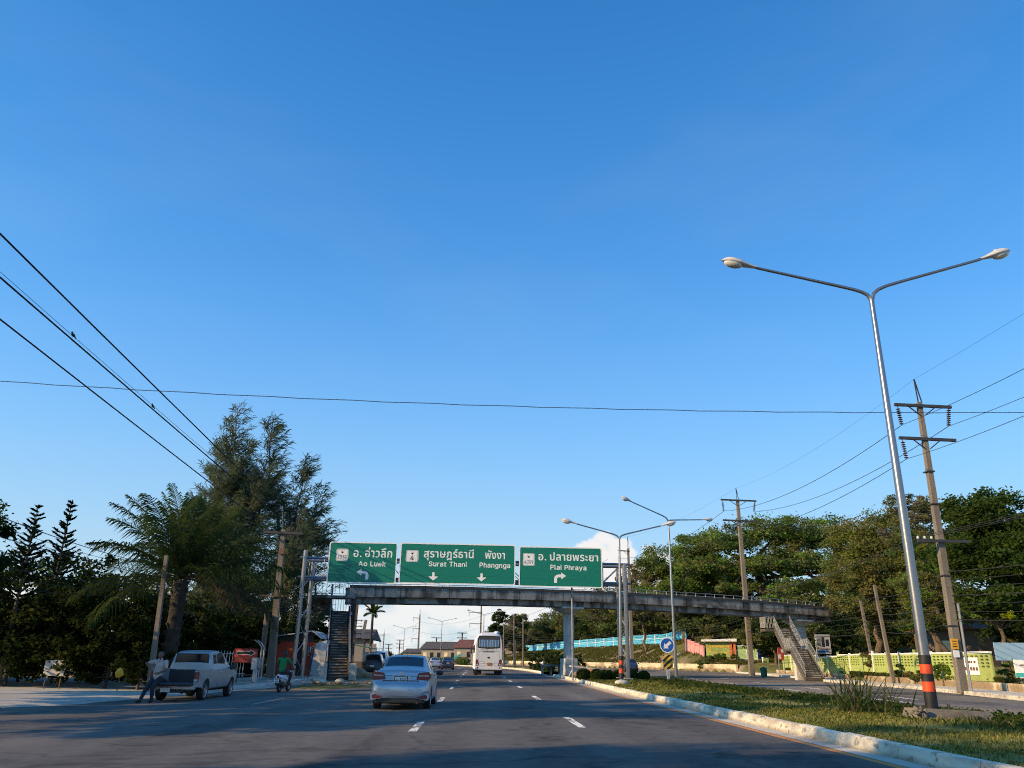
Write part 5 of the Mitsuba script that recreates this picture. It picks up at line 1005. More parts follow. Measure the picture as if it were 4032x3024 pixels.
person('rider in a bright green top and dark trousers on the motor scooter',
       dict(pelvis=(0, .42, .93), chest=(.01, .47, 1.30), neck=(.01, .53, 1.52), head=(.03, .57, 1.68), shl=(-.19, .50, 1.44), shr=(.21, .50, 1.44), ell=(-.31, .70, 1.20), wrl=(-.33, .97, 1.05), elr=(.33, .70, 1.20), wrr=(.33, .97, 1.05),
            hipl=(-.12, .46, .90), hipr=(.12, .46, .90), knl=(-.22, .92, .80), anl=(-.20, .86, .40), tol=(-.20, 1.02, .38), knr=(.26, .92, .80), anr=(.22, .84, .40), tor=(.22, 1.0, .38)),
       placer(sx_, sy_, -0.10, on(sx_, sy_ + .8)), 'shirt_green', 'trousers_brown', True, (0, 1, 0))

# ------------------------------------------------------------------ walls and boards on the right
rw = numbered('retaining_wall'); labels[rw] = {'label': 'low sunlit yellowish retaining wall below the grass bank', 'category': 'wall'}
yy = 100.0
while yy < 205:
    q = np.array([yy, yy + 2.97]); a = np.stack([xo(q) + 0.95, q, gz(xo(q) + .3, q) - 0.2], 1); b_ = a + [0.25, 0, 0]
    v = np.vstack([a[0], b_[0], b_[1], a[1]]); P(rw, 'wall_section', (np.vstack([v, v + [0, 0, 1.12 + R.normal(0, .012)]]), _BF), 'retain_paint'); yy += 3.0
lw_ = numbered('low_retaining_wall'); labels[lw_] = {'label': 'low pale concrete edge wall between pavement and lime green wall', 'category': 'wall'}
for i in range(26):
    q = np.array([36 + 2 * i, 37.98 + 2 * i]); a = np.stack([xo(q) + 2.5, q, pz(xo(q), q) - 0.1], 1); b_ = a + [0.22, 0, 0]; v = np.vstack([a[0], b_[0], b_[1], a[1]])
    if not (58 < q[0] < 64): P(lw_, 'wall_section', (np.vstack([v, v + [0, 0, .46]]), _BF), 'retain_paint')
def hole_panel(L, h, rows, dx, dz, hw, hh, z_top, t=0.10):
    po = Polygon([(0, 0), (L, 0), (L, h), (0, h)]); hs = []
    n = int((L - .2) / dx)
    for r_ in range(rows):
        for c in range(n):
            x = (L - (n - 1) * dx) / 2 + c * dx; z = z_top - r_ * dz
            hs.append(Polygon([(x - hw, z), (x - hw * .6, z + hh), (x + hw * .6, z + hh), (x + hw, z), (x + hw * .6, z - hh), (x - hw * .6, z - hh)]))
    import shapely
    return prism(po.difference(shapely.union_all(hs)), t)
gw = numbered('lime_wall'); labels[gw] = {'label': 'lime green garden wall pierced with rows of small openings', 'category': 'wall'}
pts = [(32.9, 86.5), (31.6, 76.5), (30.0, 64.5), (28.9, 56.5), (27.9, 49.0), (27.2, 42.0)]
GWALL = []
for (xa, ya), (xb, yb_) in zip(pts[:-1], pts[1:]):
    L = math.hypot(xb - xa, yb_ - ya); n = max(1, round(L / 2.9))
    for i in range(n):
        a = np.array([xa + (xb - xa) * i / n, ya + (yb_ - ya) * i / n]); b_ = np.array([xa + (xb - xa) * (i + 1) / n, ya + (yb_ - ya) * (i + 1) / n]); GWALL.append((a, b_))
for i, (a, b_) in enumerate(GWALL):
    L = float(np.linalg.norm(b_ - a)); ang = math.atan2(b_[1] - a[1], b_[0] - a[0]); zb = on(*a) + 0.1; st_ = 0.12 * (i % 3 == 0)
    m = hole_panel(L - 0.12, 1.42, 4, .52, .175, .185, .055, 1.26); 
    pk = P(gw, 'panel', mv(mv(m, (0, 0, 0), UP), (a[0] + .06 * math.cos(ang), a[1] + .06 * math.sin(ang), zb), rz(ang)), 'wall_lime')
    P(pk, 'top_rail', mv(box(.0, L - .1, -.14, .04, 1.42, 1.52), (a[0], a[1], zb), rz(ang)), 'wall_white')
    P(gw, 'post', mv(bbox(-.075, .075, -.13, .03, -.4, 1.60 + st_, .012), (a[0], a[1], zb), rz(ang)), 'wall_white' if i % 2 else 'wall_lime')
bw = numbered('blue_wall'); labels[bw] = {'label': 'long light blue perimeter wall climbing the grass bank', 'category': 'wall'}
bp_ = [(-2.0, 330), (8.0, 262), (15.0, 220), (21.7, 185), (27.0, 160), (32.6, 138), (33.2, 128), (31.4, 121.0)]
for (xa, ya), (xb, yb_) in zip(bp_[:-1], bp_[1:]):
    L0 = math.hypot(xb - xa, yb_ - ya); n = max(1, round(L0 / 5.0))
    for i in range(n):
        a = np.array([xa + (xb - xa) * i / n, ya + (yb_ - ya) * i / n]); b_ = np.array([xa + (xb - xa) * (i + 1) / n, ya + (yb_ - ya) * (i + 1) / n])
        L = float(np.linalg.norm(b_ - a)); ang = math.atan2(b_[1] - a[1], b_[0] - a[0]); zb = on(*a) - .25; z2 = on(*b_) - .25; pit = math.atan2(z2 - zb, L)
        fr = rz(ang) @ ry(-pit)
        m = hole_panel(L - .1, 1.75, 2, .50, .17, .20, .045, 1.58)
        pk = P(bw, 'panel', mv(mv(m, (0, 0, 0), UP), (*a, zb), fr), 'wall_blue')
        P(pk, 'top_rail', mv(box(0, L - .02, -.16, .04, 1.75, 1.86), (*a, zb), fr), 'wall_blue'); P(pk, 'white_band', mv(box(0, L - .02, -.125, .015, 1.14, 1.20), (*a, zb), fr), 'wall_white')
        P(bw, 'post', mv(bbox(-.10, .10, -.17, .06, -.3, 1.9, .015), (*a, zb), rz(ang)), 'wall_white')
# pink wall stepping down from the blue one to the gate
pk_ = numbered('pink_wall'); labels[pk_] = {'label': 'short stepped pink wall between the light blue wall and the gate wall', 'category': 'wall'}
pw = [(31.2, 120.0), (31.35, 118.2), (31.5, 116.4), (31.75, 114.8), (31.95, 113.3)]
for i in range(4):
    a, b_ = np.array(pw[i]), np.array(pw[i + 1]); L = float(np.linalg.norm(b_ - a)); ang = math.atan2(b_[1] - a[1], b_[0] - a[0]); h = (2.0, 1.8, 1.7, 1.6)[i]; z0 = min(on(*a), on(*b_)) - .15
    P(pk_, 'section', mv(stand(hole_panel(L - .05, h, 2, .24, .17, .07, .045, h - .2, .18), (0, 0, 0)), (*a, z0), rz(ang)), 'wall_pink'); P(pk_, 'post', mv(bbox(-.12, .12, -.25, .07, -.3, h + .2, .01), (*a, z0), rz(ang)), 'wall_pink')
# school gate wall
sw = numbered('gate_wall'); labels[sw] = {'label': 'yellow green gate wall with orange columns and a white slab roof', 'category': 'wall'}
ga_ = math.radians(-16); o = np.array([32.05, 113.0]); zb = 2.15
def gl(m): return mv(m, (*o, zb), rz(ga_))
P(sw, 'wall', gl(bbox(0, 3.2, 0, .3, 0, 2.05, .02)), 'wall_lime')
P(sw, 'roof_slab', gl(hull([(-.6, -.7, 2.08), (4.2, -.7, 2.12), (4.2, .8, 2.12), (-.6, .8, 2.08), (-.6, -.7, 2.34), (4.2, -.7, 2.5), (4.2, .8, 2.5), (-.6, .8, 2.34)])), 'wall_white')
for x in (3.22, 3.72): P(sw, 'column', gl(bbox(x, x + .34, -.12, .36, -.3, 2.1, .02)), 'wall_orange')
P(sw, 'emblem', gl(mv(prism(Polygon([(.42 + .30 * math.cos(t), 1.25 + .62 * math.sin(t)) for t in np.linspace(0, 2 * PI, 24)[:-1]]).difference(Polygon([(.42 + .20 * math.cos(t), 1.25 + .44 * math.sin(t)) for t in np.linspace(0, 2 * PI, 24)[:-1]])), .03), (0, 0, 0), UP)), 'yellow_paint')
P(sw, 'emblem_centre', gl(bbox(.34, .50, -.025, .0, 1.0, 1.5, .01)), 'yellow_paint')
for i in range(15):
    P(sw, 'relief_letter', gl(bbox(.85 + .155 * i, .97 + .155 * i, -.03, .0, 1.28 + .06 * (i % 3 == 1), 1.56 + .05 * (i % 4 == 2), .008)), 'yellow_paint')
for i in range(6): P(sw, 'relief_letter', gl(bbox(1.0 + .38 * i, 1.12 + .38 * i, -.03, .0, 1.72, 1.80, .008)), 'yellow_paint')
P(sw, 'base_line', gl(box(.7, 3.15, -.02, .0, .62, .70)), 'yellow_paint')
P(sw, 'side_panel', gl(stand(hole_panel(2.6, 1.75, 2, .26, .17, .09, .05, 1.58), (4.2, .2, -.2))), 'wall_green'); P(sw, 'side_panel_rail', gl(box(4.15, 6.9, .08, .24, 1.55, 1.68)), 'wall_white'); P(sw, 'side_panel_foot', gl(box(4.15, 6.9, .05, .26, -.5, -.12)), 'wall_white')
for x in (5.45, 6.82): P(sw, 'side_post', gl(bbox(x, x + .14, .02, .28, -.5, 1.7, .01)), 'wall_white')
def board(name, label, catg, x, y, z0, z1, w, mat, ang=0.0, marks=None, legs=True, mmat='sign_white'):
    k = thing(name, label, catg); T_ = lambda m: mv(m, (x, y, 0), rz(ang))
    P(k, 'board', T_(bbox(-w / 2, w / 2, -.03, .02, z0, z1, .01)), mat)
    g0 = on(x, y) - .2
    if legs:
        for s in (-1, 1): P(k, 'leg', T_(box(s * w * .42 - .03, s * w * .42 + .03, .02, .08, g0, z1 - .05)), 'galv_dull')
    for (u0, u1, v0, v1, mm) in marks or []:
        P(k, 'printed_mark', T_(box(-w / 2 + u0 * w, -w / 2 + u1 * w, -.037, -.03, z1 - v1 * (z1 - z0), z1 - v0 * (z1 - z0))), mm)
    return k
def lines(rows, mat, rr): return [(a, a + rr.uniform(.05, .11), v, v + h, mat) for v, h, u0, u1 in rows for a in np.arange(u0, u1, .13)]
rr_ = np.random.default_rng(3)
board('notice_board', 'blue notice board with white lines on the green side wall of the gate', 'notice board', 37.55, 111.6, 2.15, 3.15, 1.35, 'sign_blue', ga_, lines([(.14, .1, .1, .9), (.42, .16, .06, .94), (.75, .1, .35, .65)], 'sign_white', rr_), False)
board('notice_board', 'narrow blue notice board beside the gate wall, right of the white lined one', 'notice board', 36.9, 105.5, 2.0, 3.3, .6, 'sign_blue', .7, lines([(.1, .1, .1, .9), (.5, .12, .2, .8)], 'sign_white', rr_))
board('red_board', 'small red and white board half hidden behind the right stairway', 'sign board', 31.7, 84.0, 1.8, 3.0, .72, 'sign_red', .2, [(.0, .45, .55, .9, 'sign_white'), (.55, .9, .12, .4, 'sign_white')])
board('poster_board', 'white and blue poster board right of the bridge pier', 'poster board', 35.0, 86.0, 2.0, 3.9, .8, 'lamp_shell', .1, [(.1, .9, .22, .55, 'sign_blue'), (.15, .6, .08, .16, 'steel_dark'), (.1, .9, .62, .68, 'sign_red'), (.12, .8, .75, .82, 'steel_dark')])
board('poster_board', 'large pale poster board with grey figures behind the lime wall', 'poster board', 37.6, 87.0, 2.5, 4.5, 1.7, 'lamp_shell', .05, [(.05, .95, .06, .12, 'galv_dull'), (.1, .35, .2, .6, 'galv_dull'), (.42, .62, .15, .65, 'plastic_dark'), (.68, .9, .25, .6, 'navy_paint'), (.05, .95, .72, .78, 'steel_dark'), (.1, .85, .84, .92, 'sign_blue'), (.36, .40, .1, .9, 'galv_dull')])
board('banner', 'white printed banner hung on the lime wall behind the slanting trunk', 'banner', 27.35, 44.6, .95, 1.85, 2.4, 'sign_white', math.atan2(7.5, 0.8) - PI, lines([(.2, .12, .05, .9), (.55, .2, .1, .95)], 'rust', rr_), False)
board('banner', 'white and green printed banner at the right picture edge', 'banner', 29.3, 41.3, .85, 1.75, 2.6, 'sign_white', -.35, [(.1, .9, .25, .33, 'rust'), (.2, .8, .45, .5, 'rust'), (.0, .55, .72, .95, 'awning_teal')])
board('pale_blue_screen', 'pale blue sheet metal screen behind the trunks at the right picture edge', 'screen', 32.6, 46.5, 1.75, 2.75, 4.2, 'roof_blue', -.2, None)
gpst = thing('gate_post', 'green and white gate post at the driveway below the gate wall', 'gate post'); P(gpst, 'post', bbox(35.9, 36.5, 101.0, 101.3, .4, 2.1, .02), 'wall_green'); P(gpst, 'edge', bbox(35.75, 35.9, 100.98, 101.32, .4, 2.2, .01), 'wall_white')
bn = thing('litter_bin', 'small green litter bin by the foot of the second transmission pole', 'bin'); P(bn, 'body', mv(lathe([(0, 0), (.26, 0), (.31, .75), (0, .75)], 14), (26.6, 75.2, on(26.6, 75.2))), 'awning_green', 30); P(bn, 'lid', mv(lathe([(.33, .74), (.33, .79), (.1, .9), (0, .9)], 14), (26.6, 75.2, on(26.6, 75.2))), 'awning_green', 30)

# round keep-left sign with its hazard board, on the median
ks = thing('keep_left_sign', 'round blue sign with a white arrow above a striped hazard board', 'road sign')
kx, ky = 12.35, 52.6; kz = 2.40
P(ks, 'post', tube([(kx, ky, .3), (kx, ky, kz + .3)], .045, 8), 'galv_dull')
c = Polygon([(math.cos(t), math.sin(t)) for t in np.linspace(0, 2 * PI, 41)[:-1]])
P(ks, 'rim', stand(prism(affinity.scale(c, .475, .475, origin=(0, 0)), .03), (kx, ky - .05, kz)), 'sign_white'); P(ks, 'disc', stand(prism(affinity.scale(c, .425, .425, origin=(0, 0)), .006), (kx, ky - .08, kz)), 'sign_blue')
ar = affinity.rotate(Polygon([(-.32, 0), (-.06, .21), (-.06, .085), (.30, .085), (.30, -.085), (-.06, -.085), (-.06, -.21)]), 40, origin=(0, 0))
P(ks, 'arrow', stand(prism(ar, .005), (kx, ky - .087, kz)), 'sign_white')
P(ks, 'hazard_board', box(kx - .31, kx + .31, ky - .075, ky - .05, .95, 1.80), 'black')
hb_ = Polygon([(-.31, .95), (.31, .95), (.31, 1.80), (-.31, 1.80)])
for i in range(4):
    b0 = .75 + .36 * i
    pg = Polygon([(-.31, b0 - .32), (.31, b0 + .20), (.31, b0 + .38), (-.31, b0 - .14)]).intersection(hb_)
    if not pg.is_empty: P(ks, 'yellow_stripe', stand(prism(pg, .005), (kx, ky - .075, 0)), 'yellow_paint')
P(ks, 'lower_post', box(kx - .09, kx + .09, ky - .04, ky + .04, .05, .95), 'lamp_shell')

# things lying on the median near the bridge pier
tb = thing('concrete_table', 'low dark concrete bench on the median beside the bridge pier', 'bench')
P(tb, 'top', bbox(5.95, 8.0, 76.0, 76.9, .82, .98, .03), 'bridge_concrete')
for x in (6.1, 6.9, 7.7): P(tb, 'leg', bbox(x - .09, x + .09, 76.1, 76.8, .0, .82, .02), 'bridge_concrete')
bs_ = thing('broken_slab', 'tilted broken concrete slab propped up beside the bench', 'slab'); P(bs_, 'slab', mv(bbox(-1.05, 1.05, -.35, .35, -.06, .06, .015), (8.15, 62.5, .86), rz(.1) @ ry(.10)), 'concrete'); P(bs_, 'prop', beam((7.35, 62.2, .83), (7.0, 62.0, .2), .12), 'concrete'); P(bs_, 'crossbeam', mv(bbox(-.7, .7, -.12, .12, -.07, .07, .01), (9.0, 62.2, .66), ry(.12)), 'concrete')
single('earth_pile', ball((8.0, 62.8, .2), (.75, .6, .42), 2), 'ground_mix', 'small earth pile under the tilted broken slab', 'earth pile', True)
pt_ = thing('clay_pot', 'terracotta pot under the tilted broken slab', 'pot'); P(pt_, 'pot', mv(lathe([(0, 0), (.20, 0), (.30, .35), (.26, .5), (.22, .5), (.2, .4), (0, .4)], 16), (8.75, 61.7, .3)), 'terracotta', 30)

# ------------------------------------------------------------------ left roadside things
ds = thing('detour_sign', 'red orange detour sign with a black arrow pointing right', 'road sign')
dx_, dy_ = -12.65, 45.2
P(ds, 'board', bbox(dx_ - .63, dx_ + .63, dy_ - .02, dy_ + .02, .94, 1.68, .012), 'sign_red')
P(ds, 'border', stand(prism(rrect(1.23, .71, .03).difference(rrect(1.18, .66, .02)), .005), (dx_, dy_ - .02, 1.31)), 'black')
aw = affinity.scale(Polygon([(-.40, .085), (.20, .085), (.20, .155), (.40, .02), (.20, -.115), (.20, -.045), (-.40, -.045)]), 1.18, 1.1, origin=(0, 0))
P(ds, 'arrow_outline', stand(prism(aw.buffer(.025), .005), (dx_, dy_ - .02, 1.44)), 'sign_white'); P(ds, 'arrow', stand(prism(aw, .005), (dx_, dy_ - .026, 1.44)), 'black')
P(ds, 'lettering', stand(thai('detour', width=.92), (dx_ - .46, dy_ - .02, 1.05)), 'rust')
for s in (-1, 1): P(ds, 'post', beam((dx_ + s * .50, dy_ + .05, -.25), (dx_ + s * .50, dy_ + .05, 1.1), .09), 'wood'); P(ds, 'stay', beam((dx_ + s * .50, dy_ + .08, .75), (dx_ + s * .5 - .1, dy_ + .9, -.1), .06), 'wood')
bx_ = thing('electrical_box', 'pale grey electrical cabinet on a post by the detour sign', 'electrical cabinet'); P(bx_, 'cabinet', bbox(-11.95, -11.65, 43.9, 44.1, .62, 1.22, .02), 'lamp_shell'); P(bx_, 'side_box', bbox(-11.64, -11.48, 43.92, 44.12, .70, 1.18, .015), 'galv_dull'); P(bx_, 'post', box(-11.82, -11.62, 43.95, 44.1, 0, .64), 'concrete')
ub = thing('goose_neck_bracket', 'pair of thin bent metal rods standing behind the detour sign', 'metal rods')
for i, x in enumerate((-11.9, -12.05)): P(ub, 'rod', tube([(x, 46, .1), (x, 46, 1.75), (x - .15, 46, 1.95), (x - .42, 46, 2.15)], .025, 6), 'lamp_shell')
sh = thing('roadside_shed', 'red orange roadside shed with a tin roof left of the stairway', 'shed')
P(sh, 'front_wall', box(-13.7, -12.1, 54.0, 54.12, 0, 2.25), 'shed_red'); P(sh, 'front_wall', box(-11.45, -10.75, 54.0, 54.12, 0, 2.25), 'shed_red'); P(sh, 'side_wall', box(-10.85, -10.75, 54.12, 57.5, 0, 2.2), 'shed_red'); P(sh, 'side_wall', box(-13.7, -13.6, 54.12, 57.5, 0, 2.2), 'shed_red'); P(sh, 'back_wall', box(-13.6, -10.85, 57.4, 57.5, 0, 2.2), 'shed_red')
P(sh, 'door_opening', box(-12.08, -11.47, 54.4, 54.45, 0, 2.05), 'steel_dark')
rk = P(sh, 'roof', hull([(-13.9, 53.4, 2.42), (-10.9, 53.4, 2.86), (-13.9, 57.9, 2.42), (-10.9, 57.9, 2.86), (-13.9, 53.4, 2.47), (-10.9, 53.4, 2.92), (-13.9, 57.9, 2.47), (-10.9, 57.9, 2.92)]), 'roof_tin')
P(sh, 'gable_board', hull([(-13.7, 53.95, 2.25), (-10.8, 53.95, 2.25), (-10.8, 53.95, 2.80), (-13.7, 53.95, 2.40), (-13.7, 53.99, 2.25), (-10.8, 53.99, 2.25), (-10.8, 53.99, 2.80), (-13.7, 53.99, 2.40)]), 'steel_dark')
P(rk, 'curled_eave', cat([beam((-10.95 + .12 * i, 53.4, 2.89 - .035 * i * i * .35), (-10.95 + .12 * (i + 1), 53.4, 2.89 - .035 * (i + 1) ** 2 * .35), .06, .04) for i in range(6)] + [hull([(-10.9, 53.4, 2.88), (-10.9, 57.8, 2.88), (-10.2, 53.4, 2.44), (-10.2, 57.8, 2.44), (-10.9, 53.4, 2.92), (-10.9, 57.8, 2.92), (-10.2, 53.4, 2.48), (-10.2, 57.8, 2.48)])]), 'roof_tin')
for i in range(9): P(rk, 'corrugation', beam((-10.88, 53.6 + .45 * i, 2.93), (-10.2, 53.6 + .45 * i, 2.49), .06, .05), 'roof_tin')
ut = thing('hanging_rack', 'rack of hanging pale utensils on the shed front', 'rack'); P(ut, 'rail', tube([(-11.4, 53.85, 1.95), (-10.5, 53.85, 1.95)], .02, 5), 'steel_dark')
for i in range(7): P(ut, 'hanging_item', bbox(-11.36 + .13 * i, -11.28 + .13 * i, 53.82, 53.87, 1.95 - .35 - .12 * (i % 3), 1.95, .01), ('plate_white', 'galv', 'galv_dull')[i % 3])
wb = thing('water_barrel', 'blue plastic barrel behind the hanging rack', 'barrel'); P(wb, 'barrel', mv(lathe([(0, 0), (.28, 0), (.31, .3), (.31, .6), (.27, .85), (0, .87)], 16), (-10.45, 53.3, .6)), 'blue_bin', 30); P(wb, 'stand', box(-10.7, -10.2, 53.05, 53.55, 0, .6), 'wood')
for i, (x, y, s_, lb) in enumerate(((-8.1, 56.8, .55, 'large sand coloured boulder right of the left stairway'), (-7.2, 56.2, .32, 'smaller sand coloured rubble lump right of the boulder'), (-8.9, 46.2, .22, 'rubble lump on the dirt before the left stairway'), (-8.2, 44.4, .18, 'small pale rubble lump at the road edge'), (-7.5, 45.6, .2, 'white rubble lump on the dirt spread near the road'))):
    m = trimesh.creation.icosphere(2); v = np.array(m.vertices); v *= (0.75 + .6 * meshkit.fbm(v * 1.7 + i * 5, 3)[:, None]); single('rubble', mv((v * [s_ * 1.2, s_, s_ * .75], np.array(m.faces)), (x, y, s_ * .3)), 'sack' if i < 2 else 'kerb_paint', lb, 'rock')
for i in range(12): single('brick_fragment', mv(bbox(-.1, .1, -.05, .05, -.035, .035, .01), (-8.9 + .33 * i + R.uniform(-.1, .1), 42.6 + R.uniform(-.5, .8) + .15 * i, .06), rz(R.uniform(0, 3)) @ rx(R.uniform(-.4, .4))), 'terracotta' if i % 2 else 'sack', 'small brick fragment scattered along the dirt by the road', 'brick', group='brick fragments along the dirt edge')
cr = thing('wooden_pallet', 'broken wooden crate leaning by the shed', 'crate')
for i in range(5): P(cr, 'slat', mv(beam((-.35 + .17 * i, 0, 0), (-.2 + .17 * i, .1, .55), .05, .02), (-10.5, 50.0, .1)), 'wood')
for z in (.12, .45): P(cr, 'rail', mv(beam((-.4, .0 + z * .2, z), (.55, .0 + z * .2, z), .05, .025), (-10.5, 50.0, .1)), 'wood')
for i, (xa, ya, xb, yb_) in enumerate(((-14.2, 46.8, -12.5, 47.2), (-13.9, 47.8, -12.2, 47.0))): single('plank', beam((xa, ya, .24 + .1 * i), (xb, yb_, .30 - .05 * i), .18, .05), 'wood', ('weathered plank lying behind the detour sign', 'second weathered plank lying crosswise behind the detour sign')[i], 'plank')
ws = thing('white_placard', 'small white placard standing before the dark bushes at far left', 'placard'); P(ws, 'board', bbox(-20.2, -19.25, 39.2, 39.24, .28, .98, .01), 'lamp_shell'); [P(ws, 'stake', box(x, x + .04, 39.25, 39.29, -.3, .9), 'wood') for x in (-20.1, -19.4)]
yb2 = thing('yellow_bag', 'crumpled orange yellow plastic bag on the bushes left of the man', 'bag'); m = trimesh.creation.icosphere(2); v = np.array(m.vertices); v *= (0.7 + .7 * meshkit.fbm(v * 2.4, 3)[:, None]); P(yb2, 'bag', mv((v * [.17, .14, .19], np.array(m.faces)), (-15.85, 37.2, .50)), 'bag_yellow'); P(yb2, 'twig', tube([(-15.85, 37.25, -.3), (-15.83, 37.25, .5)], .02, 5), 'wood')
pf = thing('picket_fence', 'pale ornate metal fence behind the parked pickup', 'fence')
for i in range(16): P(pf, 'picket', tube([(-15.2 + .16 * i, 45.5, .2), (-15.2 + .16 * i, 45.5, 1.55)], .018, 5), 'plate_white')
for z in (.4, 1.42): P(pf, 'rail', beam((-15.3, 45.52, z), (-12.7, 45.52, z), .03), 'plate_white')
# behind the stairway
small_car('dark van with a white lettered rear window parked beyond the left stairway', -8.45, 66.5, .04, 'dark_paint', 0, 'parked_van', 1.1)
small_car('white topped vehicle parked further beyond the left stairway', -9.3, 78, .02, 'white_paint', .1, 'parked_van', 1.22)
stl = thing('market_stall', 'roadside stall with a dark green awning beyond the left stairway', 'stall')
P(stl, 'awning', hull([(-12.6, 74, 2.6), (-9.6, 74, 2.1), (-12.6, 79, 2.6), (-9.6, 79, 2.1), (-12.6, 74, 2.66), (-9.6, 74, 2.16), (-12.6, 79, 2.66), (-9.6, 79, 2.16)]), 'awning_green'); P(stl, 'counter', bbox(-12.3, -10.4, 74.5, 75.4, 0, 1.0, .02), 'wood')
for x, y in ((-9.7, 74.2), (-9.7, 78.8), (-12.5, 74.2), (-12.5, 78.8)): P(stl, 'post', tube([(x, y, 0), (x, y, 2.3)], .04, 6), 'galv_dull')
hs = thing('roadside_shop', 'dark roofed roadside shop beyond the left stairway', 'shop'); P(hs, 'wall', box(-17, -12.0, 86, 94, 0, 3.2), 'house_grey'); P(hs, 'roof', hull([(-17.4, 85.5, 3.2), (-11.2, 85.5, 3.2), (-17.4, 94.5, 3.2), (-11.2, 94.5, 3.2), (-17.4, 90, 4.3), (-11.2, 90, 4.3)]), 'roof_dark')
for i in range(7): P(hs, 'eave_tile', box(-11.3, -11.1, 85.8 + 1.2 * i, 86.6 + 1.2 * i, 3.1, 3.26), 'roof_dark')
P(hs, 'signboard', box(-11.6, -10.5, 84.8, 84.9, 1.9, 2.7), 'house_grey')
cp = thing('concrete_post', 'leaning square concrete post beyond the left stairway', 'post'); P(cp, 'shaft', hull([(-12.9 + a * .16, 88 + b * .16, 0) for a in (-1, 1) for b in (-1, 1)] + [(-12.2 + a * .14, 88 + b * .14, 5.2) for a in (-1, 1) for b in (-1, 1)]), 'pole_concrete')
dpp = thing('roadside_pole', 'dark pole with side brackets rising behind the stairway', 'power pole'); P(dpp, 'shaft', hull([(-10.9 + a * .2, 71 + b * .2, 0) for a in (-1, 1) for b in (-1, 1)] + [(-10.75 + a * .15, 71 + b * .15, 6.6) for a in (-1, 1) for b in (-1, 1)]), 'wood')
for z in (2.9, 3.3, 3.9, 4.4): P(dpp, 'bracket', cat([beam((-10.8, 70.8, z), (-10.1, 70.8, z), .05), beam((-10.2, 70.8, z - .12), (-10.2, 70.8, z + .05), .05)]), 'steel_dark')

# ------------------------------------------------------------------ far street
def house(label, x, y, w, d, h, rh, wall, roof, ang=0.0, zb=0.0, wins=4, hip=0.0):
    k = thing('house', label, 'house', None); T_ = lambda m: mv(m, (x, y, zb), rz(ang))
    P(k, 'wall', T_(box(-w / 2, w / 2, -d / 2, d / 2, -.5, h)), wall)
    rf = P(k, 'roof', T_(hull([(sx_ * (w / 2 + .5), sy_ * (d / 2 + .6), h + .02) for sx_ in (-1, 1) for sy_ in (-1, 1)] + [(sx_ * (w / 2 + .5) * (1 - hip), 0, h + rh) for sx_ in (-1, 1)])), roof)
    P(rf, 'ridge', T_(beam((-(w / 2 + .5) * (1 - hip), 0, h + rh + .03), ((w / 2 + .5) * (1 - hip), 0, h + rh + .03), .25, .12)), roof)
    for i in range(wins):
        xx = -w / 2 + w * (i + .5) / wins
        P(k, 'window', T_(box(xx - .5, xx + .5, -d / 2 - .04, -d / 2 + .02, h * .35, h * .75)), 'window_warm' if i % 3 == 0 else 'black_gloss')
    for s in (-1, 1): P(k, 'side_window', T_(box(s * w / 2 - .03, s * w / 2 + .03, -.6, .6, h * .35, h * .75)), 'window_warm')
    return k
house('long dark roofed house row above the far end of the road', -9.6, 236, 10.5, 9, 3.6, 2.0, 'house_grey', 'roof_dark', -.30, .4, 5)
house('red roofed house partly hidden behind the white coach', -2.6, 226, 5.5, 8, 3.8, 2.2, 'house_grey', 'roof_red', -.28, .5, 2, .2)
house('low dark roofed house at the left end of the far house row', -18.2, 262, 8.5, 8, 2.9, 1.2, 'house_cream', 'roof_dark', -.25, .2, 3)
house('grey shed roofed house behind the bare poles right of the coach', 8.5, 232, 9, 8, 3.6, 1.9, 'house_grey', 'roof_dark', -.3, 1.2, 3)
house('small distant house far left where the road ends', -58, 400, 14, 9, 3.2, 1.8, 'house_grey', 'roof_red', -.2, 0, 3)
house('brown building with a red roof behind the mango tree', 50, 76, 12, 8, 3.6, 1.6, 'wood', 'roof_red', .2, 1.0, 3)
tw = thing('shop_awning', 'teal shop awning on the far street left of the coach', 'awning'); P(tw, 'cloth', hull([(-6.2, 215, 1.9), (-4.4, 215, 2.8), (-6.2, 219, 1.9), (-4.4, 219, 2.8), (-6.3, 215, 1.5), (-6.3, 219, 1.5), (-4.3, 215, 2.2), (-4.3, 219, 2.2)]), 'awning_teal'); [P(tw, 'pole', box(x, x + .08, 215.2, 215.3, 0, 2.0), 'galv_dull') for x in (-6.1, -4.6)]
lr = thing('lean_to_roof', 'low slanting tin lean-to roof just left of the coach', 'roof'); P(lr, 'sheet', hull([(-1.9, 190, 2.6), (1.4, 190, 3.7), (-1.9, 194, 2.6), (1.4, 194, 3.7), (-1.9, 190, 2.75), (1.4, 190, 3.85)]), 'roof_tin'); [P(lr, 'post', box(x, x + .12, 190.2, 190.4, 0, 2.7), 'wood') for x in (-1.7, -.3, 1.0)]
for (nm, x, y, zt, arms) in (('tall far transmission pole with three left arms above the silver sedan', -19.6, 270, 15.3, [(14.2, 2.2, .3, (-1,)), (10.8, 2.2, .3, (-1,)), (7.6, 2.4, .3, (-1,))]), ('farther transmission pole left of the tall far one', -45.5, 395, 13.0, [(12.0, 2.2, .3, (-1,)), (8.8, 2.2, .3, (-1,)), (5.8, 2.2, .3, (-1,))]), ('dark transmission pole just above the coach roof', .75, 228, 15.8, [(14.0, 3.6, .3, (-1,)), (11.0, 3.3, .3, (-1,))])):
    trans_pole(nm, x, y, 0, zt, arms, w=.62, spike=1.8)
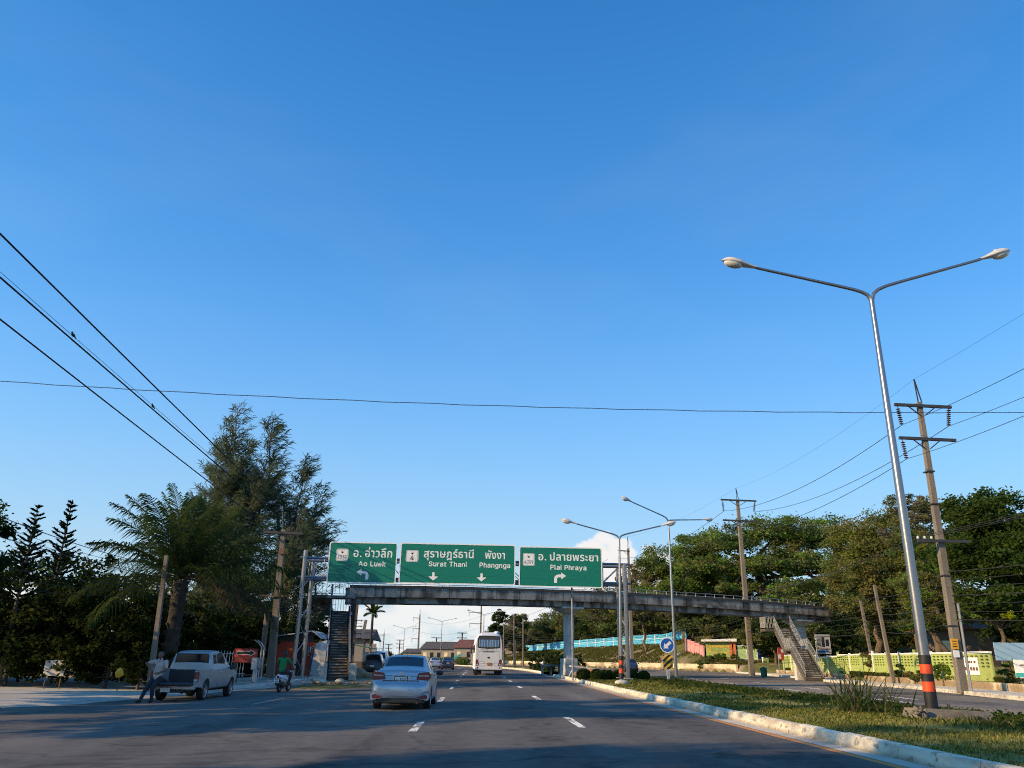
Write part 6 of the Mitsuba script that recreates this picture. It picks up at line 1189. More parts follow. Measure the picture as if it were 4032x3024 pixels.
for (nm, x, y, zt, hw) in (('far distribution pole with three crossarms left of the coach', -5.0, 260, 9.5, 1.6), ('far distribution pole left of the lamp over the house row', -15.2, 300, 8.9, 1.9), ('far distribution pole above the low house', -31.5, 330, 8.5, 1.5), ('far distribution pole left of the silver sedan roof line', -37.5, 345, 7.0, 1.6)):
    k = thing('distribution_pole', nm, 'power pole'); P(k, 'shaft', box(x - .2, x + .2, y - .2, y + .2, 0, zt), 'steel_dark')
    for i in range(3): P(k, 'crossarm', box(x - hw * (1 if i < 2 else .9), x + hw, y - .3, y - .15, zt - .3 - 1.5 * i, zt - .05 - 1.5 * i), 'steel_dark')
for i, (a, b_) in enumerate((((-45.5, 395, 11), (-19.6, 270, 13)), ((-45.5, 395, 8), (-19.6, 270, 9.8)), ((-19.6, 270, 13), (.75, 228, 13)), ((-19.6, 270, 9.8), (.75, 228, 10)), ((.75, 228, 13), (19.0, 116, 15.7)), ((.75, 228, 10), (19.0, 116, 13.2)), ((-37.5, 345, 6.5), (-15.2, 300, 8)), ((-15.2, 300, 8.4), (-5, 260, 9)), ((-15.2, 300, 6.8), (-5, 260, 7.4)), ((-5, 260, 9), (8.2, 160, 8.0)), ((-5, 260, 7), (8.2, 160, 6.5)))):
    cable('thin distant cable strung between the far poles above the houses', sag(a, b_, 1.4), .022, group='distant cables above the far houses')
for i, (x, y, h) in enumerate(((4.9, 152, 7.6), (6.9, 153, 9.6), (8.35, 148, 8.6), (7.7, 165, 5.2), (41.0, 117, 9.0))):
    k = thing('bare_pole', ('slim bare pole nearest the coach on its right', 'tall bare pole second from the coach on its right', 'dark bare pole left of the middle bridge pier', 'short bare pole between the two taller bare poles', 'bare pole standing in front of the gate wall')[i], 'pole'); P(k, 'shaft', tube([(x, y, 0 if i < 4 else 1), (x - .1, y, h)], [.16, .11], 8), 'pole_concrete')
for i, (xa, ya, xb, h) in enumerate(((30.9, 62.5, 30.45, 6.3), (27.6, 53.5, 27.2, 6.6))):
    k = thing('roadside_pole', ('slim leaning concrete pole right of the right stairway', 'slim concrete pole between the leaning pole and the nearest street lamp')[i], 'pole'); P(k, 'shaft', hull([(xa + a * .11, ya + b * .11, .1) for a in (-1, 1) for b in (-1, 1)] + [(xb + a * .08, ya + b * .08, h) for a in (-1, 1) for b in (-1, 1)]), 'pole_concrete')
LR = 'drooping communication wires before the right trees'
for i in range(7):
    z = 5.9 - .38 * i
    cable(f'{ORD[i]} wire from the top of the bundle before the right trees', np.vstack([sag((30.2, 120, z + 1.6), (25.6, 76, z + .7), .5 + .1 * (i % 3)), sag((25.6, 76, z + .7), (27.9, 55, z), .5), sag((27.9, 55, z), (23.3, 38.2, z - .1), .35), sag((23.3, 38.2, z - .1), (23.0, 10, z + .3), .6)]), 0.013 + .008 * (i % 3 == 0), group=LR)
for i in range(3):
    cable('upper drooping wire from the low crossarm of the nearest transmission pole', np.vstack([sag((26, 76, 7.8), (22.0 + .35 * i, 38.2, 7.55), .5), sag((22.0 + .35 * i, 38.2, 7.55), (22.2 + .35 * i, 8, 8.3), .6)]), .013, group='upper drooping wires on the low crossarm')
for i in range(6):
    cable(f'{ORD[i]} wire from the top of the bundle behind the middle bridge pier', np.vstack([sag((4.9, 152, 6.2 - .4 * i), (19.0, 120, 5.4 - .25 * i), .8), sag((19.0, 120, 5.4 - .25 * i), (30.2, 118, 6.5 - .2 * i), .6)]), .022, group='drooping wires behind the middle bridge pier')

# ------------------------------------------------------------------ vegetation
def cards(p, size, rng, col, jit=0.25, asp=0.5, d=None):
    """leaf-shaped cards (two triangles folded along the midrib) at the points p"""
    n = len(p); size = np.broadcast_to(size, n) * rng.uniform(.65, 1.35, n)
    if d is None: d = rng.normal(size=(n, 3)); d[:, 2] *= .55
    d = d / (np.linalg.norm(d, axis=1, keepdims=True) + 1e-9)
    q = np.cross(d, rng.normal(size=(n, 3))); q /= np.linalg.norm(q, axis=1, keepdims=True) + 1e-9
    up = np.cross(d, q); a = p - d * size[:, None] * .5; b = p + d * size[:, None] * .5
    m = p - up * size[:, None] * .06
    l = m + q * (size * asp * .5)[:, None]; r = m - q * (size * asp * .5)[:, None]
    v = np.stack([a, l, b, r], 1).reshape(-1, 3); i = np.arange(n) * 4
    f = np.vstack([np.stack([i, i + 1, i + 2], 1), np.stack([i, i + 2, i + 3], 1)])
    c = np.clip(np.broadcast_to(col, (n, 3)) * rng.uniform(1 - jit, 1 + jit, (n, 1)), 0.002, .9)
    return v, f, np.repeat(c, 4, 0)
def blob_leaves(blobs, n, size, rng, cols, clumps=26, spread=.20, flat=.6, shell=(.55, 1.0)):
    """n leaves in clumps scattered through the outer part of each ellipsoid"""
    vol = np.array([np.prod(b[1]) ** .67 for b in blobs]); cnt = (n * vol / vol.sum()).astype(int); P_, C = [], []
    for (c, r), k in zip(blobs, cnt):
        m = max(6, int(clumps * (np.mean(r) / 3) ** .5)); d = rng.normal(size=(m, 3)); d /= np.linalg.norm(d, axis=1, keepdims=True); d[:, 2] = np.where(d[:, 2] < -.45, d[:, 2] * .5, d[:, 2])
        cc = np.asarray(c) + d * np.asarray(r) * rng.uniform(*shell, (m, 1)); w = rng.uniform(.5, 1.5, m); w /= w.sum()
        which = rng.choice(m, k, p=w); sz = np.mean(r) * spread * rng.uniform(.7, 1.5, m)
        o = rng.normal(size=(k, 3)); o *= (sz[which] * np.clip(np.abs(rng.normal(.8, .35, k)), .1, 1.8) / np.linalg.norm(o, axis=1))[:, None]; o[:, 2] *= flat
        P_.append(cc[which] + o); tone = np.asarray(cols)[rng.integers(0, len(cols), m)] * rng.uniform(.75, 1.3, (m, 1)); C.append(tone[which])
    return cards(np.vstack(P_), size, rng, np.vstack(C))
def limb(a, b, r0, r1, rng, wob=.08, n=6):
    a, b = np.asarray(a, float), np.asarray(b, float); t = np.linspace(0, 1, n)[:, None]; p = a + (b - a) * t
    L = np.linalg.norm(b - a); p[1:-1] += rng.normal(size=(n - 2, 3)) * L * wob * [1, 1, .5]; return tube(p, np.linspace(r0, r1, n), 7)
def tree(name, label, cat_, base, th, blobs, n, size, cols, tr=.25, seed=1, limbs=True, twigs=0, group=None, clumps=26, spread=.22, flat=.6, lean=(0, 0), shell=(.55, 1.0)):
    rng = np.random.default_rng(seed); k = thing(name, label, cat_, group); base = np.asarray(base, float); base[2] = base[2] if base[2] > -50 else on(base[0], base[1])
    top = base + [lean[0], lean[1], th]; ms = [limb(base - [0, 0, .3], top, tr, tr * .62, rng, .03)]
    for c, r in blobs:
        c = np.asarray(c, float); ms.append(limb(top, c - [0, 0, r[2] * .25], tr * .5, tr * .16, rng, .10))
        if limbs:
            for _ in range(4 + twigs):
                d = rng.normal(size=3); d[2] = abs(d[2]) * .6; d /= np.linalg.norm(d); s_ = c - [0, 0, r[2] * .3]
                ms.append(limb(s_, s_ + d * np.asarray(r) * rng.uniform(.7, 1.05), tr * .20, tr * .05, rng, .10, 5))
    P(k, 'trunk', cat(ms), 'bark', True); P(k, 'crown', blob_leaves(blobs, n, size, rng, cols, clumps, spread, flat, shell), 'leaf'); return k
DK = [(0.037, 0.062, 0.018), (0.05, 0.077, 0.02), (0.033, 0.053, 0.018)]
MID = [(0.124, 0.175, 0.054), (0.16, 0.206, 0.067), (0.099, 0.145, 0.049)]
OLV = [(0.197, 0.196, 0.062), (0.168, 0.175, 0.058), (0.241, 0.209, 0.07), (0.131, 0.155, 0.051)]
GRY = [(0.194, 0.179, 0.107), (0.162, 0.158, 0.088), (0.227, 0.194, 0.137), (0.13, 0.145, 0.068)]
FRS = [(0.136, 0.234, 0.04), (0.171, 0.264, 0.051), (0.103, 0.176, 0.04), (0.205, 0.234, 0.051)]
# right hillside
def B(x, y, z, rx_, ry_, rz_): return ((x, y, z), (rx_, ry_, rz_))
tree('rain_tree', 'broad flat crowned rain tree on the hill behind the bridge', 'tree', (44, 122, -99), 7.5, [B(38, 120, 19.0, 6.5, 6, 2.6), B(46, 121, 21.0, 7.5, 7, 2.8), B(54, 120, 20.6, 7.5, 7, 2.8), B(60, 118, 17.5, 5.5, 5, 2.6), B(33.5, 119, 15.2, 4.5, 4, 2.2), B(43, 116, 15.0, 5, 4, 2.0), B(51, 115, 15.5, 6, 4, 2.0), B(38, 117, 12.0, 3.6, 3, 1.5), B(47, 114, 12.2, 5.5, 4, 1.6), B(55.5, 113, 12.5, 5.5, 4, 2.2), B(61, 112, 12.0, 4.5, 4, 3.0), B(44, 111, 10.5, 4.5, 3.5, 2.0), B(50, 110, 9.5, 4.5, 3.5, 2.0), B(41, 119, 15.5, 4.5, 4, 2.0), B(49, 119, 17.5, 6, 5, 2.0)], 68000, .40, MID + FRS[:2] + OLV[:1], .75, 11, clumps=46, spread=.26, flat=.42, shell=(.35, 1.0), twigs=2)
tree('rain_tree', 'dark green rain tree left of the second transmission pole', 'tree', (33, 128, -99), 6.0, [B(30.0, 126, 16.2, 4.2, 4, 3.2), B(35.5, 127, 18.2, 4.6, 4, 3.4), B(33, 124, 13.2, 5.0, 4, 2.6), B(28, 124, 11.0, 3.6, 3.5, 2.4), B(39.5, 126, 14.0, 3.5, 3.5, 3.0)], 46000, .36, FRS + MID, .5, 12, clumps=36, spread=.28)
tree('scrub_tree', 'greyish thin leaved tree at the left end of the hillside', 'tree', (27.2, 132, -99), 5.0, [B(25.6, 130, 13.5, 3.0, 3, 3.4), B(28.6, 130, 15.5, 2.8, 3, 2.6), B(24.0, 129, 9.6, 2.6, 3, 2.6), B(27.5, 128, 10.0, 3.2, 3, 2.8)], 16000, .34, GRY + OLV[:2], .32, 13, clumps=34, spread=.17, twigs=4)
tree('olive_tree', 'large olive green tree overhanging the right end of the footbridge', 'tree', (37.2, 73.5, -99), 4.2, [B(36.0, 72.5, 12.2, 3.0, 3, 2.4), B(39.2, 73, 13.2, 3.0, 3, 2.4), B(34.2, 71.5, 8.9, 2.5, 2.6, 2.2), B(37.4, 70.5, 9.2, 3.2, 2.8, 2.6), B(40.5, 72, 9.5, 2.8, 3, 2.8), B(35.6, 70, 6.6, 2.6, 2.4, 1.9), B(39.3, 70, 6.3, 2.8, 2.6, 2.0), B(33.3, 70.2, 6.6, 1.9, 2, 1.5)], 70000, .23, OLV + FRS[3:], .4, 14, clumps=46, spread=.30)
tree('olive_tree', 'sparse topped grey green tree left of the nearest transmission pole', 'tree', (39.0, 67, -99), 5.5, [B(38.2, 67, 14.0, 2.3, 2.4, 2.0), B(41.0, 68, 14.6, 2.2, 2.4, 1.8), B(36.4, 66, 12.0, 1.9, 2, 1.6), B(39.6, 65.5, 10.6, 3.0, 2.6, 2.6), B(42.0, 67, 10.8, 2.2, 2.4, 2.6)], 24000, .20, GRY + OLV[:2], .35, 15, clumps=44, spread=.17, twigs=4)
tree('tamarind_tree', 'green tree with a slanting trunk behind the lime wall', 'tree', (32.0, 52.5, -99), 2.6, [B(31.0, 54, 6.2, 2.1, 2.2, 2.2), B(29.9, 53.5, 4.3, 1.5, 1.8, 1.2), B(33.0, 55, 8.0, 2.0, 2, 1.8), B(31.6, 56, 9.6, 1.6, 2, 1.5), B(33.5, 53, 4.8, 1.7, 1.8, 1.4)], 34000, .17, FRS + OLV[:2], .24, 16, clumps=40, lean=(-1.5, .3), twigs=2)
tree('mango_tree', 'dense dark mango tree rising at the right picture edge', 'tree', (32.2, 48.5, -99), 2.9, [B(32.8, 49, 10.6, 2.5, 2.4, 1.9), B(31.0, 49, 8.0, 2.0, 2.4, 2.0), B(35.0, 49.5, 9.8, 2.3, 2.4, 2.2), B(33.0, 47, 7.4, 2.2, 2, 2.0), B(31.4, 47.5, 5.2, 1.9, 2, 1.5), B(34.0, 47, 5.0, 2.2, 2, 1.7), B(36.5, 49, 6.5, 2.4, 2.4, 2.4)], 56000, .24, [(.045, .080, .018), (.06, .10, .022), (.08, .12, .026)], .17, 17, clumps=60, spread=.27)
tree('mango_tree', 'second trunk beside the mango tree at the right picture edge', 'tree', (33.4, 47.6, -99), 3.2, [B(34.8, 46.5, 5.6, 1.6, 1.6, 1.4)], 5000, .22, DK, .15, 18)
k = thing('leafy_sprig', 'bright yellow green sprig in the dark mango foliage', 'foliage'); P(k, 'leaves', blob_leaves([B(30.55, 44.8, 4.15, .42, .4, .34)], 420, .20, np.random.default_rng(5), [(.30, .34, .02), (.24, .30, .02)], 14, .3), 'leaf'); P(k, 'stem', tube([(31.2, 46.8, 4.4), (30.55, 44.8, 4.1)], .02, 4), 'bark')
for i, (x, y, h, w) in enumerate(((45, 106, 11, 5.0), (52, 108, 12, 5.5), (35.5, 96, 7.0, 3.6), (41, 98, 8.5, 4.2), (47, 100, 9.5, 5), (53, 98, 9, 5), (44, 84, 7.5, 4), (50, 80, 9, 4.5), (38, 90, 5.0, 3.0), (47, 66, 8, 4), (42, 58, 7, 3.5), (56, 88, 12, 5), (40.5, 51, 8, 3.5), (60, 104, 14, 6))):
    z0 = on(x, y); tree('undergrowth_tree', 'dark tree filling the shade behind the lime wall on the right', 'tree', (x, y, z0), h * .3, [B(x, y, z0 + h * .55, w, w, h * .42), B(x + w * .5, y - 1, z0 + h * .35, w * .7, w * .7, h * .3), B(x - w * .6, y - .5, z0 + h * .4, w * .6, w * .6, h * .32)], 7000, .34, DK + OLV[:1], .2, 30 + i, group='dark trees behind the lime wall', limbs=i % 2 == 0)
for i, (x, y, h, w) in enumerate(((19.5, 212, 9, 5), (25, 196, 11, 6), (31, 182, 12, 6.5), (37, 166, 13, 7), (43, 152, 13, 7), (14, 238, 8.5, 5), (24, 222, 12, 6), (34, 205, 13, 7), (48, 170, 14, 8), (9, 262, 9, 5.5), (38, 142, 8.0, 4.5), (46, 136, 10, 5), (32, 152, 7.5, 4))):
    z0 = on(x, y); tree('hillside_tree', 'green brown tree in the thicket above the light blue wall', 'tree', (x, y, z0), h * .3, [B(x, y, z0 + h * .62, w, w, h * .36), B(x + w * .6, y - 2, z0 + h * .4, w * .7, w * .7, h * .3), B(x - w * .6, y - 2, z0 + h * .42, w * .7, w * .7, h * .32)], 9000, .52, OLV + MID[:2] + GRY[:2], .25, 60 + i, group='thicket trees above the light blue wall', limbs=True, clumps=34, twigs=1)
for i in range(30):
    t = i / 29; y = 128 + 150 * t ** 1.1 + 4; x = float(np.interp(y, [127, 138, 160, 185, 220, 262, 330], [35.4, 32.6, 27, 21.7, 15, 8, -2])) + 5.0 + 2 * (i % 3); rng = np.random.default_rng(1200 + i); h = rng.uniform(4.5, 7.5); w = rng.uniform(3.4, 4.6); z0 = on(x, y)
    tree('thicket_bush', 'dense bush directly behind the light blue wall', 'bush', (x, y, z0), h * .25, [B(x, y, z0 + h * .5, w, w, h * .5), B(x + w * .8, y, z0 + h * .3, w, w, h * .34)], 3800, .55, (OLV + GRY if i % 3 else DK + MID), .15, 1200 + i, group='dense bushes behind the light blue wall', limbs=False, clumps=34)
for i, (x, y, h) in enumerate(((33.2, 124, 5.2), (36.0, 120.5, 5.6), (39.2, 118.5, 6.0), (42.5, 117, 6.5), (36.5, 126, 7.0), (40.5, 124, 7.0), (46, 115, 7), (38.5, 114.5, 4.0), (42, 112, 4.4))):
    z0 = on(x, y); tree('thicket_bush', 'dark bush filling the slope behind the pink wall and the gate wall', 'bush', (x, y, z0), h * .25, [B(x, y, z0 + h * .45, 2.9, 2.6, h * .5), B(x + 2.2, y, z0 + h * .3, 2.6, 2.4, h * .34)], 5000, .34, (OLV + DK if i % 2 else DK + MID), .15, 1300 + i, group='dark bushes behind the pink wall', limbs=False, clumps=36)
for i, (x, y, h, w, cl) in enumerate(((5.4, 196, 13.2, 2.5, DK), (8.6, 192, 12.0, 2.4, GRY), (10.8, 205, 12.5, 2.8, OLV), (4.9, 214, 11.0, 2.2, DK))):
    tree('roadside_tree', ('tall dark ragged tree just right of the coach', 'grey green ragged tree second right of the coach', 'olive ragged tree third right of the coach', 'slimmer dark tree nearest above the coach roof')[i], 'tree', (x, y, .5), h * .4, [B(x, y, h * .82, w * .8, w * .8, h * .17), B(x - w * .4, y, h * .6, w * .8, w * .8, h * .13), B(x + w * .5, y, h * .5, w * .8, w * .8, h * .13), B(x, y - .5, h * .34, w * .7, w * .7, h * .10)], 9000, .42, cl + DK[:1], .22, 80 + i, clumps=30, spread=.26, twigs=2)
# left side: casuarinas
def casuarina(label, x, y, h, rad, seed, zb=0.0, windx=.9, ngreen=17000, lead=3):
    rng = np.random.default_rng(seed); k = thing('casuarina_tree', label, 'tree'); ms, P_, D_ = [], [], []
    leaders = [((x, y, zb), (x + windx * .6, y, zb + h))]
    for i in range(lead):
        t = rng.uniform(.22, .5); a = rng.uniform(0, 2 * PI); r_ = rad * rng.uniform(.45, .8)
        leaders.append(((x + windx * .6 * t, y, zb + h * t), (x + math.cos(a) * r_ + windx * .5, y + math.sin(a) * r_, zb + h * min(.97, t + rng.uniform(.32, .46)))))
    tot = 0
    for li, (a, b) in enumerate(leaders):
        a, b = np.array(a), np.array(b); L = np.linalg.norm(b - a); r0 = .26 * h / 20 if li == 0 else .09; ms.append(limb(a, b, r0, .02, rng, .012, 9))
        nb = int(L * (6.5 if li == 0 else 5.0))
        for j in range(nb):
            t = rng.uniform(.10 if li == 0 else .2, .985); o = a + (b - a) * t; lenb = (rad if li == 0 else rad * .62) * (1.06 - t) ** .75 * rng.uniform(.55, 1.1) + .35
            az = rng.uniform(0, 2 * PI); el = rng.uniform(.35, 1.0); d = np.array([math.cos(az) * math.cos(el) + .16 * windx, math.sin(az) * math.cos(el), math.sin(el)]); e = o + d * lenb
            ms.append(tube([o, o + d * lenb * .5 + [0, 0, -.04 * lenb], e], [.028, .018, .006], 4, False))
            m = max(5, int(lenb * 25)); tt = rng.uniform(.25, 1.05, m)[:, None]; P_.append(o + d * lenb * tt + rng.normal(size=(m, 3)) * .11 * (.6 + lenb * .25)); dd = d * .7 + rng.normal(size=(m, 3)) * .45 + [.22 * windx, 0, -.05]; D_.append(dd)
    p, d = np.vstack(P_), np.vstack(D_); d /= np.linalg.norm(d, axis=1, keepdims=True)
    if len(p) > ngreen * 2.4: s_ = rng.choice(len(p), int(ngreen * 2.4), False); p, d = p[s_], d[s_]
    n = len(p); L = rng.uniform(.32, .75, n); w = rng.uniform(.016, .036, n); q = np.cross(d, rng.normal(size=(n, 3))); q /= np.linalg.norm(q, axis=1, keepdims=True)
    tip = p + d * L[:, None] + [[0, 0, -.10]]; mid = p + d * (L * .55)[:, None]
    v = np.stack([p - q * w[:, None] * .6, p + q * w[:, None] * .6, mid + q * w[:, None], tip, mid - q * w[:, None]], 1).reshape(-1, 3); i = np.arange(n) * 5
    f = np.vstack([np.stack([i, i + 1, i + 2], 1), np.stack([i, i + 2, i + 4], 1), np.stack([i + 4, i + 2, i + 3], 1)])
    c = np.array([(.10, .135, .075), (.12, .15, .08), (.085, .12, .068), (.145, .16, .075)])[rng.integers(0, 4, n)] * rng.uniform(.75, 1.25, (n, 1))
    P(k, 'trunk', cat(ms), 'bark', True); P(k, 'crown', (v, f, np.repeat(c, 5, 0)), 'leaf')
casuarina('tallest feathery casuarina tree, left of the group by the palm', -20.6, 60.5, 20.2, 4.5, 101, ngreen=17000, lead=5)
casuarina('second tall casuarina tree leaning right beside the tallest', -18.2, 61.0, 19.6, 4.2, 102, windx=1.6, ngreen=16000, lead=4)
casuarina('shorter bushy casuarina tree nearest the green signs', -15.3, 61.5, 16.4, 3.7, 103, windx=1.5, ngreen=19000, lead=5)
casuarina('low casuarina in the dark gap behind the distribution pole', -14.0, 57.5, 11.0, 3.0, 104, ngreen=8000, lead=3)
casuarina('low casuarina behind the oil palm', -19.0, 56.5, 11.5, 3.6, 105, ngreen=8000, lead=3)
# oil palm
def palm(label, x, y, zc, L, n, seed, z0=0.0, tr=.36, name='oil_palm', lean=.0):
    rng = np.random.default_rng(seed); k = thing(name, label, 'palm tree'); c = np.array([x + lean, y, zc])
    P(k, 'trunk', tube([(x, y, z0), (x + lean * .4, y, z0 + (zc - z0) * .5), (x + lean, y, zc - .1)], [tr * 1.1, tr, tr * 1.1], 12), 'palm_bark', True)
    if tr > .25:
        for i in range(40):
            a = i * 2.4; z = z0 + (zc - z0) * (.05 + .93 * i / 40); P(k, 'leaf_base', mv(hull([(tr * .8, -.13, 0), (tr * .8, .13, 0), (tr * 1.25, -.10, .28), (tr * 1.25, .10, .28), (tr * .8, 0, .34), (tr * 1.35, 0, .42)]), (x, y, z), rz(a)), 'palm_bark')
    for i in range(n):
        az = i * 2.39996 + rng.normal(0, .15); age = i / n; el = 1.5 - 1.72 * age ** 1.05 + rng.normal(0, .07); Li = L * rng.uniform(.85, 1.08) * (.72 + .28 * min(1, age * 3))
        s = np.linspace(0, 1, 15); bend_ = (.35 + .75 * min(1, age * 1.2)) * s ** 1.8
        dirs = np.stack([np.cos(el - bend_) * math.cos(az), np.cos(el - bend_) * math.sin(az), np.sin(el - bend_)], 1); pts_ = c + np.vstack([[0, 0, 0], np.cumsum(dirs[:-1] * (Li / 14), 0)])
        fr = tube(pts_, np.linspace(.045, .008, 15), 5); dry = rng.random() < .3 and age > .82
        col = np.array((.10, .078, .045) if dry else ((.042, .066, .02), (.055, .082, .024), (.034, .056, .018))[int(rng.integers(0, 3))])
        m = 132; t = np.repeat(np.linspace(.10, 1.0, m // 2), 2); o = np.stack([np.interp(t, s, pts_[:, j]) for j in range(3)], 1); T_ = np.stack([np.interp(t, s, dirs[:, j]) for j in range(3)], 1)
        side = np.cross(T_, [0, 0, 1.0]); side /= np.linalg.norm(side, axis=1, keepdims=True) + 1e-6; sg = np.where(np.arange(m) % 2 == 0, 1, -1)[:, None]; upv = np.cross(side, T_)
        ll = Li * .20 * np.sin(PI * np.clip(t * .88 + .10, 0, 1)) ** .6 * rng.uniform(.85, 1.15, m) + .05
        d = side * sg * .85 + T_ * .55 + upv * rng.uniform(-.25, .35, (m, 1)); d /= np.linalg.norm(d, axis=1, keepdims=True)
        mid = o + d * (ll * .55)[:, None]; tip = o + d * ll[:, None] * .95 - np.array([0, 0, 1]) * (ll * .42)[:, None]; w = (T_ * .027 + upv * .013)
        v = np.stack([o - w * .5, o + w * .5, mid + w, tip, mid - w], 1).reshape(-1, 3); q = np.arange(m) * 5
        f = np.vstack([np.stack([q, q + 1, q + 2], 1), np.stack([q, q + 2, q + 4], 1), np.stack([q + 4, q + 2, q + 3], 1)])
        cc = np.repeat(col * rng.uniform(.8, 1.25, (m, 1)), 5, 0)
        P(k, 'frond', cat([(v, f, cc), (fr[0], fr[1], np.tile(np.array((.11, .12, .045)), (len(fr[0]), 1)))]), 'leaf')
palm('large oil palm with arching fronds on the left roadside', -15.35, 41.4, 5.0, 5.9, 44, 201, -.3, .34)
palm('small fan of palm leaves above the shed', -13.2, 56.0, 2.9, 1.8, 14, 202, tr=.14, name='small_palm')
palm('small palm showing beside the dark roadside pole', -10.2, 78.0, 5.4, 1.3, 12, 203, tr=.11, name='small_palm')
# araucarias
def araucaria(label, x, y, h, seed):
    rng = np.random.default_rng(seed); k = thing('norfolk_pine', label, 'tree'); P(k, 'trunk', tube([(x, y, 0), (x, y, h * .5), (x, y, h)], [.12, .08, .015], 8), 'bark'); ps, ds = [], []
    tiers = np.linspace(.12, .985, 34)
    for t in tiers:
        for j in range(4):
            az = rng.uniform(0, 2 * PI); Lb = 1.75 * (1.03 - t) ** .8 * rng.uniform(.6, 1.15); s = rng.uniform(.08, 1, int(46 * Lb + 14)); o = np.stack([x + np.cos(az) * Lb * s, y + np.sin(az) * Lb * s, h * t + Lb * (.18 * s + .30 * s ** 2)], 1)
            d = np.stack([np.cos(az) + rng.normal(0, .5, len(s)), np.sin(az) + rng.normal(0, .5, len(s)), rng.uniform(.1, .8, len(s))], 1); ps.append(o); ds.append(d)
    p, d = np.vstack(ps), np.vstack(ds); P(k, 'crown', cards(p, .27, rng, (.026, .040, .020), .3, .30, d), 'leaf')
araucaria('tiered norfolk pine at far left', -22.9, 40.6, 8.5, 301); araucaria('second norfolk pine just right of the first at far left', -22.2, 42.4, 9.1, 302)
tree('roadside_tree', 'dark leafy tree cut by the left picture edge', 'tree', (-15.3, 24.3, 0), 3.0, [B(-15.3, 24.4, 5.0, .95, 1, .95), B(-15.6, 24.8, 3.6, 1.1, 1.2, .9)], 5000, .14, DK, .12, 303)
LB = 'dark bushes along the left forecourt'
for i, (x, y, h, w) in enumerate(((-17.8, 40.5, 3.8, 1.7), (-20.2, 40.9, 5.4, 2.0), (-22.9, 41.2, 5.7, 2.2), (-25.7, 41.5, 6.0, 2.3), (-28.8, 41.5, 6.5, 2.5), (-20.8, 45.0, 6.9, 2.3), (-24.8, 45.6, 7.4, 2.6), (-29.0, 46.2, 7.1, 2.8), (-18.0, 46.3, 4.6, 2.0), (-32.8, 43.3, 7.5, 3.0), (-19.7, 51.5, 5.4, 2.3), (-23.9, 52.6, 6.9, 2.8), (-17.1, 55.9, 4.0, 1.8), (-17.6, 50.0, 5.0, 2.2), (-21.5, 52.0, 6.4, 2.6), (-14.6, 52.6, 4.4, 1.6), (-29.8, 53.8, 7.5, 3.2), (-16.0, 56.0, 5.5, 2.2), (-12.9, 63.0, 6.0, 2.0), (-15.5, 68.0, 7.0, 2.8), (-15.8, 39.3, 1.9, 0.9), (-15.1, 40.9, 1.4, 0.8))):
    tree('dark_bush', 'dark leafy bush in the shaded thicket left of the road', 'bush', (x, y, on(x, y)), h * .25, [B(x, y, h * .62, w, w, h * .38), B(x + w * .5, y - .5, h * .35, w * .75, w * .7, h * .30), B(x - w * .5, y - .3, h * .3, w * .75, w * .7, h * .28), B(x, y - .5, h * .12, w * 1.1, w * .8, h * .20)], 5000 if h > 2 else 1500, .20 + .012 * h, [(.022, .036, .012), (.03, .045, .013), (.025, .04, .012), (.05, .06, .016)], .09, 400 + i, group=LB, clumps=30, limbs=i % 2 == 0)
# trees standing along the left roadside behind and beside the viewer, whose shade falls across the road
for i, (x, y, h, w) in enumerate(((-24, 0.8, 17, 3.4), (-23.5, -6.5, 17, 3.8), (-24, 12.0, 16.5, 3.2), (-24.5, 16.0, 16.5, 3.2), (-22, 22.0, 8.4, 2.8), (-22, 27.0, 8.2, 2.8), (-24.5, 32.0, 8.5, 3.0), (-24, -16, 13, 4.2), (-25, -26, 13, 5))):
    tree('street_tree', 'roadside tree outside the picture at left, shading the road', 'tree', (x, y, 0), h * .4, [B(x, y, h * .74, w, w, h * .25), B(x + w * .4, y + .6, h * .5, w * .8, w * .8, h * .2), B(x - w * .4, y - .6, h * .52, w * .8, w * .8, h * .2)], 7000, .42, DK + MID, .2, 500 + i, group='roadside trees outside the picture at left')
# median hedge balls, topiary, grass
RB = 'clipped round bushes along the median'
for i, (x, y, r_) in enumerate(((6.85 + .06, 53.4, .42), (7.15, 54.4, .42), (7.75, 53.0, .40), (8.2, 52.6, .37), (8.62, 53.2, .35), (9.05, 52.4, .37), (9.9, 52.0, .38), (10.55, 51.6, .37))):
    z = mzp(x, y); rng = np.random.default_rng(600 + i); k = thing('round_bush', f'clipped round green bush, {ORD[i]} from the left in the median row', 'bush', RB)
    d = rng.normal(size=(2600, 3)); d /= np.linalg.norm(d, axis=1, keepdims=True); p = np.array([x, y, z + r_ * .75]) + d * [r_, r_, r_ * .88] * rng.uniform(.80, 1.04, (2600, 1)); p = p[p[:, 2] > z]
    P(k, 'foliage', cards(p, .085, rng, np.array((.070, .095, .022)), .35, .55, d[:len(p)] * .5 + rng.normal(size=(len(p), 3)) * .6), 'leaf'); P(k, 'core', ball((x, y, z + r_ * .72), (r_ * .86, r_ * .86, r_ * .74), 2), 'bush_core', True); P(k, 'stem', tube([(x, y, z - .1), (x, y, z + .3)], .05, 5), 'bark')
TP = 'cloud pruned topiary shrubs on the median'
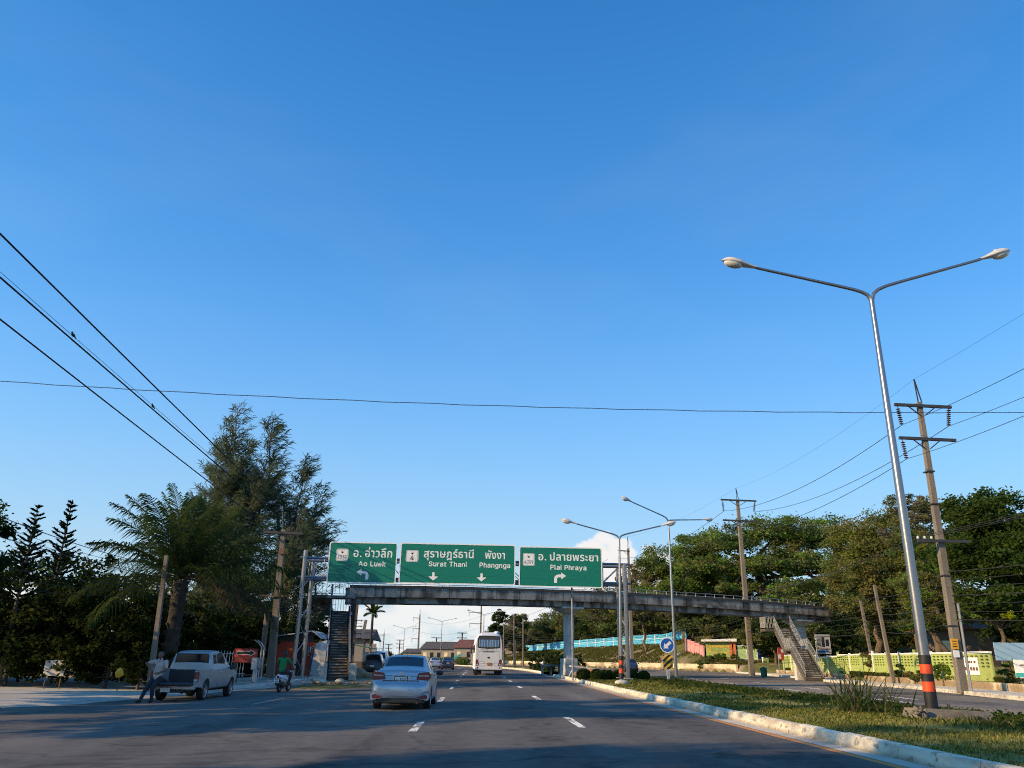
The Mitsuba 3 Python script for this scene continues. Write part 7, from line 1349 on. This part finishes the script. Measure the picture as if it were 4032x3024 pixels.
for i in range(24):
    rng = np.random.default_rng(700 + i); x, y = rng.uniform(6.9, 14.2), rng.uniform(89, 124); x += float(bend(y)); h = rng.uniform(1.0, 2.1) + .5 * (i in (3, 8, 14)); z = .3
    k = thing('topiary_shrub', 'small cloud pruned shrub with dark leaf balls on the median', 'shrub', TP); ms, ps = [tube([(x, y, z - .2), (x + .05, y, z + h * .9)], .045, 5)], []
    for j in range(4 + int(h * 1.6)):
        a = rng.uniform(0, 6.3); rr = rng.uniform(.1, .75); q = np.array([x + rr * math.cos(a), y + rr * math.sin(a), z + h * rng.uniform(.25, 1.0) + .1]); r_ = rng.uniform(.20, .34); ms.append(tube([(x, y, q[2] - .3), q], .025, 4, False))
        d = rng.normal(size=(150, 3)); d /= np.linalg.norm(d, axis=1, keepdims=True); ps.append(q + d * [r_, r_, r_ * .75] * rng.uniform(.4, 1.0, (150, 1)))
    P(k, 'branches', cat(ms), 'bark'); P(k, 'foliage', cards(np.vstack(ps), .15, rng, np.array(DK[i % 3]) * 1.1, .3, .6), 'leaf')
hg = thing('low_hedge', 'dark clipped hedge along the median beyond the bridge', 'hedge'); rng = np.random.default_rng(9); n = 9000; yq = rng.uniform(88, 112, n); p = np.stack([xk(yq) + .5 + rng.uniform(0, 1.0, n), yq, rng.uniform(.15, .85, n)], 1); P(hg, 'foliage', cards(p, .20, rng, np.array(DK[0]), .3, .6), 'leaf')
for i in range(9):
    y = 176 + 6.5 * i; x = float(xk(y)) + 1.5 + .8 * (i % 2); rng = np.random.default_rng(760 + i); z = .3; d = rng.normal(size=(700, 3)); d /= np.linalg.norm(d, axis=1, keepdims=True); r_ = 1.0
    single('distant_bush', cards(np.array([x, y, z + .75]) + d * [1.3, 1.3, .85] * rng.uniform(.6, 1, (700, 1)), .3, rng, np.array(MID[i % 3]), .3, .6), 'leaf', 'rounded bush on the far median left of the coach', 'bush', group='bushes on the far median')
# strap leaved clump near the lamp
def strap_clump(label, x, y, n, L, seed, cols, wid=.024):
    rng = np.random.default_rng(seed); k = thing('strap_leaf_plant', label, 'plant'); z = mzp(x, y)
    for i in range(n):
        az = rng.uniform(0, 2 * PI); el = rng.uniform(.55, 1.35); Li = L * rng.uniform(.6, 1.15); s = np.linspace(0, 1, 8); b_ = rng.uniform(.2, 1.5) * s ** 2.2; dirs = np.stack([np.cos(el - b_) * math.cos(az), np.cos(el - b_) * math.sin(az), np.sin(el - b_)], 1)
        o = np.array([x + rng.normal(0, .22), y + rng.normal(0, .22), z]); p = o + np.vstack([[0, 0, 0], np.cumsum(dirs[:-1] * Li / 7, 0)]); sd = np.array([-math.sin(az), math.cos(az), 0]); w = wid * np.array([.7, 1, 1.1, 1.05, .95, .75, .5, .06])
        a, c_, b2 = p - sd * w[:, None], p - np.cross(sd, dirs) * w[:, None] * -.35, p + sd * w[:, None]; m1, m2 = sheet(a, c_), sheet(c_, b2); m = cat([m1, m2]); col = np.asarray(cols)[int(rng.integers(0, len(cols)))] * rng.uniform(.7, 1.2)
        P(k, 'blade', (m[0], m[1], np.tile(col, (len(m[0]), 1))), 'leaf')
SC = [(.09, .13, .035), (.12, .15, .045), (.07, .10, .03), (.16, .13, .06)]
strap_clump('large clump of long strap leaves left of the nearest street lamp', 9.35, 20.3, 84, 1.25, 801, SC, .017); strap_clump('second clump of strap leaves between the large clump and the lamp', 10.0, 19.9, 30, 1.0, 802, SC, .016); strap_clump('low strap leaf clump in front of the hazard board', 11.9, 48, 30, .8, 803, SC)
def blades(xy, h, rng, cols, w=.010):
    n = len(xy); z = mz(xy[:, 0], xy[:, 1]); h = np.broadcast_to(h, n) * rng.uniform(.5, 1.4, n); az = rng.uniform(0, 2 * PI, n); o = np.stack([xy[:, 0], xy[:, 1], z - .01], 1); ln = rng.uniform(.1, .75, n)
    sd = np.stack([-np.sin(az), np.cos(az), 0 * az], 1) * (np.broadcast_to(w, n) * rng.uniform(.7, 1.4, n))[:, None]; d = np.stack([np.cos(az) * ln, np.sin(az) * ln, np.ones(n)], 1)
    mid = o + d * h[:, None] * .55; tip = o + d * h[:, None] * [1.5, 1.5, .95]; v = np.stack([o - sd, o + sd, mid, tip], 1).reshape(-1, 3); v[2::4] += sd * .6; i = np.arange(n) * 4
    c = np.asarray(cols)[rng.integers(0, len(cols), n)] * rng.uniform(.7, 1.3, (n, 1)); return v, np.vstack([np.stack([i, i + 1, i + 2], 1), np.stack([i, i + 2, i + 3], 1)]), np.repeat(c, 4, 0)
rng = np.random.default_rng(77); n = 110000; y = 9 + 62 * rng.random(n) ** 1.9; x = xk(y) + .22 + (xm(y) - xk(y) - .4) * rng.random(n); dens = meshkit.fbm(np.stack([x * .8, y * .5, 0 * x], -1), 3, 4); keep = rng.random(n) < np.clip((dens - .33) * 4.0, .04, 1); x, y = x[keep], y[keep]
GC = [(.13, .14, .028), (.17, .165, .036), (.095, .115, .024), (.22, .19, .06), (.075, .10, .022)]
g_ = blades(np.stack([x, y], 1), .040 + .0012 * y, rng, GC, .005 + .00042 * y); struct('median_grass', g_, 'grass_blade', kind='stuff', label='short yellowish grass growing over the median')
n = 24000; y = 11 + 55 * rng.random(n) ** 1.5; t = np.clip(rng.normal(.84, .16, n), .1, .985); x = xk(y) + (xm(y) - xk(y)) * t; dens = meshkit.fbm(np.stack([x * .9, y * .45, 0 * x + 3], -1), 3, 9); keep = dens > .46; x, y = x[keep], y[keep]
g_ = blades(np.stack([x, y], 1), .13, rng, [(.06, .085, .02), (.09, .10, .025), (.15, .13, .05), (.05, .065, .02)], .009 + .0004 * y); struct('tall_weeds', g_, 'grass_blade', kind='stuff', label='taller weeds along the far side of the median')
n = 1500; y = 12 + 50 * rng.random(n) ** 1.4; t = np.clip(rng.normal(.80, .18, n), .05, .97); x = xk(y) + (xm(y) - xk(y)) * t
pp = np.repeat(np.stack([x, y, mz(x, y) + .06], 1), 12, 0) + rng.normal(size=(n * 12, 3)) * [.13, .13, .05]; pp[:, 2] = np.maximum(pp[:, 2], mz(pp[:, 0], pp[:, 1]))
struct('weed_leaves', cards(pp, .07 + .0012 * pp[:, 1], rng, np.array((.055, .08, .018)), .4, .6), 'leaf', kind='stuff', label='broad leaved weeds scattered over the median')
n = 60000; y = 100 + 150 * rng.random(n); fx = rng.random(n) * 17; x = xo(y) + 1.3 + fx; d2 = meshkit.fbm(np.stack([x * .3, y * .3, 0 * x], -1), 3, 2); keep = (d2 > .40); x, y = x[keep], y[keep]; z = gz(x, y)
struct('bank_grass', cards(np.stack([x, y, z + .1], 1), .34, rng, np.array([(.10, .10, .025), (.15, .13, .04), (.075, .09, .02)])[rng.integers(0, 3, len(x))], .3, .35, np.stack([rng.normal(0, .5, len(x)), rng.normal(0, .5, len(x)), np.ones(len(x))], 1)), 'leaf', kind='stuff', label='rough grass on the bank above the retaining wall')
n = 16000; y = 36 + 50 * rng.random(n); x = xo(y) + 2.75 + rng.random(n) ** 1.5 * .5; z = gz(x, y); d2 = meshkit.fbm(np.stack([x * .5, y * .5, 0 * x], -1), 3, 12); keep = d2 > .42; x, y, z = x[keep], y[keep], z[keep]
struct('verge_weeds', cards(np.stack([x, y, z + rng.random(len(x)) * .35], 1), .15, rng, np.array([(.07, .085, .022), (.11, .10, .03), (.05, .07, .02)])[rng.integers(0, 3, len(x))], .3, .4), 'leaf', kind='stuff', label='weeds growing at the foot of the lime wall')
for i, (x, y, h, w, cl, lb) in enumerate(((28.6, 70.5, 2.3, .9, [(.10, .05, .03), (.13, .09, .025), (.05, .05, .02)], 'dark reddish croton bush left of the right stairway foot'), (30.0, 108, 1.2, .8, MID, 'small green shrub left of the gate wall'), (31.4, 109.5, 1.0, .7, MID, 'lower green shrub before the pink wall'), (33.2, 110, 1.0, .8, FRS, 'bright green shrub at the foot of the gate wall'), (35.4, 110.5, .8, .7, MID, 'small shrub under the orange columns'), (29.2, 60.0, 1.9, .8, OLV + [(.12, .05, .03)], 'tall brownish shrub between stairway and lime wall'), (27.6, 50.8, 1.1, .55, OLV, 'small shrub against the lime wall by the leaning pole'), (27.3, 47.2, 1.3, .7, FRS, 'green shrub behind the red banded lamp base'), (28.3, 53.6, 1.0, .5, MID, 'small dark shrub against the middle of the lime wall'), (29.6, 43.8, 1.0, .9, FRS, 'green shrub under the banners at the right edge'), (31.3, 44.4, 1.1, .8, MID, 'second green shrub under the banners at the right edge'))):
    z0 = on(x, y); tree('shrub', lb, 'shrub', (x, y, z0), h * .3, [B(x, y, z0 + h * .55, w, w, h * .45)], 2600, .14 if y < 90 else .2, cl, .05, 900 + i, clumps=26)
for i in range(26):     # thicket far behind, closing the horizon on both sides
    rng = np.random.default_rng(1000 + i); x = (-30 - 9 * i) if i < 13 else (70 + 9 * (i - 13)); y = rng.uniform(80, 120) if i < 13 else rng.uniform(90, 150); h = rng.uniform(9, 14); w = 6.5
    tree('distant_tree', 'distant tree in the wood closing the view beside the road', 'tree', (x, y, on(x, y)), h * .3, [B(x, y, on(x, y) + h * .6, w, w, h * .4), B(x + 3, y - 2, on(x, y) + h * .3, w, w, h * .3)], 2000, 1.1, DK + MID, .3, 1000 + i, group='distant trees beside the road', limbs=False)
for i in range(12):
    rng = np.random.default_rng(1100 + i); x = -130 + 13 * i + rng.uniform(-4, 4); y = 520 + rng.uniform(0, 60); h = rng.uniform(4.5, 8)
    tree('horizon_tree', 'hazy tree on the skyline where the road ends', 'tree', (x, y, 0), h * .3, [B(x, y, h * .6, 7, 7, h * .42)], 1500, 1.2, DK + MID, .3, 1100 + i, group='skyline trees where the road ends', limbs=False)

scene = {k: v for k, v in scene.items()}
